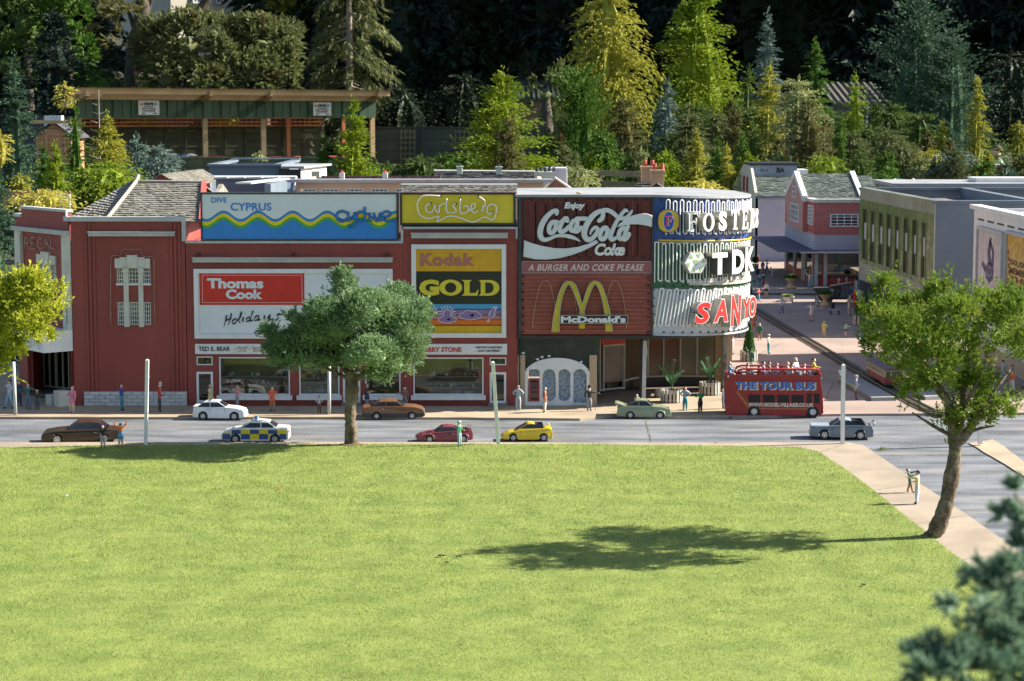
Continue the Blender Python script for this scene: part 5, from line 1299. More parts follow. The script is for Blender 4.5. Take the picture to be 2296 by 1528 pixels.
mb=MB();mb.box(xg-.01,XR,YG0-.012,YG0+.06,ztg-.019,ztg+.006);mb.box(xgf-.01,XR,YG1-.03,YG1+.04,ztg-.019,ztg+.006);mb.build('roof_coping',M['bluegrey'],gb);MB(fg).box(.065,LG-.04,-.07,.008,ztg-.019,ztg+.006).build('roof_coping',malu,gb)
MB().add([(xg+.05,YG0+.06,ztg-.09),(XR,YG0+.06,ztg-.09),(XR,YG1-.03,ztg-.09),(xgf+.05,YG1-.03,ztg-.09)],[(0,1,2,3)]).build('gravel_roof',pm('brown_gravel',(.12,.095,.085),.95,scale=20,col2=(.19,.155,.14),fine=.4,fscale=120,bump=.5,bscale=150),gb)
MB().box(4.05,4.12,YG0+.061,YG1-.031,ztg-.089,ztg+.004).build('roof_divider',M['bluegrey'],gb)
# -- further flat roofs and a brick gable behind it
rb=thing('flat_roof_building','low grey flat roofed building behind the green fronted one','building',(4.9,20.3,0))
MB().box(3.6,6.6,19.6,20.6,0,P(2100,419,19.6).z).build('wall',M['bluegrey'],rb);MB().box(3.55,6.65,19.57,20.7,P(2100,419,19.6).z+.0005,P(2100,419,19.6).z+.03).build('roof',M['rooffelt'],rb)
MB().box(4.4,5.0,19.9,20.3,P(2100,419,19.6).z+.031,P(2100,419,19.6).z+.07).build('skylight',M['white'],rb)
bg_=thing('brick_gable_house','little brick gabled house with slate roof peeping over the flat roofs on the right','house',(4.3,22,0))
a_,b_,c_=P(2023,421,22),P(2046,406,22),P(2072,421,22)
MB().prism([(a_.x,0),(a_.x,a_.z),(b_.x,b_.z),(c_.x,c_.z),(c_.x,0)],22.0,22.03).build('gable_wall',M['brickred'],bg_)
l_=P(1975,421,22.0);lb=P(2008,403,22.6)
mb=slate_plane(l_,a_,b_,lb,7,M['slatedark'],.012,1.3,.05,13);stuff(mb.build('roof_slates',M['slatedark'],bg_))
MB().tube([a_+Vector((-.02,-.02,0)),b_+Vector((0,-.02,.015)),c_+Vector((.02,-.02,0))],.014,5).build('bargeboard',M['white'],bg_);MB().tube([l_,lb,b_],.012,5).build('ridge_tiles',M['white'],bg_)
MB().box(l_.x+.1,c_.x-.02,22.04,22.8,0,c_.z-.05).build('wall',M['brickred'],bg_)
# -- billboard building at the right edge
XL_=3.35;y1b,y0b=15.2,12.95;zt2=P(2183,468,15.2).z
bb=thing('billboard_building','white panelled building carrying two large posters at the right edge','building',(XL_+.6,14,0))
fw_=Frame((XL_,y0b,0),(0,1,0),(-1,0,0));LB=y1b-y0b
MB(fw_).box(0,LB,-.03,0,.12,zt2).build('front_wall',M['white'],bb);MB().box(XL_+.001,5.0,y1b-.03,y1b,0,zt2).build('side_wall',M['white'],bb);MB().box(XL_+.001,5.0,y0b,y0b+.03,0,zt2).build('side_wall',M['white'],bb)
MB(fw_).box(-.02,LB+.02,-.05,.03,zt2+.0005,zt2+.03).build('coping',M['white'],bb)
MB(fw_).box(-.01,LB+.005,-1.6,-.051,zt2-.03,zt2-.02).build('roof',M['rooffelt'],bb)
MB(fw_).box(0,LB,-.029,0.02,ZP,.1195).build('plinth',M['bricktan'],bb)
lu=fw_.uv(2194.6,600)[0];lu2=fw_.uv(2249,600)[0];ou=fw_.uv(2260,600)[0]
zl1,zl0=P(2200,513,fw_.pt(lu,0,0).y).z,P(2200,684,fw_.pt(lu,0,0).y).z
def poster(label,ua_,ub2,z0,z1,mat):
 v=fw_.pt((ua_+ub2)/2,.012,z0);t=thing('poster',label,'poster',tuple(v))
 a,b=min(ua_,ub2),max(ua_,ub2)
 mb=MB(fw_);frame_ring(mb,a-.02,b+.02,z0-.02,z1+.02,.0005,.022,.022);mb.build('frame',M['greyledge'],t)
 MB(fw_).box(a,b,.0005,.008,z0,z1).build('print_sheet',mat,t);return t,a,b
mlot=pm('pinkish_print',(.60,.52,.52),.22,scale=3,col2=(.66,.60,.61),bump=.35,bscale=9)
po,a,b=poster('white lottery poster with a smiling crossed fingers hand in dark blue',lu,lu2,zl0,zl1,mlot)
def ptext(t,s_,ua_,ub2,z0,z1,mat,bold=.03,shear=0):mb=MB(fw_);put_text(mb,s_,min(ua_,ub2),max(ua_,ub2),z0,z1,.0085,.010,0,bold,shear,flip=True);mb.build('lettering',mat,t)
W_=b-a;H_=zl1-zl0
mlr=flat((.55,.03,.04),.4);mnv=flat((.05,.04,.13),.4)
ptext(po,'THE NATIONAL',a+W_*.06,b-W_*.06,zl0+H_*.18,zl0+H_*.25,mlr);ptext(po,'LOTTERY',a+W_*.2,b-W_*.2,zl0+H_*.08,zl0+H_*.15,mlr)
def hpt(x,y):return(b-W_*x,zl0+H_*y)
mb=MB(fw_)
for pl in([(.30,.52),(.36,.40),(.50,.34),(.64,.40),(.68,.52),(.60,.60),(.44,.60)],[(.44,.58),(.40,.74),(.50,.93),(.56,.92),(.52,.74),(.58,.60)],[(.56,.58),(.60,.74),(.46,.88),(.52,.90),(.68,.76),(.66,.56)],[(.32,.56),(.22,.60),(.18,.54),(.32,.46)]):
 mb.prism([hpt(*p)for p in pl],.0082,.0092)
mb.build('hand_print',mnv,po)
mb=MB(fw_);q=[(hpt(.5+.12*math.cos(R(t_)),.50+.07*math.sin(R(t_)))[0],.0095,hpt(.5,.50+.07*math.sin(R(t_)))[1])for t_ in range(195,350,15)];mb.tube(q,.004,5)
for dx in(-.05,.05):mb.box(hpt(.5+dx,0)[0]-.006,hpt(.5+dx,0)[0]+.006,.0093,.0099,hpt(0,.53)[1],hpt(0,.56)[1])
mb.build('smile_print',mlot,po)
ou1=fw_.uv(2375,600)[0]
po2,a2,b2=poster('orange poster about the 4th emergency service at the right edge of the picture',ou,ou1,zl0-.01,zl1+.02,pm('orange_print',(.62,.33,.03),.25,scale=3,col2=(.70,.40,.05),bump=.3,bscale=9))
for k,s_ in enumerate(('50,000 NEW','MEMBERS A WEEK','THE 4TH','EMERGENCY','SERVICE')):
 zc2=zl0+H_*(.70-.10*k);ptext(po2,s_,b2-.08,a2+.06+(.1 if k in(2,4)else 0),zc2-.025,zc2+.02,flat((.12,.06,.02)))
mb=MB(fw_)
for k in range(9):mb.box(b2-.05-.012*k,b2-.02-.012*k,.0085,.0095,zl1-.12-.045*k,zl1-.09-.045*k)
mb.build('tread_print',flat((.10,.05,.02)),po2)
for k in range(7):
 u=.12+k*.3;MB(fw_).box(u,u+.2,.0005,.0015,zt2-.075,zt2-.062).build('vent_slot',M['black'],bb)
 # -- roofs seen over the facade
gy=thing('grey_flat_building','blue grey flat roofed block with raised parapet behind the cinema','building',(-2.2,17.3,0))
Yg=17.0;a_,b_=P(469,374,Yg),P(626,374,Yg)
MB().box(a_.x,b_.x,Yg,Yg+.02,0,a_.z).build('front_wall',M['bluegrey'],gy)
mb=MB();bk=Yg+1.5
mb.box(a_.x,a_.x+.03,Yg+.021,bk,0,a_.z);mb.box(b_.x-.03,b_.x,Yg+.021,bk,0,a_.z);mb.box(a_.x,b_.x,bk,bk+.03,0,a_.z);mb.build('side_wall',M['bluegrey'],gy)
mb=MB();mb.box(a_.x-.02,b_.x+.02,Yg-.02,Yg+.05,a_.z+.0005,a_.z+.02);mb.box(a_.x-.02,a_.x+.05,Yg+.0505,bk,a_.z+.0005,a_.z+.02);mb.box(b_.x-.05,b_.x+.02,Yg+.0505,bk,a_.z+.0005,a_.z+.02);mb.box(a_.x-.02,b_.x+.02,bk-.05,bk+.04,a_.z+.0212,a_.z+.03);mb.build('coping',M['bluegrey'],gy)
MB().box(a_.x+.03,b_.x-.03,Yg+.02,bk,a_.z-.06,a_.z-.05).build('roof',flat((.17,.13,.12),.9),gy)
lt=thing('lean_to','small white sided lean to with black front beside the grey flat roofed block','outbuilding',(P(665,380,Yg).x,Yg+.4,0))
c_=P(676,374,Yg);d_=P(700,374,Yg)
MB().box(b_.x+.003,c_.x,Yg-.05,Yg-.03,0,P(650,380,Yg).z).build('black_front',M['black'],lt);MB().prism([(c_.x,Yg-.05),(d_.x+.05,Yg+.75),(d_.x+.02,Yg+.75),(c_.x-.01,Yg-.03)],0,P(676,378,Yg).z,axis='z').build('white_side',M['white'],lt)
MB().prism([(b_.x+.022,Yg-.09),(c_.x+.03,Yg-.09),(d_.x+.09,Yg+.8),(b_.x+.022,Yg+.8)],P(676,378,Yg).z+.001,P(676,378,Yg).z+.018,axis='z').build('roof',M['rooffelt'],lt)
v=P(708,385,16.9);single(MB().box(v.x-.035,v.x+.035,16.88,16.94,0,P(700,384,16.9).z,0).build('cream_tank',flat((.62,.60,.36),.6),bevel=.006),'tall pale yellow cabinet standing beside the white lean to','cabinet')
gal=thing('glazed_gallery','blue grey sloped roof divided by white ribs behind the wave sign','building',(-2.2,15.3,0))
Yq=15.0;mb=MB();
q0,q1=P(432,432,Yq),P(660,432,Yq);t0,t1=P(432,401,Yq+.45),P(664,401,Yq+.45)
for i in range(6):
 a0=q0.lerp(q1,i/6);a1=q0.lerp(q1,(i+1)/6);b0=t0.lerp(t1,i/6);b1=t0.lerp(t1,(i+1)/6)
 MB().add([a0+Vector((0,0,0)),a1,b1,b0,a0-Vector((0,0,.02)),a1-Vector((0,0,.02)),b1-Vector((0,0,.02)),b0-Vector((0,0,.02))],[(0,1,2,3),(4,7,6,5),(0,4,5,1),(1,5,6,2),(2,6,7,3),(3,7,4,0)]).build('roof_bay',M['bluegrey']if i%2 else M['lilac'],gal)
 MB().tube([a1+Vector((0,0,.012)),b1+Vector((0,0,.012))],.009,5).build('white_rib',M['white'],gal)
MB().tube([t0+Vector((0,0,.012)),t1+Vector((0,0,.012))],.010,5).build('white_rib',M['white'],gal)
MB().box(q0.x,q1.x,Yq+.05,Yq+.07,0,q0.z-.02).build('wall',M['bluegrey'],gal);MB().box(q0.x,q1.x,Yq+.43,Yq+.9,0,t0.z-.03).build('wall',M['bluegrey'],gal)
tr_=thing('grey_parapet_block','slate blue parapet wall with a pale sloping end just behind the wave sign','building',(-2.4,13.6,0))
a_,b_=P(450,412,13.6),P(602,412,13.6)
MB().box(a_.x,b_.x,14.3,14.33,0,a_.z).build('parapet',M['bluegrey'],tr_);MB().box(a_.x-.01,b_.x+.0,14.28,14.35,a_.z+.0005,a_.z+.012).build('coping',M['bluegrey'],tr_)
MB().prism([(b_.x,14.35),(b_.x+.04,14.35),(b_.x+.02,13.55),(b_.x-.02,13.55)],0,a_.z-.001,axis='z').build('side_wall',M['bluegrey'],tr_)
MB().prism([(b_.x,14.3501),(b_.x+.06,14.3501),(b_.x-.10,13.5),(b_.x-.20,13.5)],a_.z+.0002,a_.z+.0118,axis='z').build('side_coping',M['greyledge'],tr_)
Yc=14.6;ct=thing('cream_terrace','long low cream building with white windows and brown roof behind the rooftop signs','building',(-.9,15,0))
a_,b_=P(663,412,Yc),P(1218,412,Yc);fc=fr_front(Yc)
mcrm=pm('cream_render',(.60,.46,.32),.7,var=.05)
ztc=P(900,409,Yc).z;whs=[]
for x0 in(671,721,776,832,887,940,1180):whs.append(fc.rect(x0,423,x0+38,445))
mb=MB(fc);holes_wall(mb,a_.x,b_.x,0,ztc,-.03,0,whs);mb.build('front_wall',mcrm,ct)
for w_ in whs:window(fc,ct,w_,4,3,.007,.006,(-.02,-.002),-.012,'white','darkglass')
MB(fc).box(a_.x+.04,b_.x-.04,-.35,-.10,.2,ztc-.06).build('dark_room',M['darkint'],ct)
MB().box(a_.x-.06,b_.x+.06,Yc-.06,Yc+.04,ztc+.0005,ztc+.022).build('gutter_board',M['greyledge'],ct)
MB().box(a_.x,a_.x+.03,Yc+.04,Yc+1.2,0,ztc).build('side_wall',mcrm,ct);MB().box(b_.x-.03,b_.x,Yc+.04,Yc+1.2,0,ztc).build('side_wall',mcrm,ct)
e0,e1=Vector((a_.x,Yc+.3,ztc+.0)),Vector((P(985,400,Yc+.3).x,Yc+.3,ztc));hh=P(800,396,Yc+.75).z
stuff(slate_plane(e0+Vector((.12,0,0)),e1,Vector((e1.x,Yc+.75,hh)),Vector((e0.x+.12,Yc+.75,hh)),6,M['slatebrown'],.010,1.3,.03,14).build('roof_slates',M['slatebrown'],ct))
for px in(766.5,863.5):
 v=P(px,400,Yc+.4);c_=MB().box(v.x-.018,v.x+.018,Yc+.38,Yc+.42,ztc,P(px,388,Yc+.4).z).build('chimney',M['white'],ct);MB().lathe([(.011,0),(.008,.014),(.010,.018)],(v.x,Yc+.4,P(px,388,Yc+.4).z),8).build('chimney_pot',flat((.45,.06,.04)),c_)
Yt=16.3;st=thing('slate_terrace','dark slate roofed terrace with pale green chimneys behind the yellow rooftop sign','building',(-.3,16.6,0))
e0,e1,r1,r0=P(972,409,Yt),P(1212,409,Yt),P(1210,386,Yt+.5),P(973,384,Yt+.5)
stuff(slate_plane(e0,e1,r1,r0,9,M['slatedark'],.010,1.3,.035,15).build('roof_slates',M['slatedark'],st))
MB().box(e0.x,e1.x,Yt+.03,Yt+1.0,0,e0.z-.02).build('wall',mcrm,st);MB().tube([r0,r1],.012,5).build('ridge_tiles',M['greyledge'],st)
mpg=pm('pale_green_render',(.42,.50,.42),.7,var=.05)
for(x0,x1,yt)in((1024.5,1036,376),(1112.5,1125,377)):
 a_,b_=P(x0,400,Yt+.3),P(x1,400,Yt+.3);zz=P(x0,yt,Yt+.3).z;c_=MB().box(a_.x,b_.x,Yt+.3,Yt+.38,e0.z,zz).build('chimney',mpg,st);MB().box(a_.x-.006,b_.x+.006,Yt+.29,Yt+.39,zz+.0005,zz+.010).build('chimney_cap',mpg,c_);MB().lathe([(.012,0),(.010,.02)],((a_.x+b_.x)/2,Yt+.34,zz+.0105),8).build('chimney_pot',M['black'],c_)
a_,b_=P(1198,400,Yt-.1),P(1243,400,Yt-.1);zz=P(1200,386,Yt-.1).z
c_=MB().box(a_.x,b_.x,Yt-.1,Yt+.1,.3,zz).build('chimney',mpg,st)
for k in range(5):MB().lathe([(.014,0),(.011,.03),(.014,.034)],(a_.x+.02+k*.033,Yt+(.04 if k%2 else-.04),zz+.0005),8).build('chimney_pot',M['black'],c_)
a2_,b2_=P(1220,390,Yt+.2),P(1272,390,Yt+.2);MB().box(a2_.x,b2_.x,Yt+.2,Yt+.5,.2,P(1240,377,Yt+.2).z).build('grey_wing',M['lilac'],st,bevel=.01)
Yh=15.0;gh=thing('small_gable_house','small brown slate gable end in front of the pale green chimneys','house',tuple(P(1248,430,Yh).xy)+(0,))
a_,b_,c_=P(1214,433,Yh),P(1245,402,Yh),P(1288,432,Yh)
MB().prism([(a_.x,.2),(a_.x,a_.z),(b_.x,b_.z),(c_.x,c_.z),(c_.x,.2)],Yh,Yh+.02).build('gable_wall',M['slatebrown'],gh)
MB().tube([a_+Vector((0,-.01,.01)),b_+Vector((0,-.01,.01)),c_+Vector((0,-.01,.01))],.009,5).build('bargeboard',M['greyledge'],gh);MB().box(a_.x+.01,c_.x-.01,Yh+.0205,Yh+.5,.0,a_.z-.02).build('wall',M['redwall'],gh)
Yk=14.6;kh=thing('chimney_house','dark slate roofed house with two tan chimneys of red pots behind the corner block','house',tuple(P(1440,430,Yk).xy)+(0,))
mtan=pm('tan_render',(.50,.33,.20),.75,var=.1,dirt=.25)
for(x0,x1,yt)in((1437,1471,374),(1459,1491,382)):
 Yj=Yk+(.25 if x0<1450 else 0);a_,b_=P(x0+2,400,Yj),P(x1-2,400,Yj);zz=P(x0,yt+6,Yj).z
 c_=MB().box(a_.x,b_.x,Yj,Yj+.10,.3,zz).build('chimney',mtan,kh,bevel=.002);MB().box(a_.x-.008,b_.x+.008,Yj-.008,Yj+.108,zz+.0005,zz+.020).build('chimney_cap',mtan,c_,bevel=.003)
 for k in range(2):MB().lathe([(.017,0),(.012,.034),(.015,.038),(.013,.042)],(a_.x+.025+k*.052,Yj+.05,zz+.0205),10).build('chimney_pot',flat((.42,.07,.04),.6),c_)
r0_,r1_=P(1404,432,Yk),P(1447,405,Yk+.3);r2_=P(1500,432,Yk)
stuff(slate_plane(P(1400,436,Yk-.1),P(1475,436,Yk-.1),P(1470,404,Yk+.35),P(1445,404,Yk+.35),7,M['slatedark'],.014,1.3,.035,16).build('roof_slates',M['slatedark'],kh))
a_,b_,c_=P(1448,436,Yk-.15),P(1474,414,Yk-.15),P(1500,432,Yk-.15);MB().tube([a_,b_,c_],.014,5).build('bargeboard',M['black'],kh);MB().prism([(a_.x,a_.z-.1),(a_.x,a_.z),(b_.x,b_.z-.01),(c_.x,c_.z),(c_.x,c_.z-.1)],Yk-.14,Yk-.12).build('gable_wall',mtan,kh)
MB().box(P(1410,430,Yk).x,P(1500,430,Yk).x,Yk-.11,Yk+.6,0,P(1410,438,Yk).z).build('wall',mtan,kh)
# -- the real garden behind: shelter, fences, sheds, house
YSH=58.0;fsx=fr_front(YSH)
gz=terr(-7,YSH)
she=thing('timber_shelter','long open timber shelter with pale roof beams, green boarded fascia and orange trellis','shelter',(P(520,300,YSH).x,YSH+1,gz))
def PX(px,Y=YSH):return P(px,300,Y).x
def PZ(py,Y=YSH):return P(600,py,Y).z
x0_,x1_=PX(197),PX(838);ztf,zbf=PZ(221),PZ(265)
bw=(x1_-x0_)/34
bme=MB().box(.008,bw-.008,-.03,0,zbf,ztf).mesh('fascia_board',M['greenboard'])
for k in range(34):
 link('fascia_board',bme,she,Vector((x0_+k*bw,YSH+(k%2)*.012,rnd.uniform(-.02,.01)))-org(she))
mb=MB();mb.box(x0_,x1_,YSH+.015,YSH+.04,zbf+.02,ztf-.02);mb.build('fascia_backing',M['greenboard'],she)
for k in range(2):
 y_=204+k*12;yy=YSH-1.2+k*.75
 a_,b_=P(160+k*14,y_,yy),P(835-k*6,y_+4,yy)
 mb=MB();mb.add([(a_.x,yy,a_.z-.09),(b_.x,yy,b_.z-.09),(b_.x,yy,b_.z+.05),(a_.x,yy,a_.z+.05),(a_.x,yy+.08,a_.z-.09),(b_.x,yy+.08,b_.z-.09),(b_.x,yy+.08,b_.z+.05),(a_.x,yy+.08,a_.z+.05)],[(0,1,2,3),(4,7,6,5),(0,4,5,1),(1,5,6,2),(2,6,7,3),(3,7,4,0)]);mb.build('roof_beam',M['timber'],she)
for k in range(3):
 y_=211+k*8;yy=YSH-.5+k*.9
for(px,px2)in((212,178),(470,447),(600,583),(838,826)):
 a_,b_=P(px-28,203,YSH-1.25),P(px2+35,232,YSH+1.6);mb=MB();w_=.05
 mb.add([(a_.x-w_,a_.y,a_.z-.16),(a_.x+w_,a_.y,a_.z-.16),(a_.x+w_,a_.y,a_.z),(a_.x-w_,a_.y,a_.z),(b_.x-w_,b_.y,b_.z-.16),(b_.x+w_,b_.y,b_.z-.16),(b_.x+w_,b_.y,b_.z),(b_.x-w_,b_.y,b_.z)],[(0,1,2,3),(4,7,6,5),(0,4,5,1),(1,5,6,2),(2,6,7,3),(3,7,4,0)]);mb.build('rafter',M['timber'],she)
NW=420;V=[];a_,b_,c_,d_=P(152,198,YSH-1.4),P(838,203,YSH-1.4),P(880,232,YSH+2.2),P(200,229,YSH+2.2)
for j in range(2):
 l_,r_=(a_,b_)if j==0 else(d_,c_)
 for i in range(NW+1):
  p=l_.lerp(r_,i/NW);V.append((p.x,p.y,p.z+.022*math.sin(i*math.pi/2)))
F=[(i,i+1,NW+2+i,NW+1+i)for i in range(NW)]
MB().add(V,F).build('corrugated_roof',glassm('clear_corrugated',(.60,.60,.66),.5,.15),she)
for px in(205,467,592,832):
 a_=P(px,300,YSH+.1);MB().box(a_.x-.06,a_.x+.06,YSH+.06,YSH+.18,gz,ztf+.02).build('post',M['timber'],she)
for px in(186,233,520,700,822):
 a_=P(px,300,YSH+2.1);MB().box(a_.x-.05,a_.x+.05,YSH+2.1,YSH+2.2,gz,PZ(262,YSH+2.1)).build('post',M['timberorange'],she)
YT=YSH+2.25
tw=MB().box(-.018,.018,0,.02,PZ(285,YT),PZ(264,YT)).mesh('trellis_slat',M['timberorange'])
k=0;x=P(200,270,YT).x
while x<P(778,270,YT).x:
 link('trellis_slat',tw,she,Vector((x,YT,0))-org(she));x+=.135
for py in(265.5,274,282):MB().box(P(198,270,YT).x,P(780,270,YT).x,YT-.025,YT-.001,PZ(py,YT)-.02,PZ(py,YT)+.02).build('trellis_rail',M['timberorange'],she)
def drive_poster(px0,px1,py0,py1,lab):
 a_,b_=P(px0,py0,YSH-.05),P(px1,py1,YSH-.05);f_=fr_front(YSH-.045)
 t=thing('notice',lab,'sign',((a_.x+b_.x)/2,YSH-.05,b_.z))
 MB(f_).box(a_.x,b_.x,0,.010,b_.z,a_.z).build('sheet',M['white'],t);w_,h_=b_.x-a_.x,a_.z-b_.z
 def tt(s_,l,r_,bt,tp,bo=.04):
  mb=MB(f_);put_text(mb,s_,a_.x+w_*l,a_.x+w_*r_,b_.z+h_*bt,b_.z+h_*tp,.0102,.014,0,bo);mb.build('lettering',M['black'],t)
 tt('DRIVE',.26,.72,.68,.86,.06);tt('YOUR OWN',.28,.72,.55,.62);tt('REMOTE CONTROLLED',.16,.84,.41,.49);tt('CARS AND BOATS',.18,.82,.24,.34,.05)
 MB(f_).box(a_.x+w_*.09,a_.x+w_*.2,.0102,.014,b_.z+h_*.68,b_.z+h_*.8).build('car_print',flat((.55,.08,.06)),t);MB(f_).prism([(a_.x+w_*.83+.04*math.cos(i),b_.z+h_*.75+.04*math.sin(i))for i in[j*.7 for j in range(9)]],.0102,.014).build('wheel_print',flat((.15,.35,.5)),t)
 MB(f_).box(a_.x+w_*.16,a_.x+w_*.32,.0102,.014,b_.z+h_*.08,b_.z+h_*.14).build('boat_print',M['black'],t);MB(f_).box(a_.x+w_*.7,a_.x+w_*.88,.0102,.014,b_.z+h_*.08,b_.z+h_*.14).build('boat_print',M['black'],t)
drive_poster(322,366,226,258,'white DRIVE notice on the left half of the shelter fascia')
drive_poster(696,736,230,260,'white DRIVE notice on the right half of the shelter fascia')
def panel_fence(name,label,x0,x1,Y,zt,zb,pw,nsl,mat,seed=0,topcap=True,gap=0):
 t=thing(name,label,'fence',((x0+x1)/2,Y,zb));r=random.Random(seed);n=max(1,round((x1-x0)/pw));pw=(x1-x0)/n;sh_=(zt-zb)/nsl
 me=MB().add([(0,0,0),(pw,0,0),(pw,-.006,sh_*1.12),(0,-.006,sh_*1.12),(0,-.028,0),(pw,-.028,0),(pw,-.010,sh_*1.12),(0,-.010,sh_*1.12)],[(0,1,5,4),(4,5,6,7),(3,2,1,0),(7,6,2,3),(0,4,7,3),(1,2,6,5)]).mesh('plank',mat)
 cnt=0;rest=[]
 for i in range(n):
  for j in range(nsl):
   o_=link('plank',me,t,Vector((x0+i*pw,Y-.01*(j%2),zb+j*sh_+r.uniform(-.2,.2)*sh_*.3))-org(t));o_.rotation_euler=(r.uniform(-.02,.03),r.uniform(-.006,.006),0)
 for i in range(n+1):MB().box(x0+i*pw-.022,x0+i*pw+.022,Y-.075,Y-.042,zb,zt+.01).build('batten',mat,t)
 MB().box(x0,x1,Y-.06,Y+.01,zt+.0105,zt+.04).build('top_rail',mat,t)
 return t
YW=YSH+2.4
panel_fence('panel_fence','brown green lapped plank fence panels under the shelter trellis',P(233,300,YW).x,P(782,300,YW).x,YW,P(500,286,YW).z,P(500,357,YW).z,.53,8,M['fenceplank'],1)
YL=54.0
panel_fence('low_plank_fence','low green lapped plank fence in front of the shelter',P(375,370,YL).x,P(842,370,YL).x,YL,P(500,356,YL).z,P(500,402,YL).z,.50,5,pm('green_planks',(.085,.115,.055),.8,scale=2,col2=(.13,.155,.08),fine=.2,fscale=25,piece=.2),2)
mdf=pm('dark_fence',(.035,.045,.032),.8,scale=2,col2=(.055,.065,.045),piece=.15)
dfn=panel_fence('dark_panel_fence','dark green tall panel fence running right of the shelter behind the yellow green conifer',P(842,300,60).x,P(1262,300,60).x,60,P(1000,288,60).z,P(1000,400,60).z,1.5,9,mdf,3)
for px in(914,1036):
 t=thing('trellis_panel','fan of dark trellis on the dark fence, %s'%('nearest the shelter' if px<1000 else 'beside the yellow green conifer'),'trellis',tuple(P(px,395,59.85)))
 for k in range(4):v=P(px-15+k*10,300,59.85);MB().box(v.x-.02,v.x+.02,59.83,59.85,P(px,380,59.85).z,P(px,291,59.85).z).build('upright',M['fenceplank'],t)
 for k in range(6):v=P(px,297+k*12,59.82);MB().box(P(px-17,300,59.8).x,P(px+17,300,59.8).x,59.80,59.829,v.z-.02,v.z+.02).build('crosspiece',M['fenceplank'],t)
v0,v1=P(1256,340,57).x,P(1263,340,57).x
gt_=thing('timber_post','orange brown timber gate post at the end of the dark fence','post',(v0,57,terr(1,57)));MB().box(v0,v1,57,57.1,terr(1,57),P(1260,288,57).z).build('post',M['timberorange'],gt_)
single(MB().box(P(1232,300,58).x,P(1239,300,58).x,59.7,59.85,P(1235,306,59.8).z,P(1235,289,59.8).z).build('fence_box',M['white'],bevel=.01),'small white box on the dark fence by the gate post','box')
def chair(px,Y,lab,col=(.42,.10,.09)):
 v=P(px,352,Y);g0=gz;t=thing('plastic_chair',lab,'chair',(v.x,Y,g0),'red chairs under the shelter')
 m_=flat(col,.5);zs=g0+.45;X=v.x
 MB().box(X-.24,X+.24,Y-.24,Y+.2,zs-.03,zs).build('seat',m_,t,bevel=.015)
 pts=[(X-.26,zs+.02),(X+.26,zs+.02),(X+.30,zs+.28),(X+.18,zs+.44),(X-.18,zs+.44),(X-.30,zs+.28)]
 MB().prism(pts,Y+.2,Y+.23).build('backrest',m_,t,bevel=.012)
 for dx in(-.21,.21):
  for dy in(-.2,.17):MB().box(X+dx-.018,X+dx+.018,Y+dy-.018,Y+dy+.018,g0,zs-.031).build('leg',M['chrome'],t)
zz_=PZ(345,YSH+.8)-.9
for i,px in enumerate((640,680,762)):chair(px,YSH+.8,['red plastic chair leftmost under the shelter','red plastic chair second from the left under the shelter','red plastic chair right, half hidden by the lime conifer'][i])
for(px,w_)in((390,.34),(423,.42)):
 v=P(px,350,YSH+.6);single(MB().ball((v.x,YSH+.6,P(px,352,YSH+.6).z),(w_*.6,.3,.10),12,6).build('upturned_boat',flat((.45,.52,.58),.4),smooth=True),'pale grey upturned dinghy hull behind the low fence, %s'%('the smaller one on the left' if px<400 else 'the larger one'),'dinghy')
bn=thing('bench','long dark red bench behind the low fence','bench',(PX(477),YSH+.5,gz));a_,b_=PX(440),PX(513)
MB().box(a_,b_,YSH+.3,YSH+.7,PZ(353)-.0,PZ(350)).build('seat',flat((.30,.07,.05)),bn)
for x in(a_+.1,b_-.16):MB().box(x,x+.06,YSH+.35,YSH+.65,gz,PZ(353)-.001).build('leg',flat((.30,.07,.05)),bn)
turn([o for o in COL.objects if o.parent is None and o.type=='EMPTY' and 50<o.location.y<61.5 and PX(160)<o.location.x<PX(850)and o.name.split('.')[0]in('timber_shelter','panel_fence','notice','plastic_chair','bench')],(PX(545),YSH),R(20),1.06)
Ys=52;sd_=thing('garden_shed','small orange brown wooden shed with apex roof and cross braced door','shed',tuple(P(117,340,Ys).xy)+(terr(-10,Ys),))
a_,b_=P(80,300,Ys).x,P(160,300,Ys).x;zg_=terr(-10,Ys);ze,za_=P(100,304,Ys).z,P(100,277,Ys).z
mo=pm('shed_boards',(.50,.24,.12),.75,scale=2,col2=(.58,.30,.16),fine=.12,fscale=25,piece=.1)
nb_=14;hb=(za_-zg_)/nb_;xm=(a_+b_)/2
for k in range(nb_):
 zb_=zg_+k*hb;zt3=zb_+hb-.008
 def half(z):return(b_-a_)/2*(1 if z<ze else max(.02,(za_-z)/(za_-ze)))
 MB().prism([(xm-half(zb_),zb_),(xm+half(zb_),zb_),(xm+half(zt3),zt3),(xm-half(zt3),zt3)],Ys-.012*1,Ys+.01).build('board',mo,sd_)
MB().box(a_+.02,b_-.02,Ys+.012,Ys+1.6,zg_,ze-.02).build('shed_body',mo,sd_)
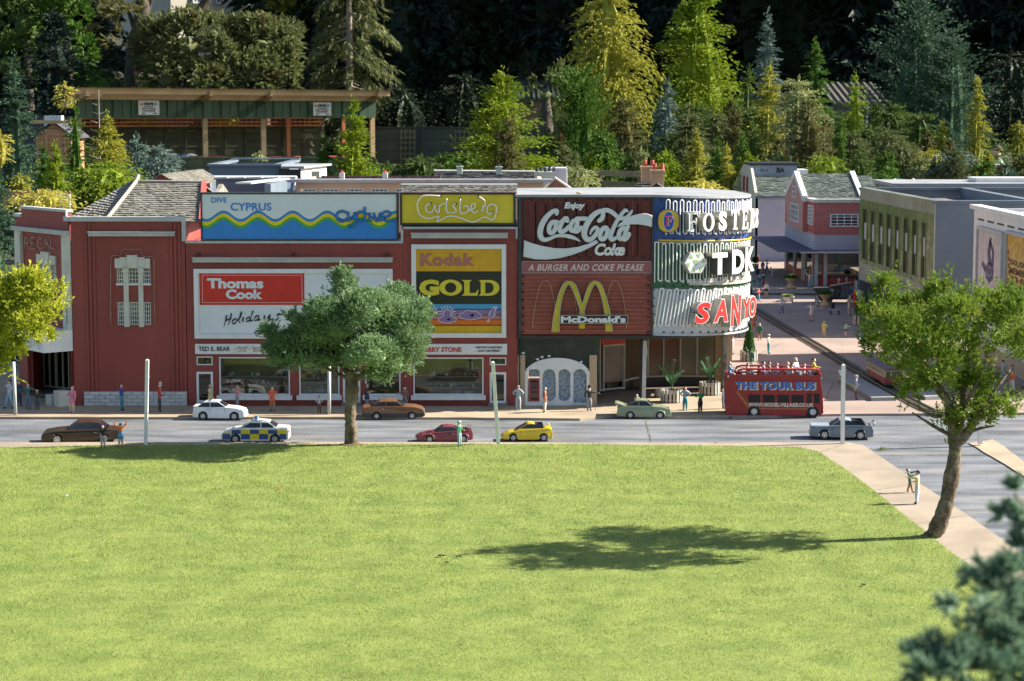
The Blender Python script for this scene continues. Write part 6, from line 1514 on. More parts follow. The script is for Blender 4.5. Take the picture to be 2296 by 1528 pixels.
for s_ in(-1,1):
 mb=MB();p0=(xm+s_*((b_-a_)/2+.1),ze-.08);p1=(xm,za_+.03)
 mb.prism([p0,p1,(p1[0],p1[1]+.04),(p0[0],p0[1]+.04)],-Ys-1.7,-Ys+.08)if False else mb.add([(p0[0],Ys-.1,p0[1]),(p1[0],Ys-.1,p1[1]),(p1[0],Ys+1.7,p1[1]),(p0[0],Ys+1.7,p0[1]),(p0[0],Ys-.1,p0[1]+.04),(p1[0],Ys-.1,p1[1]+.04),(p1[0],Ys+1.7,p1[1]+.04),(p0[0],Ys+1.7,p0[1]+.04)],[(0,1,2,3),(4,7,6,5),(0,4,5,1),(1,5,6,2),(2,6,7,3),(3,7,4,0)])
 mb.build('roof_slope',flat((.06,.06,.07),.9),sd_)
dx0,dx1=P(102,300,Ys).x,P(148,300,Ys).x;mb=MB(fr_front(Ys-.012));frame_ring(mb,dx0,dx1,zg_+.1,P(100,300,Ys).z,.0005,.03,.05)
dr_=mb.build('door_frame',flat((.56,.30,.17)),sd_)
a_,b_=P(70,274,Ys-.5),P(160,274,Ys-.5);single(MB().box(a_.x,b_.x,Ys-.6,Ys-.5,a_.z-.04,a_.z+.04).build('timber_rail',M['timber']),'horizontal pale timber rail crossing above the small shed','rail')
v=P(118,266,53.5);single(MB().box(v.x-.22,v.x+.22,53.5,53.8,terr(-11,53),P(118,260,53.5).z).build('white_box',M['white']),'white box top showing above the small shed roof','box')
v0=P(40,262,56).x;v1=P(160,262,56).x;single(MB().box(v0,v1,56,56.2,terr(-12,56),P(100,262,56).z).build('dark_wall',flat((.05,.05,.055),.8)),'dark low wall behind the small shed at the left','wall')
Yp=15.6;pf=thing('picket_fence','row of small orange brown pickets behind the yellow shrub on the left','fence',(P(95,440,Yp).x,Yp,0))
pk=MB().prism([(-.012,P(90,431,Yp).z-.10),(.012,P(90,431,Yp).z-.10),(.012,P(90,431,Yp).z),(0,P(90,427,Yp).z),(-.012,P(90,431,Yp).z)],-.006,.006).mesh('picket',pm('orange_picket',(.42,.24,.10),.8,var=.12,piece=.15))
for px in range(12,160,9):link('picket',pk,pf,Vector((P(px+rnd.uniform(-1,1),432,Yp).x,Yp,rnd.uniform(-.01,.01)))-org(pf))
MB().box(P(5,440,Yp).x,P(165,440,Yp).x,Yp+.0062,Yp+.02,P(90,444,Yp).z,P(90,441,Yp).z).build('rail',M['timberorange'],pf)
v0,v1=P(126,436,Yp-.1),P(158,446,Yp-.1);single(MB().box(v0.x,v1.x,Yp-.12,Yp-.10,.0,v0.z).build('small_sign',M['white']),'small white board in front of the tiny picket fence','sign')
def corr_shed(name,lab,px0,px1,pyr,pye,Y,nrib,wallm,roofm,depth=2.5,zb=None):
 a_,b_=P(px0,pye,Y),P(px1,pye,Y);tz=P(px0,pyr,Y+depth).z;g0=terr(a_.x,Y);t=thing(name,lab,'shed',((a_.x+b_.x)/2,Y+1,g0))
 MB().box(a_.x+.1,b_.x-.1,Y+.1,Y+depth,g0,a_.z-.05).build('wall',wallm,t)
 MB().add([(a_.x,Y,a_.z),(b_.x,Y,b_.z),(b_.x,Y+depth,tz),(a_.x,Y+depth,tz),(a_.x,Y,a_.z-.05),(b_.x,Y,b_.z-.05),(b_.x,Y+depth,tz-.05),(a_.x,Y+depth,tz-.05)],[(0,1,2,3),(4,7,6,5),(0,4,5,1),(1,5,6,2),(2,6,7,3),(3,7,4,0)]).build('roof',roofm,t)
 for k in range(nrib+1):
  x=a_.x+(b_.x-a_.x)*k/nrib;w_=(b_.x-a_.x)/nrib*.16
  MB().add([(x-w_,Y-.01,a_.z+.001),(x+w_,Y-.01,a_.z+.001),(x+w_,Y+depth,tz+.001),(x-w_,Y+depth,tz+.001),(x-w_,Y-.01,a_.z+.05),(x+w_,Y-.01,a_.z+.05),(x+w_,Y+depth,tz+.05),(x-w_,Y+depth,tz+.05)],[(0,1,2,3),(4,7,6,5),(0,4,5,1),(1,5,6,2),(2,6,7,3),(3,7,4,0)]).build('roof_rib',roofm,t)
 return t,a_,b_
corr_shed('timber_hut','brown hut with dark green ribbed roof in shade behind the dark fence',1140,1275,182,222,66,12,flat((.16,.10,.06),.8),flat((.03,.045,.035),.6),3.0)
t,a_,b_=corr_shed('ribbed_roof_hut','hut with brown ribbed metal roof and pale window among the conifers on the right',1868,1990,188,232,60,8,flat((.10,.09,.08),.8),pm('brown_ribbed',(.13,.12,.095),.6,var=.15,piece=.2),3.0)
window(fr_front(60.1),t,(P(1943,260,60).x,P(1984,260,60).x,P(1943,288,60).z,P(1943,240,60).z),2,1,.05,.04,(.0,.05),.01,'white','carglass')
Yhh=92;hx0,hx1=P(300,10,Yhh).x,P(606,10,Yhh).x
ho=thing('cream_house','cream house on the hill with white windows glimpsed between the tree tops','house',(P(470,10,Yhh).x,Yhh+3,terr(0,Yhh)))
hz=P(400,26,Yhh).z
mcw=pm('cream_house_wall',(.62,.58,.48),.7,var=.05);fh=fr_front(Yhh)
xw=P(540,0,Yhh).x
MB().box(hx0,xw,Yhh,Yhh+7,terr(0,Yhh)-1,hz+6).build('wall',mcw,ho)
MB().box(xw+.01,hx1,Yhh-1.2,Yhh+6,terr(0,Yhh)-1,hz+5).build('bay_wall',M['white'],ho)
for px in(350,405):window(fh,ho,(P(px,0,Yhh).x,P(px+19,0,Yhh).x,P(px,10,Yhh).z,P(px,10,Yhh).z+1.1),2,1,.08,.05,(0,.08),.02,'white','carglass')
MB().prism([(hx0-.5,hz+6),(hx1+.5,hz+6),((hx0+hx1)/2,hz+9)],-(0),.0).build('x',mcw,ho)if False else None
MB().add([(hx0-.4,Yhh-.5,hz+6.01),(hx1+.4,Yhh-.5,hz+6.01),(hx1+.4,Yhh+7.4,hz+6.01),(hx0-.4,Yhh+7.4,hz+6.01),(hx0+2,Yhh+3.5,hz+8.5),(hx1-2,Yhh+3.5,hz+8.5)],[(0,1,5,4),(2,3,4,5),(1,2,5),(3,0,4),(0,3,2,1)]).build('roof',M['slatebrown'],ho)
for k in range(3):
 v=P(592,20-k,Yhh-1.5);
MB().ball((P(600,22,Yhh-2).x,Yhh-2,P(600,22,Yhh-2).z),(.30,.3,.3),10,6).build('satellite_dish',M['white'],ho)
turn([ho],(ho.location.x,ho.location.y),R(28),1)
for i,(px0,px1,py)in enumerate(((1315,1440,387),(1350,1440,411))):
 Y_=24.4;a_,b_=P(px0,py,Y_),P(px1,py+4,Y_)
 if i==0:rf=thing('rail_fence','mossy two rail timber fence behind the corner block roof','fence',(P(1380,400,Y_).x,Y_,0))
 MB().prism([(a_.x,a_.z-.035),(b_.x,b_.z-.035),(b_.x,b_.z+.03),(a_.x,a_.z+.03)],-.03,.0).build('x',M['timber'],rf)if False else MB(fr_front(Y_)).prism([(a_.x,a_.z-.035),(b_.x,b_.z-.035),(b_.x,b_.z+.03),(a_.x,a_.z+.03)],0,.03).build('rail',M['fenceplank'],rf)
v=P(1347,400,24.4);MB().box(v.x-.03,v.x+.03,24.4,24.47,0,P(1347,384,24.4).z).build('post',M['fenceplank'],rf);v=P(1436,400,24.4);MB().box(v.x-.03,v.x+.03,24.4,24.47,0,P(1436,384,24.4).z).build('post',M['fenceplank'],rf)
a_,b_=P(1940,412,25),P(2208,409,25);single(MB(fr_front(25)).prism([(a_.x,0),(b_.x,0),(b_.x,b_.z),(a_.x,a_.z)],0,.05).build('garden_edging',M['fenceplank']),'long green timber edging behind the right hand flat roofs','edging')
# -- vehicles
def lthing(name,label,cat,loc,rz=0.0,group=None):
 t=thing(name,label,cat,loc,group,rz);ORG[t.name]=Vector((0,0,0));return t
def paint(name,col,rough=.2,col2=None):return pm(name,col,rough,.05,20,dirt=.08,dcol=(.2,.18,.15),dscale=30,col2=col2)
def car(label,cat,px0,px1,pyb,facing,top,cab,wheels,wr,mbody,mlow=None,rz=0.0,belt=None,wf=.42,name='toy_car',z=0.0,panels=None,bumper=True,glass_mat='carglass',rimr=.58):
 """top: (x,z) outline of the lower body from rear to front, in car lengths; cab: rear base, rear top, front top, front base"""
 c=G((px0+px1)/2,pyb,z);k=(c-C0).dot(FW);L_=(px1-px0)*k/FPX;W=L_*wf
 t=lthing(name,label,cat,(c.x,c.y+W/2,z),(0 if facing>0 else math.pi)+rz)
 S=lambda v:v*L_
 hb=.055
 arch=[]
 pts=[]
 for wx in wheels:
  pts+=[(wx-wr*1.18*math.cos(a),hb*.7+max(0,wr*1.18*math.sin(a))+(wr-hb*.7)*(1 if 0.2<a<2.94 else 0))for a in[math.pi*j/8 for j in range(9)]]
 bottom=[(top[0][0],hb)]+pts+[(top[-1][0],hb)]
 outline_=bottom+top[::-1]
 ol=[(S(x),S(z_))for(x,z_)in outline_]
 mb=MB();V=[];n=len(ol)
 def wid(x,z_):
  e=1-.10*(abs(x)/S(.5))**4-.05*max(0,(z_-S(.13))/S(.1));return W/2*e
 V=[(x,-wid(x,z_),z_)for(x,z_)in ol]+[(x,wid(x,z_),z_)for(x,z_)in ol]
 F=[tuple(range(n)),tuple(range(2*n-1,n-1,-1))]+[(i,i+n,(i+1)%n+n,(i+1)%n)for i in range(n)]
 mb.add(V,F);mats=[mbody]
 body=mb.build('body',mats,t,bevel=S(.008))
 if mlow:
  lo=[(x,min(z_,.105))for(x,z_)in outline_];
  lol=[(S(x*1.003),S(z_))for(x,z_)in lo]
  V=[(x,-wid(x,z_)-.0006,z_)for(x,z_)in lol]+[(x,wid(x,z_)+.0006,z_)for(x,z_)in lol]
  MB().add(V,F).build('lower_trim',mlow,t)
 zb=min(cab[0][1],cab[3][1])-.01;zt_=max(cab[1][1],cab[2][1])
 cpts=[(cab[0][0],cab[0][1]-.012)]+list(cab[1:-1])+[(cab[-1][0],cab[-1][1]-.012)]
 if len(cab)==4:cpts=[(cab[0][0],cab[0][1]-.012),cab[1],((cab[1][0]+cab[2][0])/2,zt_+.006),cab[2],(cab[3][0],cab[3][1]-.012)]
 def cw(z_):return W*(.455-.10*max(0,(z_-zb)/(zt_-zb)))
 m_=len(cpts)
 V=[(S(x),-cw(z_),S(z_))for(x,z_)in cpts]+[(S(x),cw(z_),S(z_))for(x,z_)in cpts]
 F2=[tuple(range(m_)),tuple(range(2*m_-1,m_-1,-1))]+[(i,i+m_,(i+1)%m_+m_,(i+1)%m_)for i in range(m_)]
 MB().add(V,F2).build('cabin',(panels or{}).get('roof',mbody),t,bevel=S(.006))
 gm=M[glass_mat]
 r0_,r1_,f1_,f0_=cab[0],cab[1],cab[-2],cab[-1]
 zlo,zhi=max(r0_[1],f0_[1])+.004,min(r1_[1],f1_[1])-.012
 def ex(p,q,z_):return p[0]+(q[0]-p[0])*(z_-p[1])/(q[1]-p[1])
 xr0,xr1=ex(r0_,r1_,zlo)+.022,ex(r0_,r1_,zhi)+.016;xf0,xf1=ex(f0_,f1_,zlo)-.022,ex(f0_,f1_,zhi)-.016
 sp=(panels or{}).get('split',.45)
 xs0=xr0+(xf0-xr0)*sp;
 for s_ in(-1,1):
  for(a,b,c_,d)in(((xr0,xs0-.007,xs0-.007,xr1)),((xs0+.007,xf0,xf1,xs0+.007))):
   if abs(b-a)<.02:continue
   q=[(a,zlo),(b,zlo),(c_,zhi),(d,zhi)]
   MB().add([(S(x),s_*(cw(z_)+.0006),S(z_))for(x,z_)in q]+[(S(x),s_*(cw(z_)-.001),S(z_))for(x,z_)in q],[(0,1,2,3),(7,6,5,4),(0,4,5,1),(1,5,6,2),(2,6,7,3),(3,7,4,0)]).build('side_window',gm,t)
 for(p,q,nm,sg)in((r0_,r1_,'rear_window',-1),(f0_,f1_,'windscreen',1)):
  a=Vector((p[0],p[1]));b=Vector((q[0],q[1]));d=(b-a);nn=Vector((d.y,-d.x)).normalized()*(1 if sg>0 else-1)
  nn=nn if nn.x*sg>0 else-nn
  a2,b2=a+d*.14+nn*.002,a+d*.88+nn*.002
  wa,wb=cw(a2.y)*.90,cw(b2.y)*.88
  MB().add([(S(a2.x),-wa,S(a2.y)),(S(a2.x),wa,S(a2.y)),(S(b2.x),wb,S(b2.y)),(S(b2.x),-wb,S(b2.y)),(S(a2.x-nn.x*.006),-wa,S(a2.y-nn.y*.006)),(S(a2.x-nn.x*.006),wa,S(a2.y-nn.y*.006)),(S(b2.x-nn.x*.006),wb,S(b2.y-nn.y*.006)),(S(b2.x-nn.x*.006),-wb,S(b2.y-nn.y*.006))],[(0,1,2,3),(4,7,6,5),(0,4,5,1),(1,5,6,2),(2,6,7,3),(3,7,4,0)]).build(nm,gm,t)
 for wx in wheels:
  for s_ in(-1,1):
   wv=MB().disc_y((S(wx),s_*(W*.5-S(.028)),S(wr)),S(wr),S(.055),20).build('wheel',M['tyre'],t,bevel=S(.004))
   MB().disc_y((S(wx),s_*(W*.5-S(.026)),S(wr)),S(wr*rimr),S(.060),16).build('rim',M['rim'],wv)
   MB().disc_y((S(wx),s_*(W*.5-S(.026)),S(wr)),S(wr*.16),S(.066),8).build('hub',M['chrome'],wv)
   for q in range(5):
    a=q*2*math.pi/5+.3;MB().disc_y((S(wx+wr*rimr*.62*math.cos(a)),s_*(W*.5-S(.026)),S(wr+wr*rimr*.62*math.sin(a))),S(wr*.13),S(.0612),6).build('rim_slot',M['tyre'],wv)
 xf,xb_=top[-1][0],top[0][0];zf_=top[-1][1]
 for s_ in(-1,1):
  MB().box(S(xf)-.004,S(xf)+.0018,s_*W*.36-W*.07,s_*W*.36+W*.07,S(zf_)-S(.035),S(zf_)-S(.008)).build('headlight',mwht,t,bevel=.0006)
  MB().box(S(xb_)-.0018,S(xb_)+.004,s_*W*.36-W*.07,s_*W*.36+W*.07,S(top[0][1])-S(.04),S(top[0][1])-S(.012)).build('tail_light',flat((.4,.02,.02),.3),t)
 if bumper:
  mbp=M['chrome']if bumper is True else bumper
  for(x,s_)in((xf,1),(xb_,-1)):MB().box(S(x)+s_*.0,S(x)+s_*.004,-W*.44,W*.44,S(.062),S(.088)).build('bumper',mbp,t,bevel=.0008)
 for s_ in(-1,1):
  xd=(xr0+xf0)/2
  for x in((xs0+.0,xf0-.01)if sp else(xf0-.01,)):
   MB().box(S(x)-.0004,S(x)+.0004,s_*(W/2-.0015)-.0012,s_*(W/2-.0015)+.0012,S(.085),S(zlo-.022)).build('door_seam',M['black'],t)
  MB().box(S(xs0-.06),S(xs0-.03),s_*W*.492-.0015,s_*W*.492+.0015,S(zlo-.040),S(zlo-.032)).build('door_handle',M['chrome'],t)
 return t,L_,W,body
t,L_,W,_=car('brown saloon seen from its rear corner at the near kerb on the far left','toy car',90,262,996,-1,[(-.5,.16),(-.48,.175),(-.30,.185),(.14,.185),(.30,.175),(.46,.15),(.5,.12)],[(-.36,.18),(-.24,.275),(.04,.28),(.18,.18)],(-.30,.30),.062,paint('brown_paint',(.055,.036,.025)),rz=R(7),rimr=.7,panels={'split':.38})
t,L_,W,_=car('white three door hatchback parked against the far kerb outside the toy shop','toy car',433,549,943,1,[(-.5,.20),(-.49,.245),(-.40,.255),(.18,.25),(.34,.235),(.47,.20),(.5,.15)],[(-.43,.25),(-.30,.345),(-.02,.36),(.17,.25)],(-.30,.31),.080,paint('white_car_paint',(.72,.73,.74)),rz=R(-4),bumper=M['white'],panels={'split':.44})
MB().box(L_*-.22,L_*-.10,-W*.22,W*.22,L_*.3585,L_*.364).build('sunroof',M['carglass'],t)
MB().box(-L_*.50,-L_*.43,-W*.42,W*.42,L_*.256,L_*.266).build('spoiler',paint('white_car_paint',(.72,.73,.74)),t)
mw=paint('police_white',(.74,.75,.74))
t,L_,W,_=car('white police car with blue and yellow checked sides and a roof light','toy car',496,646,995,-1,[(-.5,.20),(-.48,.225),(-.30,.235),(.18,.225),(.34,.205),(.47,.17),(.5,.13)],[(-.34,.23),(-.20,.315),(.06,.325),(.22,.22)],(-.30,.29),.068,mw,bumper=False)
my_,mb_=flat((.72,.58,.02),.35),flat((.025,.075,.22),.35)
for s_ in(-1,1):
 for k in range(7):
  for r_ in range(2):
   x0,x1=-.475+k*.136,-.475+(k+1)*.136;z0,z1=(.145,.205)if r_ else(.062,.144)
   xm=(x0+x1)/2
   if not r_:
    for wx in(-.30,.29):
     if x0<wx+.075 and x1>wx-.075:
      if xm<wx:x1=min(x1,wx-.075)
      else:x0=max(x0,wx+.075)
    if x1-x0<.02:continue
   if r_ and x1>.40:z1=.165
   MB().box(L_*x0,L_*x1,s_*W*.5-.0012*s_-.0022,s_*W*.5-.0012*s_+.0022,L_*z0,L_*z1).build('checker_square',my_ if(k+r_)%2 else mb_,t)
MB().box(-L_*.03,L_*.02,-W*.22,W*.22,L_*.332,L_*.352).build('light_bar',mw,t,bevel=.001)
for s_ in(-1,1):MB().box(-L_*.025,L_*.015,s_*W*.12-W*.07,s_*W*.12+W*.07,L_*.3522,L_*.385).build('blue_lamp',flat((.10,.30,.55),.2),t,bevel=.002)
V_,F_=text_geo('POLICE');
mb=MB();xs_=[v[0]for v in V_];mb.add([(L_*.33+(v[1])*.010,-W*.25+W*.5*(v[0]/max(xs_)),L_*.209+.0016+v[2]*.0006+.0)for v in V_],F_);mb.build('lettering',M['black'],t)
t,L_,W,_=car('copper brown saloon with black lower sides by the far kerb behind the tree trunk','toy car',811,950,942,1,[(-.5,.18),(-.49,.20),(-.32,.215),(.18,.215),(.34,.205),(.47,.17),(.5,.13)],[(-.38,.21),(-.22,.295),(.04,.30),(.20,.21)],(-.27,.30),.062,paint('copper_paint',(.20,.095,.045)),mlow=flat((.035,.035,.04),.5),rz=R(3),bumper=flat((.05,.05,.055),.5))
mcs=paint('crimson_paint',(.20,.042,.062))
t,L_,W,_=car('crimson wedge nosed sports car with tail wing, man in a helmet beside it','toy car',932,1058,994,-1,[(-.5,.16),(-.49,.215),(-.40,.225),(-.05,.205),(.18,.19),(.40,.145),(.5,.10)],[(-.30,.205),(-.16,.285),(.03,.29),(.17,.185)],(-.33,.27),.072,mcs,rz=R(5),bumper=M['chrome'])
for dy in(-1,1):MB().box(-L_*.47,-L_*.45,dy*W*.3-.002,dy*W*.3+.002,L_*.22,L_*.265).build('wing_stay',mcs,t)
MB().box(-L_*.50,-L_*.42,-W*.45,W*.45,L_*.262,L_*.274).build('tail_wing',M['chrome'],t,bevel=.001)
for k in range(4):MB().box(L_*(.235+k*.022),L_*(.245+k*.022),-W*.16,W*.16,L_*(.178-k*.005),L_*(.188-k*.005)).build('bonnet_vent',M['black'],t)
for wx in(-.33,.27):
 for s_ in(-1,1):
  q=[(L_*(wx+.095*math.cos(a)),s_*(W*.5+.0005),L_*(.07+.092*math.sin(a)))for a in[math.pi*j/10 for j in range(11)]];MB().tube(q,L_*.014,6).build('arch_flare',mcs,t,smooth=True)
mye=paint('yellow_paint',(.70,.50,.03))
t,L_,W,_=car('bright yellow rounded coupe with its nose behind the leaning white post','toy car',1124,1238,991,-1,[(-.5,.17),(-.49,.24),(-.42,.265),(-.20,.25),(.16,.225),(.36,.18),(.47,.13),(.5,.09)],[(-.36,.255),(-.13,.35),(-.02,.355),(.24,.215)],(-.33,.27),.078,mye,bumper=False,panels={'split':.0},rz=R(2))
MB().tube([(-L_*.46,-W*.30,L_*.262),(-L_*.44,-W*.28,L_*.31),(-L_*.42,0,L_*.32),(-L_*.44,W*.28,L_*.31),(-L_*.46,W*.30,L_*.262)],L_*.012,6).build('roll_hoop',mye,t,smooth=True)
mgr=paint('sage_paint',(.27,.30,.19))
t,L_,W,_=car('pale sage green coupe with a duck tail spoiler by the far kerb','toy car',1386,1505,940,1,[(-.5,.19),(-.47,.235),(-.30,.245),(.16,.24),(.34,.225),(.48,.19),(.5,.13)],[(-.34,.24),(-.16,.34),(.04,.345),(.19,.235)],(-.26,.30),.072,mgr,rz=R(-3),bumper=M['chrome'])
MB().prism([(-L_*.54,L_*.27),(-L_*.40,L_*.238),(-L_*.38,L_*.25),(-L_*.50,L_*.29),(-L_*.545,L_*.29)],-W*.45,W*.45).build('spoiler',mgr,t)
MB().box(L_*.44,L_*.515,-W*.49,W*.49,L_*.045,L_*.065).build('front_splitter',mgr,t,bevel=.001)
for wx in(-.26,.30):
 for s_ in(-1,1):
  q=[(L_*(wx+.092*math.cos(a)),s_*(W*.5+.0002),L_*(.068+.09*math.sin(a)))for a in[math.pi*j/10 for j in range(11)]];MB().tube(q,L_*.012,6).build('arch_flare',mgr,t,smooth=True)
mgy=paint('grey_blue_paint',(.15,.18,.21))
t,L_,W,_=car('slate grey fastback muscle car on the right with chrome bumper and rear wing','toy car',1820,1960,987,-1,[(-.5,.16),(-.48,.22),(-.40,.235),(-.20,.235),(.16,.22),(.36,.21),(.49,.18),(.5,.13)],[(-.42,.23),(-.12,.315),(.03,.32),(.20,.215)],(-.30,.27),.078,mgy,rz=R(-6),panels={'roof':paint('silver_blue_paint',(.36,.43,.52)),'split':.12})
MB().tube([(-L_*.50,-W*.42,L_*.235),(-L_*.52,-W*.36,L_*.275),(-L_*.53,0,L_*.285),(-L_*.52,W*.36,L_*.275),(-L_*.50,W*.42,L_*.235)],L_*.010,6).build('rear_wing',mgy,t,smooth=True)
MB().box(L_*.16,L_*.485,-W*.40,W*.40,L_*.200,L_*.2205).build('bonnet',paint('silver_blue_paint',(.36,.43,.52)),t,bevel=.001)
# -- the tour bus
zc0=G(1735,937,0);kx=(zc0-C0).dot(FW)/FPX;BL=216*kx;BW=BL*.30
bus=lthing('tour_bus','red open top double decker tour bus with passengers on the upper deck','bus',(zc0.x+.004,zc0.y+BW/2,0),R(-3))
mrb=paint('bus_red',(.31,.019,.02),.3)
B=lambda px:(px-1735)*kx
H=lambda py:(937-py)*kx*1.004
wbx=(B(1691),B(1822));wrr=13.5*kx
ol=[(B(1629),H(933))]
for wx in wbx:ol+=[(wx-wrr*1.12*math.cos(a),H(933)+wrr*1.0*math.sin(a))for a in[math.pi*j/8 for j in range(9)]]
ol+=[(B(1841),H(930)),(B(1846),H(925)),(B(1843),H(880)),(B(1838),H(853)),(B(1627),H(853)),(B(1624),H(900))]
MB().prism(ol,-BW/2,BW/2).build('body',mrb,bus,bevel=.0025)
MB().prism([(B(1630),H(852.9)),(B(1838),H(852.9)),(B(1836),H(849)),(B(1631),H(849))],-BW/2+.004,BW/2-.004).build('upper_floor',flat((.10,.10,.10)),bus)
for s_ in(-1,1):
 y0_,y1_=(-BW/2,-BW/2+.006)if s_<0 else(BW/2-.006,BW/2)
 MB().box(B(1634),B(1837),y0_,y1_,H(852.8),H(841)).build('upper_panel',mrb,bus)
 MB().tube([(B(1650),(y0_+y1_)/2,H(841)),(B(1655),(y0_+y1_)/2,H(831)),(B(1665),(y0_+y1_)/2,H(828)),(B(1832),(y0_+y1_)/2,H(828)),(B(1838),(y0_+y1_)/2,H(841))],.0056,6).build('hand_rail',mrb,bus,smooth=True)
 for px in(1678,1704,1729,1755,1780,1806,1834):MB().prism([(B(px)-.009,H(841)),(B(px)+.009,H(841)),(B(px)+.004,H(835)),(B(px)+.007,H(829)),(B(px)-.007,H(829)),(B(px)-.004,H(835))],y0_+.001,y1_-.001).build('rail_post',mrb,bus)
for(a,b)in((1628,1631),(1835,1838.5)):MB().box(B(a),B(b),-BW/2+.0065,BW/2-.0065,H(852.8),H(832 if a>1700 else 838)).build('end_panel',mrb,bus)
mdk=pm('bus_window',(.03,.026,.024),.45,var=.2,spec=.2)
for s_ in(-1,1):
 yy=s_*BW/2
 for(a,b)in((1678,1705),(1710,1737),(1742,1768.5),(1774,1801),(1808,1818.5),(1824,1837)):
  f_=MB().box(B(a),B(b),yy-.0012,yy+.0012,H(903 if a<1800 else 904),H(885.5 if a<1800 else 882)).build('window',mdk,bus,bevel=.0035 if False else.001)
def btext(s_,x0,x1,y0_,y1_,n0,n1,mat,bold=.05):
 V,F=text_geo(s_,bold,0,1.02);xs_=[v[0]for v in V];ys_=[v[1]for v in V];a,b,c,d=min(xs_),max(xs_),min(ys_),max(ys_)
 MB().add([(B(x0)+(B(x1)-B(x0))*(v[0]-a)/(b-a),-BW/2-(n0+(n1-n0)*(v[2]+.5)),H(y1_)+(H(y0_)-H(y1_))*(v[1]-c)/(d-c))for v in V],F).build('lettering',mat,bus)
mcb,mbb=flat((.62,.58,.38),.4),flat((.05,.13,.42),.4)
btext('THE TOUR BUS',1650,1829.5,856.8,875.5,.0003,.0010,mcb,.085);btext('THE TOUR BUS',1648,1826,856,873.5,.0011,.0020,mbb,.055)
btext('WWW.MODEL-VILLAGE.CO.UK',1678,1824,903.5,912.5,.0003,.0012,flat((.62,.58,.46),.4),.05)
for(p,q)in(((1653,878),(1681,915)),((1651,880),(1678,916))):
 MB().tube([(B(p[0]),-BW/2-.0003,H(p[1])),(B(q[0]),-BW/2-.0003,H(q[1]))],.0012,4).build('gold_line',flat((.62,.42,.05),.4),bus)
MB().box(B(1700),B(1812),-BW/2-.0008,-BW/2+.0005,H(917.2),H(916.2)).build('gold_line',flat((.50,.30,.05),.4),bus)
MB().box(B(1624.5)-.0012,B(1624.5)+.001,-BW*.38,BW*.38,H(905),H(884)).build('rear_window',mdk,bus)
MB().box(B(1623)-.004,B(1623)+.004,-BW*.48,-BW*.30,H(912),H(878)).build('rear_platform_post',M['white'],bus)
for wx in wbx:
 for s_ in(-1,1):
  wv=MB().disc_y((wx,s_*(BW/2-.010),wrr),wrr,.022,24).build('wheel',M['tyre'],bus,bevel=.0015);MB().disc_y((wx,s_*(BW/2-.009),wrr),wrr*.52,.0245,18).build('rim',M['rim'],wv);MB().disc_y((wx,s_*(BW/2-.009),wrr),wrr*.22,.0275,10).build('hub',M['chrome'],wv)
for s_ in(-1,1):MB().ball((B(1845.5),s_*BW*.36,H(921)),(.004,.008,.008),10,6).build('headlight',mwht,bus,smooth=True)
for k in range(7):
 for dy in(-.25,.25):
  x=B(1665+k*25.5);s=MB().box(x,x+.024,dy*BW-.022,dy*BW+.022,H(849),H(849)+.012);s.box(x-.006,x-.0002,dy*BW-.022,dy*BW+.022,H(849),H(849)+.036);s.build('seat',flat((.25,.26,.30)),bus,bevel=.002)
BUSM=Matrix.Translation(bus.location)@Matrix.Rotation(R(-3),4,'Z')
# -- dump truck on the plaza
tc=G(1880,680,ZP);tk=(tc-C0).dot(FW)/FPX;TL=112*tk;tw_=TL*.30
tk_t=lthing('tipper_truck','old dark grey tipper truck with blue cab and white nose on the plaza','truck',(tc.x,tc.y+tw_/2,ZP),R(-4))
T_=lambda px:(px-1882)*tk
TH=lambda py:(681-py)*tk
mtd=pm('tipper_grey',(.055,.05,.05),.6,var=.2,dirt=.3,dcol=(.15,.12,.1),dscale=20)
MB().prism([(T_(1824),TH(651)),(T_(1830),TH(655)),(T_(1841),TH(669)),(T_(1884),TH(669)),(T_(1888),TH(647)),(T_(1830),TH(648))],-tw_/2,tw_/2).build('tipper_body',mtd,tk_t,bevel=.003)
MB().prism([(T_(1868),TH(648)),(T_(1915),TH(637)),(T_(1916),TH(635)),(T_(1866),TH(644))],-tw_/2,tw_/2).build('cab_shield',mtd,tk_t)
for px in(1838,1850,1874):MB().box(T_(px),T_(px)+.006,-tw_/2-.004,-tw_/2-.0003,TH(668),TH(649)).build('tipper_rib',mtd,tk_t)
MB().box(T_(1864),T_(1871),-tw_/2-.003,-tw_/2-.0003,TH(662),TH(650)).build('pale_plate',flat((.5,.5,.45)),tk_t)
mcb2=pm('cab_blue',(.035,.07,.22),.4,var=.15)
MB().prism([(T_(1886),TH(669)),(T_(1906),TH(669)),(T_(1906),TH(646)),(T_(1903),TH(641)),(T_(1890),TH(641))],-tw_*.45,tw_*.45).build('cab',pm('cab_slate',(.07,.10,.16),.4,var=.15),tk_t,bevel=.003)
MB().prism([(T_(1904),TH(668)),(T_(1920),TH(668)),(T_(1920),TH(652)),(T_(1904),TH(650))],-tw_*.40,tw_*.40).build('engine_cover',mcb2,tk_t,bevel=.003)
MB().prism([(T_(1920),TH(668)),(T_(1936),TH(670)),(T_(1935),TH(654)),(T_(1921),TH(652))],-tw_*.36,tw_*.36).build('nose',M['white'],tk_t,bevel=.004)
MB().box(T_(1891),T_(1901),-tw_*.45-.002,-tw_*.45+.001,TH(652),TH(645)).build('side_window',flat((.20,.04,.04),.3),tk_t);MB().box(T_(1905.8),T_(1907.5),-tw_*.36,tw_*.36,TH(650),TH(643)).build('windscreen',M['carglass'],tk_t)
MB().box(T_(1832),T_(1936),-tw_*.25,tw_*.25,TH(674),TH(669.2)).build('chassis',M['black'],tk_t)
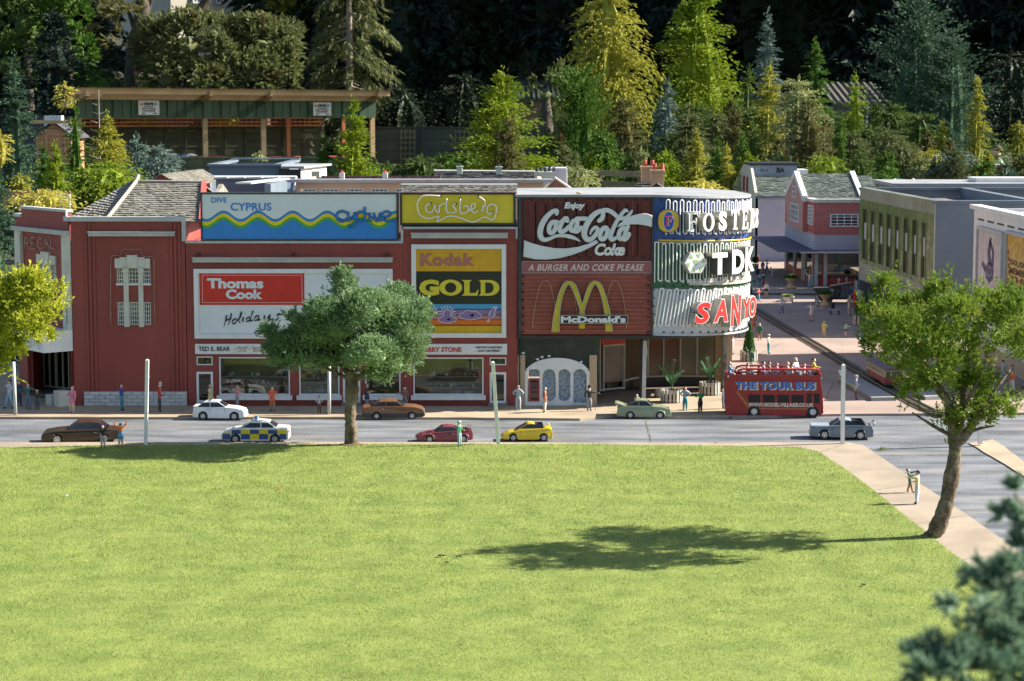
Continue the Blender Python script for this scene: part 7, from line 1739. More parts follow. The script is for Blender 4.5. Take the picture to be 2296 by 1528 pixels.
MB().box(T_(1922),T_(1940),-tw_*.52,tw_*.52,TH(672),TH(667)).build('bumper',M['white'],tk_t,bevel=.002)
for px in(1850,1863,1924):
 for s_ in(-1,1):wv=MB().disc_y((T_(px),s_*(tw_*.42),TH(673)),.030,.024,16).build('wheel',M['tyre'],tk_t,bevel=.002);MB().disc_y((T_(px),s_*(tw_*.42),TH(673)),.012,.026,10).build('rim',mtd,wv)
 # -- rails
def track(name,label,pts,w=.092):
 c=[G(px,py,ZP)for(px,py)in pts];t=thing(name,label,'railway',(c[0].x,c[0].y,ZP))
 q=catmull(c,14);L_=[0]
 for i in range(1,len(q)):L_.append(L_[-1]+(q[i]-q[i-1]).length)
 def at(s):
  for i in range(1,len(q)):
   if L_[i]>=s:f=(s-L_[i-1])/max(1e-9,L_[i]-L_[i-1]);return q[i-1].lerp(q[i],f),(q[i]-q[i-1]).normalized()
  return q[-1],(q[-1]-q[-2]).normalized()
 mb=MB();mr_=MB();mr2=MB()
 for(o_,m_)in((-.0275,mr_),(.0275,mr2)):
  m_.tube([(v.x-d.y*o_,v.y+d.x*o_,ZP+.0118)for v,d in((q[i],(q[min(i+1,len(q)-1)]-q[max(i-1,0)]).normalized())for i in range(len(q)))],.0035,4)
 for i in range(len(q)-1):
  d=(q[i+1]-q[i]).normalized();s_=Vector((-d.y,d.x,0))
  for(o0,o1,z0,z1,m_)in((-w/2,w/2,.0003,.003,mb),):
   a,b=q[i],q[i+1]
   V=[a+s_*o0,a+s_*o1,b+s_*o1,b+s_*o0]
   m_.add([(v.x,v.y,ZP+z0)for v in V]+[(v.x,v.y,ZP+z1)for v in V],[(4,5,6,7),(0,1,5,4),(2,3,7,6),(1,2,6,5),(3,0,4,7)])
 mb.build('track_bed',flat((.065,.06,.06),.95,fine=.3),t);mrm=pm('rail_metal',(.18,.16,.12),.4,var=.2,metal=.6);mr_.build('rail',mrm,t);mr2.build('rail',mrm,t)
 sl=MB();s=0
 while s<L_[-1]:
  p,d=at(s);n_=Vector((-d.y,d.x,0));V=[p-n_*.052-d*.005,p+n_*.052-d*.005,p+n_*.052+d*.005,p-n_*.052+d*.005]
  sl.add([(v.x,v.y,ZP+.0032)for v in V]+[(v.x,v.y,ZP+.0083)for v in V],[(4,5,6,7),(0,1,5,4),(1,2,6,5),(2,3,7,6),(3,0,4,7)]);s+=.022
 stuff(sl.build('sleepers',flat((.13,.10,.07),.8),t));return t
track('railway_track','narrow tram track running down the plaza towards the road',[(1640,664),(1695,697),(1760,737),(1827,775),(1945,847),(2071,917),(2110,926)])
track('railway_track','narrow track crossing the far end of the plaza behind the truck',[(1690,661),(1780,661.5),(1860,662),(1960,662),(2080,662)])
pp=[G(1881,856,ZP),G(1954,900,ZP),G(2007,899,ZP),G(1921,850,ZP)]
pl_t=thing('tram_platform','grey low platform slab with a yellow edge beside the tram','platform',(pp[0].x,pp[0].y,ZP))
MB().prism([(p.x,p.y)for p in pp],ZP+.0002,ZP+.022,axis='z').build('slab',pm('platform_grey',(.24,.25,.25),.7,var=.08),pl_t)
a,b=pp[0],pp[1];d=(b-a).normalized();n_=Vector((-d.y,d.x,0))*.008
MB().prism([(v.x,v.y)for v in(a-n_,a.lerp(b,.5)-n_,a.lerp(b,.5)+n_,a+n_)],ZP+.0222,ZP+.0235,axis='z').build('yellow_edge',flat((.50,.38,.10),.6),pl_t)
pq=[G(2040,880,ZP),G(2075,898,ZP),G(2120,896,ZP),G(2075,876,ZP)]
single(MB().prism([(p.x,p.y)for p in pq],ZP+.0002,ZP+.022,axis='z').build('tram_platform',pm('platform_grey2',(.26,.27,.27),.7,var=.08)),'grey platform slab on the right side of the tram, seen through the tree branches','platform')
ta_,tb_=G(1945,852,ZP),G(1983,875,ZP);d=(tb_-ta_).normalized();ang=math.atan2(d.y,d.x);TLn=.52
tw2=.115;ctr=tb_-d*TLn/2+Vector((-d.y,d.x,0))*tw2/2*1
if(Vector((-d.y,d.x,0))).x<0:ctr=tb_-d*TLn/2-Vector((-d.y,d.x,0))*tw2/2
trm=lthing('tram','dark red and cream tram car standing on the plaza track','tram',(ctr.x,ctr.y,ZP+.015),ang)
mtr=paint('tram_red',(.26,.035,.035),.4);mtc=flat((.58,.50,.34),.5)
h0,h1,h2,h3=.022,.068,.108,.122
MB().box(-TLn/2,TLn/2,-tw2/2,tw2/2,h0,h1).build('body',mtr,trm,bevel=.002)
MB().box(-TLn/2+.006,TLn/2-.006,-tw2/2+.004,tw2/2-.004,h1+.0003,h2).build('window_band',M['carglass'],trm)
for s_ in(-1,1):
 yy=s_*tw2/2
 MB().box(-TLn/2+.001,TLn/2-.001,min(yy,yy-s_*.004),max(yy,yy-s_*.004),h2-.008,h2-.0002).build('cream_band',mtc,trm);MB().box(-TLn/2+.001,TLn/2-.001,min(yy+s_*.0008,yy-s_*.004),max(yy+s_*.0008,yy-s_*.004),h1-.006,h1+.004).build('cream_band',mtc,trm)
 for k in range(15):x=-TLn/2+.02+k*.034;MB().box(x,x+.009,min(yy,yy-s_*.004),max(yy,yy-s_*.004),h1+.0042,h2-.0082).build('window_post',mtc,trm)
 MB().box(-TLn/2+.02,TLn/2-.02,min(yy-s_*.001,yy-s_*.003),max(yy-s_*.001,yy-s_*.003),h1+.022,h1+.0245).build('window_bar',mtc,trm)
for s_ in(-1,1):
 xx=s_*TLn/2
 for y in(-tw2/2,-.020,.014,tw2/2-.006):MB().box(min(xx,xx-s_*.005),max(xx,xx-s_*.005),y,y+.006,h1,h2).build('window_post',mtc,trm)
 MB().box(min(xx,xx-s_*.005),max(xx,xx-s_*.005),-tw2/2,tw2/2,h2-.008,h2-.0005).build('cream_band',mtc,trm)
 MB().box(min(xx,xx+s_*.008),max(xx,xx+s_*.008),-tw2*.4,tw2*.4,h0-.006,h0+.004).build('buffer_beam',M['black'],trm)
mrf=pm('tram_roof',(.14,.085,.11),.5,var=.15)
MB().prism([(-tw2/2-.006,h2),(tw2/2+.006,h2),(tw2/2,h2+.008),(tw2*.25,h3+.006),(-tw2*.25,h3+.006),(-tw2/2,h2+.008)],-TLn/2-.012,TLn/2+.012,axis='u').build('roof',mrf,trm)
for k in range(5):MB().lathe([(.006,0),(.006,.008),(.003,.012)],(-TLn/2+.06+k*.1,.012,h3+.005),8).build('roof_vent',flat((.22,.03,.04)),trm)
for s_ in(-1,1):
 MB().box(s_*TLn*.3-.07,s_*TLn*.3+.07,-.04,.04,.004,h0-.002).build('bogie',M['black'],trm)
 for q in(-.045,.045):
  for y in(-.03,.03):MB().disc_y((s_*TLn*.3+q,y,.012),.012,.006,12).build('wheel',M['tyre'],trm)
  # -- posts, planters, benches
def post(px0,py0,px1,py1,w,label,mat='post',rd=False,arm=None,z=.012,bracket=False):
 g=G(px1,py1,z);t=P(px0,py0,g.y);k=(g-C0).dot(FW)/FPX;w_=w*k/2
 o=lthing('lamp_post',label,'post',tuple(g));d=t-g
 if rd:mb=MB().tube([(0,0,0),(d.x,0,d.z)],w_,10)
 else:mb=MB().add([(-w_,-w_,0),(w_,-w_,0),(w_,w_,0),(-w_,w_,0),(d.x-w_,-w_,d.z),(d.x+w_,-w_,d.z),(d.x+w_,w_,d.z),(d.x-w_,w_,d.z),(d.x,0,d.z+w_*.8)],[(0,1,5,4),(1,2,6,5),(2,3,7,6),(3,0,4,7),(4,5,8),(5,6,8),(6,7,8),(7,4,8)])
 mb.build('shaft',M[mat],o,smooth=rd)
 if arm:
  for(ax,ay,bx,by)in arm:
   a,b=P(ax,ay,g.y-w_),P(bx,by,g.y-w_);MB().tube([a-g,b-g],w_*.38,6).build('bracket',M[mat],o)
 if bracket:
  for s_ in(-1,1):MB().tube([(s_*w_,0,.012),(s_*w_*2.6,0,.012)],w_*.25,5).build('foot_bolt',M['black'],o)
 return o
post(330,808,327,999,7.5,'tall square white post on the near kerb between brown car and police car',bracket=True,arm=[(331,845,335,845)])
post(1105,813,1117,997,8,'leaning square white post on the near kerb between the crimson and yellow cars',arm=[(1104,835,1101,845)])
post(1891,819,1889,995,8.5,'square white post standing in front of the grey muscle car',arm=[(1888,833,1880,832),(1883,834,1885,842)])
post(1446,764,1443,905,8.5,'tall grey post beside the black column of the corner building','greyledge',arm=[(1449,790,1453,797),(1449,780,1450,790)])
post(30,812,35,932,8,'round grey post on the far pavement before the cinema door','greyledge',True)
post(738,822,738,930,8,'round pale post on the far pavement left of the tree trunk','greyledge',True,bracket=True)
post(2204,845,2197,996,9,'white post standing right of the curved tree at the side street corner')
def planter(px,pyb,wpx,hpx,label,n=17,mat='picket',cat='planter'):
 g=G(px,pyb,ZP);k=(g-C0).dot(FW)/FPX;r_=wpx*k/2;h=hpx*k
 g=Vector((g.x,g.y+r_*.9,ZP));t=lthing('picket_planter',label,cat,tuple(g),0,None)
 sc_=2*math.pi*r_/n
 me=MB().prism([(-sc_*.31,.004),(sc_*.31,.004),(sc_*.31,h),(0,h+.003),(-sc_*.31,h)],-.0018,.0018).mesh('picket',M[mat])
 for i in range(n):
  a=2*math.pi*(i+.5)/n;o=link('picket',me,t,(r_*math.sin(a),-r_*math.cos(a),0));o.rotation_euler[2]=a
 for zz in(.25,.75):MB().tube([(r_*.96*math.sin(2*math.pi*i/n),-r_*.96*math.cos(2*math.pi*i/n),h*zz)for i in range(n)],.0022,4,closed=True).build('hoop',M[mat],t)
 MB().lathe([(r_*.9,h*.1),(r_*.9,h*.82)],(0,0,0),12).build('soil',flat((.06,.04,.025),.95),t)
 for a in(.6,2.5,3.8,5.7):MB().box(r_*math.sin(a)-.003,r_*math.sin(a)+.003,-r_*math.cos(a)-.003,-r_*math.cos(a)+.003,-.0,.006).build('foot',M[mat],t)
 return g,r_,h,k
def leaf_obj(name,verts,faces,mat,parent=None,loc=(0,0,0)):
 o=link(name,np_mesh(name,verts,faces,len(faces[0]),[mat]),parent);o.location=loc;return o
def diamonds(Pb,D,S_,L_,W_):
 """base points, unit dirs, side dirs, lengths, widths -> verts, faces"""
 n=len(Pb);L_=np.broadcast_to(L_,n)[:,None];W_=np.broadcast_to(W_,n)[:,None]
 V=np.stack([Pb,Pb+D*L_*.45+S_*W_*.5,Pb+D*L_,Pb+D*L_*.45-S_*W_*.5],1).reshape(-1,3)
 return V,np.arange(4*n).reshape(-1,4)
def unit(a):return a/(np.linalg.norm(a,axis=1,keepdims=True)+1e-9)
def palm(g,h,H_,spread,label,seed):
 rg=np.random.RandomState(seed);t=lthing('feathery_plant',label,'plant',(g.x,g.y,ZP+h*.82))
 MB().tube([(0,0,0),(.004,0,H_*.3)],.004,6).build('stem',M['bark'],t)
 for k in range(9):
  az=2*math.pi*k/9+rg.uniform(-.3,.3);up=rg.uniform(1.0,1.5);L2=rg.uniform(.55,1.05)
  pts=[Vector((0,0,H_*(.05+.03*k)))]
  for s_ in np.linspace(.15,1,7):pts.append(Vector((math.cos(az)*spread*s_*L2,math.sin(az)*spread*s_*L2,H_*.15+H_*.95*L2*up*s_*(1-.35*s_))))
  fr_=MB().tube(pts,[.0020]*4+[.0012]*4,4).build('frond_rib',M['greenboard'],t)
  q=catmull(pts,4);B_,D_,S2=[],[],[]
  for i in range(4,len(q)-1):
   d=(q[i+1]-q[i]).normalized();s_=d.cross(Vector((0,0,1))).normalized()
   for sg in(-1,1):
    dd=(d*.8+s_*sg+Vector((0,0,rg.uniform(-.1,.25)))).normalized();B_.append(q[i]);D_.append(dd);S2.append(dd.cross(Vector((0,0,1))).normalized())
  V_,F_=diamonds(np.array(B_),np.array(D_),np.array(S2),.030,.0035);leaf_obj('frond_leaves',V_,F_,LF['palm'],fr_)
g,r_,h,k=planter(1507,905,48,28,'white picket planter nearest the road under the corner building');palm(g,h,.20,.12,'feathery green plant in the picket planter nearest the road',1)
g,r_,h,k=planter(1593,888,46,28,'white picket planter just left of the tour bus');palm(g,h,.17,.075,'feathery green plant in the picket planter by the tour bus',2)
g=G(1484,893,ZP);single(MB().lathe([(.040,0),(.045,.01),(.045,.045),(.036,.045),(.036,.02)],(g.x,g.y+.04,ZP),20).build('round_planter',flat((.30,.32,.33),.8),smooth=False),'empty round grey concrete planter behind the picket planter nearest the road','planter')
def topiary(g,h,kind,H_,W_,label,seed=0):
 rg=np.random.RandomState(seed);t=lthing('topiary',label,'plant',(g.x,g.y,ZP+h))
 n=1500;u=rg.rand(n);az=rg.uniform(0,6.283,n)
 if kind=='cone':r2=W_/2*np.minimum(1,(1-u)**.8+.04)*np.minimum(1,(u+.06)*7);z_=H_*u
 else:ph=np.arccos(1-2*u);r2=W_/2*np.sin(ph);z_=H_/2-H_/2*np.cos(ph)+(0 if kind=='bush' else H_*.35)
 Pb=np.stack([np.cos(az)*r2,np.sin(az)*r2,z_],1);D=unit(np.stack([np.cos(az),np.sin(az),rg.uniform(-.2,1,n)],1));S_=unit(np.cross(D,rg.normal(size=(n,3))))
 V_,F_=diamonds(Pb-D*.004,D,S_,.011,.007);leaf_obj('crown',V_,F_,LF['topiary'],t)
 if kind=='cone':MB().lathe([(W_*.42,.004),(W_*.38,H_*.3),(W_*.2,H_*.65),(.002,H_*.95)],(0,0,0),10).build('inner_crown',LF['topiary'],t)
 else:MB().ball((0,0,H_/2+(0 if kind=='bush' else H_*.35)),(W_*.44,W_*.44,H_*.44),10,8).build('inner_crown',LF['topiary'],t)
 MB().tube([(0,0,-h*.3),(0,0,H_*.4)],.004,6).build('stem',M['bark'],t)
g,r_,h,k=planter(1681,812,38,23,'white picket planter holding the tall clipped cone by the brick pier',14);topiary(g,h*.8,'cone',.21,.085,'tall clipped green cone bush in the planter behind the bus',1)
g,r_,h,k=planter(1929,731,30,22,'white picket planter left of the curved tree with a ball bush',10);topiary(g,h*.8,'ball',.075,.075,'clipped ball bush in the planter beside the curved tree',2)
g,r_,h,k=planter(1933,650,30,20,'grey picket planter at the far corner of the green fronted building',10);topiary(g,h*.8,'bush',.05,.09,'low green bush in the far picket planter',3)
g,r_,h,k=planter(1694,606,14,13,'small grey picket planter outside the airline building',8);topiary(g,h*.8,'ball',.07,.065,'clipped ball bush outside the airline building',4)
for(px,py,lab)in((1672,662,'left of the two small cone bushes at the plaza edge'),(1682,660,'right of the two small cone bushes at the plaza edge')):topiary(G(px,py,ZP),.002,'cone',.075,.040,lab,px)
topiary(G(1895,642,ZP)+Vector((0,.55,0)),.085,'cone',.22,.085,'dark clipped cone tree inside the showroom',9)
def urn(px,pyb,label):
 g=G(px,pyb,ZP);t=lthing('stone_urn',label,'urn',(g.x,g.y+.04,ZP))
 MB().lathe([(.055,0),(.053,.012),(.040,.030),(.022,.045),(.022,.052),(.040,.075),(.058,.095),(.058,.104),(.048,.104),(.044,.09)],(0,0,0),18).build('bowl',M['terracotta'],t,smooth=True)
 rg=np.random.RandomState(int(px));n=260;an=rg.uniform(0,6.28,n);rr=.055*np.sqrt(rg.rand(n));Pb=np.stack([rr*np.cos(an),rr*np.sin(an),.095+.03*rg.rand(n)],1);D=unit(np.stack([np.cos(an),np.sin(an),rg.uniform(0,1.5,n)],1));S_=unit(np.cross(D,rg.normal(size=(n,3))))
 V_,F_=diamonds(Pb,D,S_,.022,.014);leaf_obj('plants',V_,F_,LF['green'],t)
urn(1774.5,648,'tan stone urn of plants near the showroom corner');urn(1852,687,'tan stone urn of plants in front of the tipper truck')
g=G(1767,678,ZP);t=lthing('white_trough','white oval trough of plants beside the far track','planter',(g.x,g.y+.03,ZP))
MB().lathe([(.042,0),(.052,.045),(.056,.048),(.048,.048),(.045,.03)],(0,0,0),20,sx=1.15,sy=.6).build('trough',M['white'],t,smooth=True)
rg=np.random.RandomState(3);n=260;an=rg.uniform(0,6.28,n);Pb=np.stack([.05*rg.rand(n)*np.cos(an),.02*np.sin(an),.04+.02*rg.rand(n)],1);D=unit(np.stack([np.cos(an),np.sin(an),rg.uniform(0,1.5,n)],1));V_,F_=diamonds(Pb,D,unit(np.cross(D,rg.normal(size=(n,3)))),.022,.013);leaf_obj('plants',V_,F_,LF['pale'],t)
def bench(px,pyb,w,label,mat=None):
 g=G(px,pyb,ZP);k=(g-C0).dot(FW)/FPX;L2=w*k;t=lthing('bench',label,'bench',(g.x,g.y+.02,ZP));m_=mat or M['greyledge']
 for i in range(3):MB().box(-L2/2,L2/2,-.022+i*.016,-.010+i*.016,.038,.043).build('slat',m_,t)
 for x in(-L2*.42,L2*.36):MB().box(x,x+.008,-.02,.022,0,.0379).build('leg',M['black'],t)
bench(1872,706,24,'small grey bench with black legs beside the litter bin');bench(1693,660,22,'white bench at the left edge of the plaza by the small cones',M['white'])
for(px,py,lab)in((1866,692,'black litter bin behind the small grey bench'),(1698,616,'dark litter bin outside the airline building')):
 g=G(px,py,ZP);t=lthing('litter_bin',lab,'bin',(g.x,g.y,ZP));MB().lathe([(.020,0),(.022,.045),(.024,.046),(.024,.052),(.018,.056)],(0,0,0),14).build('drum',flat((.03,.04,.06),.5),t);MB().box(-.012,.012,-.0235,-.019,.040,.0455).build('slot',M['black'],t)
for(px,py,lab)in((1842,694,'tiny red and white traffic cone left of the urn before the truck'),(1911,696,'tiny red and white traffic cone by the cream dressed figure')):
 g=G(px,py,ZP);t=lthing('traffic_cone',lab,'cone',(g.x,g.y,ZP));MB().box(-.010,.010,-.010,.010,0,.003).build('base',flat((.5,.05,.03)),t);MB().lathe([(.008,0),(.005,.012)],(0,0,.003),10).build('cone',M['white'],t);MB().lathe([(.005,0),(.0012,.010)],(0,0,.015),10).build('tip',flat((.5,.05,.03)),t)
 # -- people
def _dir(v):return Vector(v).normalized()
ARMS={'down':((.16,.02,-1),(.06,-.12,-1)),'hip':((.75,.15,-.9),(-.75,-.25,-.5)),'fwd':((.12,-.55,-.8),(.0,-1,.05)),'reach':((.2,-.9,-.1),(.0,-1,.15)),'up':((.75,-.1,.8),(.35,-.05,1)),'out':((.9,-.1,-.35),(1,-.1,-.2)),'bent':((.2,-.1,-1),(-.25,-.9,-.15)),'back':((.25,.45,-.9),(.1,.3,-1)),'point':((.9,-.2,.15),(1,-.2,.35))}
def person_mesh(H_,la,ra,legs,lean,cols,sleeve,child):
 """upright body as one skinned surface, facing -Y, feet at z=0"""
 hs=1.18 if child else 1.0
 J={};Rr={};E=[];
 def jt(n,p,r,par=None):
  J[n]=Vector(p);Rr[n]=tuple(1.30*q for q in r)if isinstance(r,tuple)else(r*1.32,r*1.32)
  if par:E.append((par,n))
 jt('pel',(0,0,.52),(.082,.060));jt('waist',(0,0,.61),(.072,.052),'pel');jt('chest',(0,0,.73),(.095,.060),'waist');jt('coll',(0,0,.80),(.070,.045),'chest')
 jt('neck',(0,-.003,.845),.030,'coll');jt('jaw',(0,-.012,.880),.040*hs,'neck');jt('skull',(0,0,.925),(.052*hs,.060*hs),'jaw');jt('crown',(0,.006,.968),.036*hs,'skull')
 for s_,arm in((-1,la),(1,ra)):
  n='L' if s_<0 else 'R';sh_=Vector((s_*.112,0,.795));a,b=ARMS[arm]
  a=_dir((a[0]*s_,a[1],a[2]));b=_dir((b[0]*s_,b[1],b[2]))
  jt('sh'+n,sh_,.040,'coll');el_=sh_+a*.155;jt('el'+n,el_,.029,'sh'+n);wr_=el_+b*.135;jt('wr'+n,wr_,.020,'el'+n)
  J['hd'+n]=b
 ly={'stand':((0,0),(0,0)),'walk':((-.06,-.12),(.04,.12)),'sit':None,'kneel':((0,0),(0,0))}[legs]
 for i,s_ in enumerate((-1,1)):
  n='L' if s_<0 else 'R';jt('hip'+n,(s_*.052,0,.49),.060,'pel')
  if legs=='sit':jt('kn'+n,(s_*.06,-.20,.50),.042,'hip'+n);jt('an'+n,(s_*.06,-.21,.29),.028,'kn'+n);jt('to'+n,(s_*.065,-.29,.265),(.030,.018),'an'+n)
  else:
   kn,an_=ly[i];jt('kn'+n,(s_*.058,kn-.01,.275),.042,'hip'+n);jt('an'+n,(s_*.062,an_,.055),.027,'kn'+n);jt('to'+n,(s_*.07,an_-.075,.022),(.030,.020),'an'+n)
 upper=['waist','chest','coll','neck','jaw','skull','crown','shL','shR','elL','elR','wrL','wrR']
 if lean:
  m_=Matrix.Rotation(-lean,3,'X');c=J['pel'].copy()
  m_=Matrix.Rotation(lean,3,'X')
  for n in upper:J[n]=c+m_@(J[n]-c)
  for n in 'LR':J['hd'+n]=m_@J['hd'+n]
 names=[n for n in J if not n.startswith('hd')];idx={n:i for i,n in enumerate(names)}
 me=bpy.data.meshes.new('b');me.from_pydata([J[n]for n in names],[(idx[a],idx[b])for a,b in E],[])
 o=bpy.data.objects.new('b',me);COL.objects.link(o)
 sk=o.modifiers.new('s','SKIN');sk.branch_smoothing=.6
 for i,n in enumerate(names):me.skin_vertices[0].data[i].radius=Rr[n];me.skin_vertices[0].data[i].use_root=(n=='pel')
 su=o.modifiers.new('u','SUBSURF');su.levels=1;su.render_levels=1
 bpy.context.view_layer.update()
 m2=bpy.data.meshes.new_from_object(o.evaluated_get(bpy.context.evaluated_depsgraph_get()))
 bpy.data.objects.remove(o);bpy.data.meshes.remove(me)
 Vv=np.array([v.co[:]for v in m2.vertices]);Fs=[tuple(p.vertices)for p in m2.polygons];bpy.data.meshes.remove(m2)
 segs=[(a,b)for a,b in E];cen=np.array([Vv[list(f)].mean(0)for f in Fs])
 best=np.full(len(Fs),1e9);lab=np.zeros(len(Fs),int)
 for k,(a,b)in enumerate(segs):
  A_,B_=np.array(J[a]),np.array(J[b]);ab=B_-A_;tt=np.clip(((cen-A_)@ab)/(ab@ab),0,1);d=np.linalg.norm(cen-(A_+tt[:,None]*ab),axis=1);m_=d<best;best[m_]=d[m_];lab[m_]=k
 part={}
 for k,(a,b)in enumerate(segs):
  if b in('jaw','skull','crown','neck'):part[k]=2
  elif b[:2]=='to':part[k]=3
  elif b[:2]in('kn','an','hi'):part[k]=1
  elif b[:2]=='wr':part[k]=0 if sleeve else 2
  else:part[k]=0
 mi=[part[l]for l in lab]
 mb=MB();mb.V=[tuple(v)for v in Vv];mb.F=Fs;mb.I=mi
 for n,s_ in(('L',-1),('R',1)):
  w_,d=J['wr'+n],J['hd'+n];side=Vector((0,1,0))-d*d.y
  side=side.normalized()if side.length>.2 else Vector((1,0,0));up=d.cross(side).normalized()
  pb=w_-d*.008;pe=w_+d*.034
  V=[]
  for(c,wv,th)in((pb,.012,.009),(pe,.017,.006)):
   V+=[c-side*wv-up*th,c+side*wv-up*th,c+side*wv+up*th,c-side*wv+up*th]
  mb.add(V,[(0,1,2,3),(7,6,5,4),(0,4,5,1),(1,5,6,2),(2,6,7,3),(3,7,4,0)],2)
  for q,(off,ln)in enumerate(((-.0125,.024),(-.0042,.030),(.0042,.028),(.0125,.021))):
   p0=pe+side*off;p1=p0+d*ln*.55+up*.002*-s_;p2=p1+(d*.8-up*.5*s_).normalized()*ln*.45;mb.tube([p0-d*.004,p1,p2],[.0042,.0040,.003],4,2)
  p0=pb.lerp(pe,.35)-side*.013;mb.tube([p0,p0-side*.010+d*.012,p0-side*.012+d*.026],[.0050,.0045,.0035],4,2)
 jw,sk_=J['jaw'],J['skull'];fm=Matrix.Rotation(lean,3,'X')if lean else Matrix.Identity(3)
 def fp(x,y,z_):return sk_+fm@Vector((x*hs,y*hs,z_*hs))
 for s_ in(-1,1):mb.ball(fp(s_*.020,-.050,-.006),.0062,6,4,4);mb.ball(fp(s_*.054,.004,-.012),(.006,.010,.015),6,4,2)
 mb.ball(fp(0,-.062,-.018),(.0075,.010,.012),6,4,2);mb.box(*[c for c in(fp(-.014,0,0).x,fp(.014,0,0).x,fp(0,-.054,-.040).y,fp(0,-.046,-.040).y,fp(0,-.050,-.043).z,fp(0,-.050,-.037).z)],5)
 mb.V=[tuple(Vector(v)*H_)for v in mb.V]
 return mb,J
NP=[0]
def person(px,pyf,hpx,label,rz=0,la='down',ra='down',legs='stand',lean=0.0,top=(.3,.3,.3),bot=(.1,.1,.2),hair=(.05,.03,.02),shoes=(.03,.025,.02),sleeve=True,skirt=None,hat=None,scarf=None,bag=None,child=False,z=.014,world=None,H=None,group=None,longhair=False,coat=None,skin=None,seat=None):
 NP[0]+=1
 if world is None:g=G(px,pyf,z)
 else:g=Vector(world)
 k=(g-C0).dot(FW)/FPX;H_=H or hpx*k*1.12
 t=lthing('person',label,'person',tuple(g),R(rz),group)
 mb,J=person_mesh(H_,la,ra,legs,lean,None,sleeve,child)
 m_=[flat(top,.6),flat(bot,.6),skin or M['skin'],flat(shoes,.5),M['black'],flat((.45,.12,.10),.5)]
 if legs=='sit':mb.V=[(v[0],v[1],v[2]-.44*H_)for v in mb.V];dz=-.44*H_
 else:dz=0
 body=mb.build('body',m_,t,smooth=True,o=Vector((0,0,0)))
 fm=(Matrix.Rotation(lean,4,'X')if lean else Matrix.Identity(4))
 hs=1.18 if child else 1
 hd=J['skull']*H_+Vector((0,0,dz))
 mx=Matrix.Translation(hd)@fm@Matrix.Scale(H_,4)
 if hair is not None:
  h_=MB(mx=mx);V=[]
  h_.lathe([(.010,.060),(.038,.052),(.056,.030),(.062,.004),(.058,-.022)],(0,.012,0),10,sx=hs,sy=1.05*hs)
  if longhair:h_.lathe([(.045,-.0),(.052,-.04),(.040,-.10)],(0,.026,0),10,sx=hs,sy=.7*hs)
  h_.V=[tuple(v)for v in h_.V]
  c_=hd;fwd=(fm@Vector((0,-1,0,0))).xyz;upv=(fm@Vector((0,0,1,0))).xyz;nv=[]
  for v in h_.V:
   d=Vector(v)-c_;f_=d.dot(fwd)/H_;u_=d.dot(upv)/H_
   if f_>.01 and u_<.022:v=tuple(Vector(v)+upv*(.024-u_)*H_*.9-fwd*f_*.10*H_)
   nv.append(v)
  h_.V=nv;h_.build('hair',flat(hair,.8),t,smooth=True)
 if hat:
  kind,hc=hat;h_=MB(mx=mx)
  if kind=='top':h_.lathe([(.095,.034),(.095,.042),(.056,.044),(.060,.125),(.0,.127)],(0,.004,0),14)
  elif kind=='cowboy':h_.lathe([(.110,.040),(.105,.032),(.060,.034),(.052,.085),(.0,.080)],(0,.004,0),14)
  elif kind=='cap':h_.lathe([(.070,.018),(.082,.040),(.060,.066),(.0,.070)],(0,.004,0),12)
  elif kind=='helmet':h_.lathe([(.072,-.020),(.076,.020),(.058,.060),(.0,.078)],(0,.004,0),12)
  elif kind=='bonnet':h_.lathe([(.080,.005),(.066,.024),(.058,.052),(.0,.066)],(0,.004,0),12)
  h_.build('hat',flat(hc,.5),t,smooth=kind in('helmet','cap'))
 mxb=Matrix.Translation(J['pel']*H_+Vector((0,0,dz)))@fm@Matrix.Scale(H_,4)
 if skirt and legs!='sit':
  sc,ln=skirt;Matrix.Identity(4);h_=MB(mx=Matrix.Translation(J['pel']*H_)@Matrix.Scale(H_,4));h_.lathe([(.080,.09),(.094,.0),(.108,-.06),(.120,-ln),(.112,-ln)],(0,0,0),14,sy=.80);h_.build('skirt',flat(sc,.65),t,smooth=True)
 if coat:
  h_=MB(mx=Matrix.Translation(J['pel']*H_+Vector((0,0,dz)))@fm@Matrix.Scale(H_,4));h_.lathe([(.088,.12),(.092,.04),(.104,-.06),(.112,-coat[1]),(.104,-coat[1])],(0,.004,0),14,sy=.76);h_.build('coat_skirt',flat(coat[0],.65),t,smooth=True)
 if scarf:
  h_=MB(mx=Matrix.Translation(J['neck']*H_+Vector((0,0,dz)))@fm@Matrix.Scale(H_,4));h_.lathe([(.036,-.022),(.050,-.010),(.048,.008),(.034,.014)],(0,0,0),12);h_.build('scarf',flat(scarf,.7),t,smooth=True)
 if bag:
  side,bc=bag;w_=(J['wr'+side]+J['hd'+side]*.03)*H_+Vector((0,0,dz));b_=MB();b_.box(w_.x-.030*H_,w_.x+.030*H_,w_.y-.018*H_,w_.y+.018*H_,w_.z-.095*H_,w_.z-.03*H_);b_.tube([(w_.x-.02*H_,w_.y,w_.z-.03*H_),(w_.x,w_.y,w_.z+.012*H_),(w_.x+.02*H_,w_.y,w_.z-.03*H_)],.003*H_,4)
  b2=thing('handbag','handbag held by the '+label,'bag',tuple(g),None,R(rz));ORG[b2.name]=Vector((0,0,0));me_=b_.mesh('pouch',flat(bc,.5));link('pouch',me_,b2)
  b2['label']=' '.join(('bag held by the '+label).split()[:15])
 return t
S=person
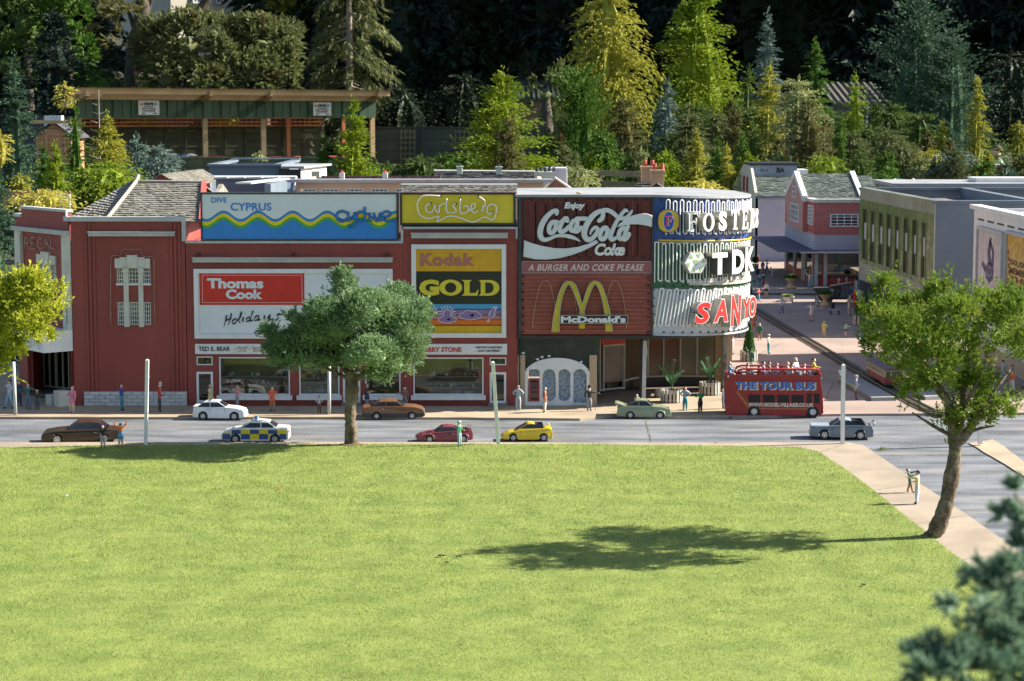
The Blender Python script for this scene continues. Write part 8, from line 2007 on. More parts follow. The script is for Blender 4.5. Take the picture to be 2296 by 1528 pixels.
# --- far pavement, left to right
S(22,917,60,'man in white shirt and pale blue trousers striding beside the grey post, far left',rz=-60,la='out',ra='out',legs='walk',top=(.50,.50,.54),bot=(.22,.38,.48))
S(43,912,54,'man in dark navy half hidden behind the grey post before the cinema',rz=20,top=(.03,.04,.08),bot=(.04,.05,.09))
S(64,917,52,'boy in teal jacket and jeans left of the small dark child by the cinema',la='out',ra='out',top=(.03,.13,.13),bot=(.13,.18,.28))
S(84,919,42,'small child all in dark clothes before the cinema entrance',rz=10,la='out',ra='bent',top=(.025,.03,.03),bot=(.05,.07,.10),child=True)
S(162,926,55,'lady in bright pink coat dress leaning back beside the cinema steps',rz=-25,la='bent',ra='down',lean=-.12,top=(.55,.18,.26),bot=(.55,.40,.32),shoes=(.4,.4,.4),hair=(.45,.22,.10),skirt=((.55,.18,.26),.16),bag=('L',(.35,.36,.42)))
S(273,921,55,'person in royal blue top and teal trousers facing right before the white blocks',rz=80,la='bent',ra='hip',lean=-.06,top=(.035,.06,.25),bot=(.05,.20,.27),hair=(.14,.05,.02),longhair=True)
S(358,924,51,'batsman in red jacket raising a pale bat over the white blocks',rz=90,la='up',ra='bent',top=(.36,.03,.03),bot=(.035,.035,.04),hat=('cap',(.02,.09,.10)),hair=(.03,.05,.06))
v=G(358,924,.014);single(MB().add([(x+v.x,y+v.y-.012,z+v.z)for(x,y,z)in[(-.006,-.002,0),(.006,-.002,0),(.010,-.002,.03),(-.008,-.002,.03),(-.006,.002,0),(.006,.002,0),(.010,.002,.03),(-.008,.002,.03)]],[(0,1,2,3),(4,7,6,5),(0,4,5,1),(1,5,6,2),(2,6,7,3),(3,7,4,0)]).build('bat',flat((.55,.50,.46)),None),'pale bat held up by the batsman in red','bat').location=(.008,0,.148)
S(472,917,50,'lady in pale lemon dress standing behind the white hatchback',rz=60,la='fwd',ra='down',top=(.55,.50,.28),bot=(.55,.50,.28),hair=(.40,.30,.15),coat=((.55,.50,.28),.22),bag=('R',(.6,.6,.6)))
S(532,921,53,'person in pink jacket and grey trousers seen from behind looking into the toy shop',rz=100,la='fwd',ra='down',top=(.52,.20,.27),bot=(.20,.22,.26),hair=(.25,.10,.06))
S(611,923,52,'lady in orange red dress with green scarf outside the toy shop window',rz=-10,la='down',ra='hip',top=(.58,.09,.02),bot=(.30,.20,.12),sleeve=False,hair=(.10,.04,.02),skirt=((.58,.09,.02),.15),scarf=(.05,.18,.04))
S(716,926,36,'small schoolboy in pale jacket and red tie left of the round pale post',la='hip',ra='hip',top=(.42,.46,.50),bot=(.13,.08,.04),hair=(.14,.07,.03),child=True,scarf=(.35,.04,.04))
S(823,918,53,'lady in black dress pushing a wire trolley behind the tree trunk',rz=70,la='fwd',ra='fwd',top=(.03,.03,.05),bot=(.16,.24,.34),sleeve=False,hair=(.25,.08,.04),longhair=True,skirt=((.03,.03,.05),.12))
v=G(836,914,.014);t=lthing('wire_trolley','small white wire trolley with yellow load by the black dressed lady','trolley',tuple(v))
for q in(-.008,.0,.008):MB().tube(catmull([(-.010,q,.012),(.0,q,.050),(.018,q,.052),(.030,q,.030)],4),.0011,4).build('hoop',M['white'],t)
MB().box(.0,.030,-.012,.012,.014,.026).build('basket',flat((.50,.50,.10)),t,bevel=.002);[MB().disc_y((x,y,.006),.006,.003,10).build('wheel',M['tyre'],t)for x in(.004,.026)for y in(-.010,.010)]
S(908,918,45,'person in brown coat and green scarf with arms out behind the copper car',la='out',ra='down',top=(.22,.12,.09),bot=(.16,.22,.32),hat=('bonnet',(.42,.40,.38)),scarf=(.05,.14,.07),coat=((.22,.12,.09),.10))
S(1162,921,52,'man in pale blue tracksuit with hands on hips by the arched front',rz=170,la='hip',ra='hip',top=(.28,.38,.44),bot=(.32,.38,.42),hair=(.32,.22,.20),shoes=(.28,.36,.42))
S(1222,925,51,'lady in brown tunic and white trousers facing left before the frosted windows',rz=-100,la='down',ra='down',top=(.24,.09,.04),bot=(.50,.48,.42),hair=(.50,.42,.32),coat=((.24,.09,.04),.09))
S(1321,922,50,'man in black top hat and tails leaning on a cane beside the brick pier',rz=10,la='back',ra='out',top=(.02,.022,.025),bot=(.26,.27,.30),hair=(.10,.05,.03),hat=('top',(.012,.012,.014)),scarf=(.6,.58,.55))
v=G(1335,922,.014);single(MB().tube([(v.x,v.y,v.z),(v.x-.004,v.y,v.z+.068)],.0014,5).build('cane',M['black']),'black walking cane in the hand of the top hatted man','cane')
S(1428,922,34,'white haired person mostly hidden behind the pale green coupe',top=(.4,.38,.34),hair=(.62,.60,.56))
S(1536,921,49,'man in open grey jacket and bright teal trousers between the picket planters',la='hip',ra='hip',top=(.34,.38,.42),bot=(.04,.28,.34),hair=(.22,.08,.05),shoes=(.10,.12,.12))
S(1570,925,47,'lady in emerald top and black skirt left of the tour bus',rz=-150,la='bent',ra='fwd',top=(.03,.24,.10),bot=(.03,.03,.03),hair=(.40,.14,.04),skirt=((.018,.02,.02),.16))
S(1622,917,48,'boarding passenger in white shirt at the rear of the tour bus',rz=60,la='fwd',top=(.55,.52,.48),bot=(.05,.06,.08))
# --- near kerb
S(231,1004,46,'man in black jumper crouching on the near kerb behind the brown saloon',rz=10,la='bent',ra='up',legs='stand',top=(.02,.02,.025),bot=(.42,.38,.34),hair=(.22,.08,.03))
S(271,1003,50,'lady in orange top and blue skirt waving both arms on the near kerb',rz=200,la='up',ra='up',top=(.62,.17,.04),bot=(.62,.40,.30),hair=(.015,.015,.015),skirt=((.08,.32,.55),.17))
S(1030,1002,53,'motorcyclist in silver helmet and green jacket standing by the crimson car',rz=60,la='down',ra='bent',top=(.04,.20,.10),bot=(.24,.36,.40),hat=('helmet',(.35,.40,.42)),hair=None)
S(2040,1105,50,'lady in green coat and red scarf stepping back from the man in cream',rz=70,la='fwd',ra='reach',lean=-.25,legs='walk',top=(.025,.12,.10),bot=(.30,.17,.10),hair=(.14,.05,.03),scarf=(.40,.02,.04),coat=((.025,.12,.10),.12),z=.012)
S(2056,1131,70,'man in cream jumper holding the green coated lady on the side pavement',rz=-110,la='bent',ra='reach',top=(.58,.52,.30),bot=(.44,.50,.56),hair=(.02,.015,.015),z=.012)
# --- plaza
S(1690,745,38,'lady in rust brown coat with a white bag walking away, below the red letters',rz=150,la='bent',ra='hip',lean=.12,legs='walk',top=(.36,.12,.05),bot=(.40,.22,.15),hair=(.30,.10,.05),skirt=((.36,.12,.05),.14),bag=('L',(.6,.6,.6)))
S(1703,763,34,'white haired person in dark green coat walking away past the clipped cone',rz=170,top=(.02,.11,.06),bot=(.28,.14,.08),hair=(.62,.60,.56),coat=((.02,.11,.06),.12),legs='walk')
S(1723,794,40,'man in cream jumper, teal trousers and white cap right of the clipped cone',rz=70,la='hip',ra='bent',top=(.60,.56,.42),bot=(.05,.30,.34),hat=('cap',(.62,.60,.55)),hair=(.2,.1,.05))
S(1684,824,37,'person in long green coat waving, behind the left end of the tour bus',rz=170,la='down',ra='up',top=(.03,.16,.11),bot=(.5,.5,.45),coat=((.03,.16,.11),.2))
S(1653,757,30,'bending figure in white top and navy trousers under the curved signs',rz=100,la='reach',ra='reach',lean=.8,legs='walk',top=(.5,.48,.45),bot=(.04,.06,.10))
S(1642,795,36,'figure in white coat with black hair beside the tan brick pier',rz=60,top=(.52,.45,.40),bot=(.5,.45,.42),hair=(.02,.02,.02))
S(1690,652,28,'figure in green jacket and grey trousers left of the policeman at the far plaza',rz=120,top=(.03,.14,.07),bot=(.30,.30,.30),legs='walk')
S(1703,652,31,'policeman in teal blue with white topped helmet at the far plaza',rz=200,la='out',ra='out',top=(.03,.14,.20),bot=(.20,.26,.36),hat=('helmet',(.35,.45,.55)),hair=None)
S(1711,644,26,'bandsman in red and black with silver helmet just behind the policeman',rz=20,la='bent',ra='bent',top=(.05,.04,.05),bot=(.38,.05,.05),hat=('helmet',(.55,.55,.58)),hair=None)
S(1701,677,27,'child in red waistcoat and blue trousers walking by the white bench',rz=60,la='out',ra='out',legs='walk',top=(.52,.05,.04),bot=(.12,.28,.33),hair=(.42,.22,.08),child=True)
S(1718,669,32,'boy in white shirt and black shorts standing by the far track',rz=170,top=(.60,.58,.52),bot=(.50,.34,.25),sleeve=True,hair=(.40,.20,.08),skirt=((.02,.02,.02),.08))
S(1699,592,19,'figure in dark red coat beside the ball bush at the airline building',top=(.36,.04,.03),bot=(.2,.04,.04),coat=((.36,.04,.03),.15))
S(1710,614,27,'lady in magenta coat near the far litter bin',rz=20,top=(.42,.07,.22),bot=(.45,.3,.3),coat=((.42,.07,.22),.2))
S(1719,612,27,'man in pale blue shirt and jeans at the showroom side window',rz=100,ra='fwd',top=(.26,.36,.55),bot=(.05,.12,.25),legs='walk')
S(1731,624,23,'child in yellow top and pink shorts running beside the showroom',rz=-100,la='reach',ra='back',lean=.3,legs='walk',top=(.55,.50,.08),bot=(.5,.25,.25),hair=(.12,.05,.03),child=True)
S(1815,645,31,'man in white shirt and pale blue jeans waving up at the showroom window',rz=170,la='out',ra='up',top=(.56,.54,.48),bot=(.25,.42,.52),hair=(.45,.28,.10))
S(1880,645,22,'person in white top standing just behind the tipper body',rz=80,top=(.62,.60,.58),bot=(.5,.4,.2),la='fwd')
S(1898,643,20,'blond person in white seen above the blue cab',rz=80,top=(.62,.60,.55),bot=(.5,.45,.4),hair=(.55,.38,.14))
S(1937,651,28,'person in green dress raising an arm by the far picket planter',rz=190,la='up',ra='down',top=(.04,.24,.12),bot=(.5,.4,.3),coat=((.04,.24,.12),.15),hair=(.5,.32,.1))
S(1932,664,18,'child with yellow hat below the green dressed person',top=(.5,.5,.1),bot=(.1,.3,.2),child=True,hat=('cap',(.6,.5,.05)),hair=(.4,.3,.1))
S(1961,646,17,'figure on all fours in white and cream under the green building overhang',rz=80,lean=.9,la='reach',ra='reach',top=(.6,.58,.52),bot=(.5,.45,.3))
S(1917,690,36,'workman in red overalls and yellow helmet at the front of the truck',rz=170,la='bent',ra='hip',top=(.58,.05,.02),bot=(.58,.05,.02),hat=('helmet',(.65,.45,.03)),hair=None,legs='walk')
S(1905,706,40,'lady in cream coat with a bag standing near the workman in red',rz=20,la='bent',ra='bent',top=(.50,.44,.32),bot=(.50,.36,.28),hair=(.28,.14,.06),coat=((.50,.44,.32),.16),shoes=(.5,.45,.4))
S(1832,697,31,'lady in long grey blue coat beside the urn in front of the truck',rz=-20,la='down',ra='down',top=(.22,.28,.33),bot=(.42,.38,.36),hair=(.30,.30,.32),coat=((.22,.28,.33),.22),shoes=(.5,.5,.5))
S(1819,721,38,'lady in white dress with one arm out in the middle of the shaded plaza',rz=-30,la='out',ra='down',sleeve=False,top=(.52,.52,.53),bot=(.50,.34,.28),hair=(.08,.03,.03),longhair=True,skirt=((.52,.52,.53),.20))
S(1753,704,34,'man in pale shirt and grey blue jeans striding across the shaded plaza',rz=-30,la='out',ra='hip',legs='walk',top=(.42,.44,.50),bot=(.15,.22,.30),hair=(.36,.24,.14))
S(1847,757,33,'lady in long yellow coat and yellow hat on the shaded plaza',rz=-30,la='down',ra='hip',top=(.60,.52,.12),bot=(.55,.42,.36),hat=('bonnet',(.60,.52,.15)),coat=((.60,.52,.12),.24),hair=(.4,.2,.05),shoes=(.5,.45,.4))
S(1896,757,29,'boy in pale green top and dark shorts right of the lady in yellow',rz=20,la='bent',ra='out',top=(.30,.42,.34),bot=(.48,.33,.27),hair=(.05,.03,.02),skirt=((.03,.03,.03),.10),legs='walk',child=True)
S(1919,897,50,'figure in cowboy hat and pale blue grey coat by the tram platform',rz=80,la='bent',ra='down',top=(.32,.36,.42),bot=(.12,.06,.05),hat=('cowboy',(.30,.38,.45)),hair=(.15,.08,.05),scarf=(.5,.18,.08),coat=((.32,.36,.42),.14))
S(1955,810,33,'person in orange top and teal trousers at the left edge of the curved tree',rz=180,la='hip',ra='hip',top=(.62,.17,.02),bot=(.05,.28,.30))
S(2269,881,46,'lady in orange coat and white trousers by the right picture edge',rz=-60,la='down',ra='bent',top=(.55,.15,.04),bot=(.52,.48,.46),hair=(.25,.1,.03),shoes=(.5,.5,.5))
S(2249,856,44,'figure in white blouse and pale blue trousers behind the orange coated lady',rz=100,la='fwd',ra='down',top=(.5,.5,.55),bot=(.40,.44,.55),legs='walk')
S(2215,850,44,'man in grey suit behind the branches on the right',rz=-90,top=(.25,.26,.28),bot=(.2,.2,.24),legs='walk')
S(2270,862,40,'figure with green jacket in front of the poster wall',rz=90,top=(.10,.26,.20),bot=(.3,.3,.32))
# --- bus passengers
seats=[(1636,-.3,'boy in blue with red hair on the rear stair of the bus',(.06,.22,.45),(.45,.12,.04),30),(1677,-.22,'first seated passenger from the rear, dark haired in pale grey',(.45,.46,.46),(.05,.03,.03),26),(1712,-.22,'seated passenger with black hair and lilac jacket',(.40,.24,.45),(.012,.012,.02),30),(1727,.2,'seated passenger in olive on the far side of the bus',(.20,.22,.14),(.03,.03,.05),26),(1742,-.22,'seated passenger in pink and lilac mid bus',(.50,.28,.40),(.20,.12,.08),27),(1766,-.22,'blond seated passenger in pale green mid bus',(.50,.52,.42),(.50,.30,.12),29),(1785,.15,'tall fair haired man in white turned sideways above the others',(.50,.54,.58),(.50,.28,.12),36),(1776,-.2,'black haired passenger in cream near the front',(.50,.44,.38),(.015,.015,.02),25),(1803,-.22,'foremost passenger in white with brown hair',(.54,.54,.54),(.22,.10,.05),26),(1827,.30,'person in yellow at the very front of the top deck',(.60,.42,.05),(.02,.02,.02),34)]
for i,(px,dy,lab,c_,hc,hp)in enumerate(seats):
 wv=BUSM@Vector((B(px),dy*BW,H(849)+.014));
 person(0,0,0,lab,rz=80-(30 if i==6 else 0),la='fwd',ra='bent',legs='sit',top=c_,bot=(.2,.2,.25),hair=hc,world=wv,H=hp*kx/.52,group=None)
 # --- the real visitor up on the path
wv=P(2243,330,42.0);gzv=terr(wv.x,42.0)
person(0,0,0,'real visitor in green t-shirt seen leaning forward beyond the roofs at top right',rz=-95,la='fwd',ra='reach',lean=.25,top=(.06,.12,.07),bot=(.05,.06,.09),hair=(.05,.03,.02),sleeve=False,world=(wv.x+.1,42.0,gzv),H=P(2243,321,42).z-gzv)
t=thing('white_stand','white topped stand with red cloth in front of the real visitor','stand',(P(2243,372,41.6).x,41.5,terr(9.7,41.5)))
zz=P(2243,369,41.5).z;a_,b_=P(2227,372,41.5).x,P(2262,372,41.5).x
MB().box(a_,b_,41.3,41.7,zz-.04,zz).build('top',M['white'],t)
for x in(a_+.02,b_-.07):MB().box(x,x+.05,41.35,41.4,terr(9.7,41.5)-.05,zz-.0405).build('leg',M['white'],t)
MB().box(a_+.08,b_-.1,41.36,41.38,zz-.35,zz-.042).build('board',flat((.40,.42,.46)),t);MB().box(b_-.14,b_-.08,41.34,41.36,zz-.35,zz-.042).build('red_cloth',flat((.35,.06,.05)),t)
# -- vegetation
TRI=[True]
def spray_fan(B,D,rg,k,Ls,ll,lw,flat_=.7):
 """B (n,3) stem bases, D (n,3) unit dirs: each stem carries k leaflets in a fan"""
 n=len(B);up=np.tile(np.array([0,0,1.]),(n,1));S_=unit(np.cross(D,up)+1e-3*rg.normal(size=(n,3)))
 N_=np.cross(S_,D);tw=rg.uniform(-.9,.9,n)[:,None]*(1-flat_)*2
 S_=unit(S_+N_*tw);out=[]
 Ls=np.broadcast_to(Ls,n)
 for j in range(k):
  f=(j+.5)/k;sg=1 if j%2 else-1;an=rg.uniform(.35,.95,n)*sg*(1-.75*f)
  d=unit(D*np.cos(an)[:,None]+S_*np.sin(an)[:,None]+rg.normal(size=(n,3))*.10)
  p=B+D*(Ls*f)[:,None]*.75
  out.append((p,d,unit(np.cross(d,rg.normal(size=(n,3)))),ll*(1.15-.4*f)*rg.uniform(.7,1.2,n)))
 Pb=np.concatenate([o[0]for o in out]);Dd=np.concatenate([o[1]for o in out]);Sd=np.concatenate([o[2]for o in out]);LL=np.concatenate([o[3]for o in out])
 if TRI[0]:
  W=(lw*LL/ll)[:,None]*.5;L3=LL[:,None];V=np.stack([Pb-Sd*W,Pb+Sd*W,Pb+Dd*L3],1).reshape(-1,3);return V,np.arange(3*len(Pb)).reshape(-1,3)
 return diamonds(Pb,Dd,Sd,LL,lw*LL/ll)
PROF={'cone':lambda t:np.minimum(1,(1-t)**.85)*np.minimum(1,.55+t*4),'column':lambda t:np.minimum(1,((1-t)*2.6))**.8*np.minimum(1,.5+t*4),'egg':lambda t:np.sqrt(np.maximum(0,1-((t-.35)/.66)**2)),'ball':lambda t:np.sqrt(np.maximum(0,1-(2*t-1)**2)),'broad':lambda t:np.maximum(0,1-t)**.6*np.minimum(1,.6+t*3)}
def conifer_crown(H_,R_,seed,prof='cone',nb=260,ns=5,k=6,ll=.05,lw=.02,up=.35,droop=.5,z0=.03,jag=.25,flat_=.6,lean=0.0,tip=True,vis=0.0):
 rg=np.random.RandomState(seed);pf=PROF[prof]
 t=rg.rand(nb*5);keep=rg.rand(nb*5)<(pf(t)*.85+.15)*np.where(t<vis,.3,1);t=t[keep][:nb];nb=len(t)
 nt=int(9+7*rg.rand());bi=np.floor(t*nt);bough=rg.randint(0,7,nb);ha=np.modf(np.abs(np.sin(bi*12.9898+bough*78.233+seed)*43758.5453))[0];hb=np.modf(ha*917.3)[0]
 fr_=rg.rand(nb)<.78;az=np.where(fr_,ha*6.283+rg.normal(size=nb)*.26,rg.uniform(0,2*np.pi,nb));t=np.where(fr_,(bi+.2+.6*hb)/nt+rg.normal(size=nb)*.16/nt,t).clip(0,1);lob=(1+.12*np.sin(az*3+seed)*np.sin(t*9+seed))*np.where(fr_,.78+.42*hb,.85)
 Lb=R_*(pf(t)+.03)*lob*(1+rg.normal(size=nb)*jag*.5).clip(.5,1.5)
 z=H_*(z0+(1-z0)*t)
 s=(np.linspace(.25,1,ns)[None,:]+rg.uniform(-.06,.06,(nb,ns)));s=s.clip(.1,1.05)
 rr=Lb[:,None]*s;lat=rg.normal(size=(nb,ns))*.10*Lb[:,None]
 ca,sa=np.cos(az)[:,None],np.sin(az)[:,None]
 X_=ca*rr-sa*lat;Y_=sa*rr+ca*lat
 zz=z[:,None]+rr*up-droop*rr*rr/max(R_,.01)*(.6+.4*rg.rand(nb))[:,None]
 Pb=np.stack([X_,Y_,zz],2).reshape(-1,3)
 slope=(up-2*droop*s*pf(t)[:,None])
 D=np.stack([np.broadcast_to(ca,s.shape),np.broadcast_to(sa,s.shape),slope],2).reshape(-1,3)+rg.normal(size=(nb*ns,3))*.38
 D=unit(D);Pb[:,0]+=lean*Pb[:,2]
 if tip:
  q=14;tp=np.stack([rg.normal(size=q)*.01*H_,rg.normal(size=q)*.01*H_,H_*np.linspace(.9,1.03,q)],1);Pb=np.concatenate([Pb,tp]);D=np.concatenate([D,unit(np.tile([0,0,1.],(q,1))+rg.normal(size=(q,3))*.3)])
 return spray_fan(Pb,D,rg,k,ll*1.6,ll,lw,flat_)
def core_mesh(H_,R_,prof,mb,sc=.62,seg=10,seed=0):
 r=random.Random(seed);n=8;base=[]
 for i in range(n+1):
  t_=i/n;rad=float(PROF[prof](np.array([t_]))[0])*R_*sc;base.append((max(rad,.003),H_*(.04+.90*t_)))
 V=[];F=[]
 for(rd,z)in base:
  for j in range(seg):a=2*math.pi*j/seg;q=rd*(r.uniform(.55,.8)if(i+j)%2 else r.uniform(.95,1.3));V.append((q*math.cos(a),q*math.sin(a),z+r.uniform(-.02,.02)*H_))
 for i in range(n):
  for j in range(seg):F.append((i*seg+j,i*seg+(j+1)%seg,(i+1)*seg+(j+1)%seg,(i+1)*seg+j))
 return V,F
def conifer(label,px,ytop,wpx,Y,col,prof='cone',name='conifer',zb=None,cat='tree',seed=None,dens=1.0,leaf=3.6,up=.35,droop=.5,jag=.25,k=6,lean=0.0,group=None,trunk=True,core=True,lw=.42,ybase=None,flat_=.6,bark='bark'):
 x=P(px,400,Y).x;z_=terr(x,Y)if zb is None else zb
 if ybase is not None:z_=P(px,ybase,Y).z
 ztop=P(px,ytop,Y).z;H_=ztop-z_;kk=Y/FPX;tv=((P(px,392,Y).z-z_)/H_)if ybase is None else 0;R_=wpx*kk/2*1.12/(max(.5,float(PROF[prof](np.array([max(0.05,min(.8,tv))]))[0]))if prof in('cone','broad','column')else 1);seed=seed if seed is not None else int(px*7+ytop)
 t=lthing(name,label,cat,(x,Y,z_),0,group)
 leaf=leaf*.60;ll=leaf*2.24*kk
 area=wpx*max(20,(H_/kk))/5.0
 nspr=int(min(8500,area/(leaf*leaf)*2.9*dens));ns=5;nb=max(40,nspr//ns)
 V_,F_=conifer_crown(H_,R_,seed,prof,nb,ns,k,ll,ll*lw,up,droop,.02,jag,flat_,lean,vis=min(.7,tv)*.85 if ybase is None else 0)
 c=leaf_obj('crown',V_,F_,LF[col],t)
 if core:
  V2,F2=core_mesh(H_,R_,prof,None,.42,14,seed);MB().add(V2,F2).build('inner_foliage',LF[col],t)
 if trunk:MB().tube([(0,0,-.05),(lean*H_*.4,0,H_*.45),(lean*H_*.9,0,H_*.92)],[R_*.03+H_*.010,R_*.02+H_*.006,H_*.001+.001],7).build('trunk',M[bark],t,smooth=True)
 return t
 # -- dwarf and garden conifers between the model roofs and the wood; (label, px, ytop, width, Y, colour, profile, extras)
CN=[('tall blue green conifer with bare leader at the left edge',37,130,90,26,'bluegreen','cone',dict(jag=.5,leaf=4.2)),('dense blue green conifer cut by the left picture edge above the golden tree',-14,385,84,14.2,'bluegreen','egg',dict(leaf=4)),('thin dark cloud pruned conifer before the small shed',172,238,60,30,'green','column',dict(jag=.8,dens=.55)),('bright golden conifer beside the left shelter post',245,262,92,29,'gold','column',dict(jag=.35)),('silvery blue spruce bush at the left, its taller left peak',308,312,80,25,'blue','cone',dict(leaf=4.5)),('silvery blue spruce bush at the left, its broad right part',362,335,105,24.6,'blue','egg',dict(leaf=4.5)),('small dark conifer left of the pale tipped one by the shed',96,330,50,28,'green','cone',{}),('pale tipped conifer between the shed and dark cloud pruned tree',125,325,50,27,'lime','cone',dict(jag=.4)),('small dark green cone in front of the low plank fence',728,305,36,27,'green','egg',dict(leaf=3.2)),('bright lime conifer with wispy top at the right end of the shelter',795,228,84,27,'lime','cone',dict(jag=.35,dens=1.2)),('large yellow green conifer with arching tip before the dark fence',1125,165,178,25,'lime','cone',dict(jag=.45,dens=1.15,leaf=4.2)),('dull bronze green conifer in front of the large yellow green one',1140,268,74,24.5,'bronze','egg',dict(leaf=3.2,dens=1.2)),('very tall golden cypress with full billowing crown',1362,-30,182,40,'gold','egg',dict(dens=1.5,leaf=4.4,droop=.8)),('dark green upright yew at the foot of the golden cypress',1300,175,108,34,'green','egg',dict(leaf=3.4,dens=1.3,up=1.2,droop=.1)),('huge fresh green conifer right of the golden cypress',1560,-50,200,42,'lime','cone',dict(dens=1.35,leaf=4.6,droop=.7)),('glossy round green shrub below the golden cypress',1352,305,98,28,'green','ball',dict(leaf=4.6,k=4,lw=.7,jag=.15)),('patchy blue and brown conifer right of the glossy shrub',1398,225,112,30,'bronze','broad',dict(jag=.4)),('blue grey juniper rising left of the huge green conifer',1495,188,84,32,'blue','cone',dict(jag=.35)),('olive juniper below the huge green conifer',1540,240,110,29,'olive','broad',dict(jag=.35)),('golden upright conifer among the olive junipers',1562,298,50,26.5,'gold','column',{}),('narrow dark conifer with yellow tip right of the golden one',1608,318,44,26,'green','column',{}),('thin gold tipped conifer just before the narrow dark one',1628,330,30,25.8,'gold','column',{}),('pair of pale green slim junipers, the left and smaller',1662,298,34,27,'green','column',dict(jag=.4)),('pair of pale green slim junipers, the right and taller',1686,282,52,28,'mid','column',dict(jag=.4)),('tall silvery blue conifer with narrow pointed top',1716,32,62,40,'blue','cone',dict(jag=.35,leaf=4,dens=1.4)),('dark slim conifer left of the silvery blue spire',1676,155,40,41,'mid','column',{}),('golden feathery conifer below the silvery spire',1722,150,96,34,'gold','cone',dict(jag=.5,dens=.9)),('domed pale yellow green shrub right of the golden feathery conifer',1788,180,112,33,'pale','egg',dict(leaf=3.4,dens=1.1)),('tall green conifer with drooping tip behind the domed shrub',1822,98,84,37,'green','cone',dict(jag=.35,leaf=4.2)),('bronze green conifer in front of the domed shrub',1812,228,120,28,'bronze','broad',dict(jag=.4)),('very narrow dark green pencil conifer',1884,262,30,27,'green','egg',dict(leaf=2.8,dens=1.4,jag=.1)),('light green conifer with curled top before the ribbed roof hut',1914,172,50,31,'lime','column',dict(jag=.45)),('mid green conifer right of the one with the curled top',1962,235,62,31,'mid','cone',dict(jag=.3)),('large dark green cedar with spreading wings and thin leader',2050,8,190,44,'bluegreen','broad',dict(jag=.5,dens=1.5,leaf=4.4,droop=.15,up=.6)),('spreading right hand shoulder of dark green cedar',2130,95,120,43,'bluegreen','egg',dict(jag=.4,dens=1.2,up=.7,droop=.1)),('golden bronze conifer right of the dark cedar',2186,180,40,31,'gold','column',dict(jag=.3)),('low round olive conifer right of the pencil conifer',1990,290,100,28,'olive','egg',dict(leaf=3.4)),('small green cone shrub on the bank by the airline building',1925,332,56,25.6,'mid','cone',dict(leaf=3.2,ybase=415)),('low yellow green shrubs at the foot of the pencil conifer',1852,352,90,25.5,'lime','ball',dict(leaf=3.4,ybase=420)),('bright yellow low shrub behind the curved corner roof',1578,407,100,17.5,'yellow','ball',dict(leaf=3.4,ybase=470)),('blue grey spreading juniper on the right bank',2140,342,112,27,'blue','ball',dict(leaf=4,jag=.3,ybase=425)),('golden brown spreading conifer left of the blue grey juniper',2082,340,84,27.5,'gold','ball',dict(jag=.35,ybase=420)),('olive shrub mass in the middle of the right bank',2020,320,90,27.6,'olive','ball',dict(jag=.35,ybase=425)),('low dark clipped shrub on the right bank edge',1980,388,50,25.4,'green','ball',dict(leaf=3,ybase=422)),('golden green tall bush left of the visitor',2110,280,60,31,'gold','cone',dict(jag=.4)),('dark green bushy conifer beside the real visitor',2215,300,90,44,'mid','egg',{}),('bright gold shrub at the right edge behind the visitor',2282,280,60,45,'gold','egg',{}),('blue green small spruce before the white stand',2256,370,74,26,'bluegreen','cone',dict(leaf=3.4,ybase=432)),('pale variegated shrub behind the small slate gable',1295,378,92,22,'pale','ball',dict(leaf=3.6,ybase=450)),('olive small shrub left of the glossy round shrub',1262,330,70,26,'olive','egg',dict(leaf=3.4)),('tiny pale twin shrub growing behind the grey parapet',583,345,30,28,'pale','ball',dict(leaf=3,ybase=372)),('pale green low shrubs behind the cinema hip roof',245,372,170,22,'lime','ball',dict(leaf=4.2,dens=1.2,ybase=470)),('bright yellow hedge shrub in front of the tiny picket fence',95,434,150,15.2,'yellow','ball',dict(leaf=4.6,dens=1.2,ybase=480)),('small yellow flowered shrub above the tiny picket fence',45,395,50,20,'gold','ball',dict(leaf=3.4,ybase=440)),('yellow leaved bush at the left edge beneath the tall conifer',2,300,46,24,'yellow','ball',dict(leaf=4,ybase=380)),('deep green low filler bush under the golden cypress',1440,330,80,29,'mid','egg',{}),('grey green rounded bush between the junipers',1600,250,70,33,'olive','egg',{}),('dark bush behind the golden feathery conifer',1650,230,80,36,'mid','egg',{}),('golden small conifer right of the blue green juniper bank',2215,345,46,27,'gold','cone',dict(ybase=425)),('mid green bush in the gap right of the curled top conifer',2060,260,110,33,'mid','egg',{}),('green bush behind shelter left end',215,160,130,62,'green','ball',dict(leaf=4.2,ybase=260)),('feathery green conifer rising behind the shelter roof left',330,115,84,63,'lime','cone',dict(jag=.5)),('feathery green conifer rising behind the shelter roof centre',500,92,70,63,'lime','cone',dict(jag=.5)),('yellow leaved sapling in front of the dark spruce by the shelter end',150,190,40,34,'yellow','ball',dict(dens=.35,core=False,ybase=250)),]
for i,(lab,px,yt,w_,Y,col,prof,ex)in enumerate(CN):conifer(lab,px,yt,w_,Y,col,prof,name='shrub' if prof=='ball' else 'conifer',cat='shrub' if prof=='ball' else 'tree',seed=100+i,**ex)
t=lthing('bare_sapling','thin pale leafless sapling with whorled twigs before the shelter fascia','tree',tuple(P(224,400,33).xy)+(terr(-6,33),));z0=terr(-6,33);kk=33/FPX;Ht=P(224,200,33).z-z0
MB().tube([(0,0,0),(.01,0,Ht)],[.02,.006],5).build('trunk',M['barkpale'],t)
for k in range(12):
 zz=Ht*(.35+.055*k);ln=(1-k/13)*.22+.05
 for a in(0,2.1,4.2):a+=k;MB().tube([(0,0,zz),(ln*math.cos(a),ln*math.sin(a),zz+ln*.35)],[.005,.002],4).build('twig',M['barkpale'],t)
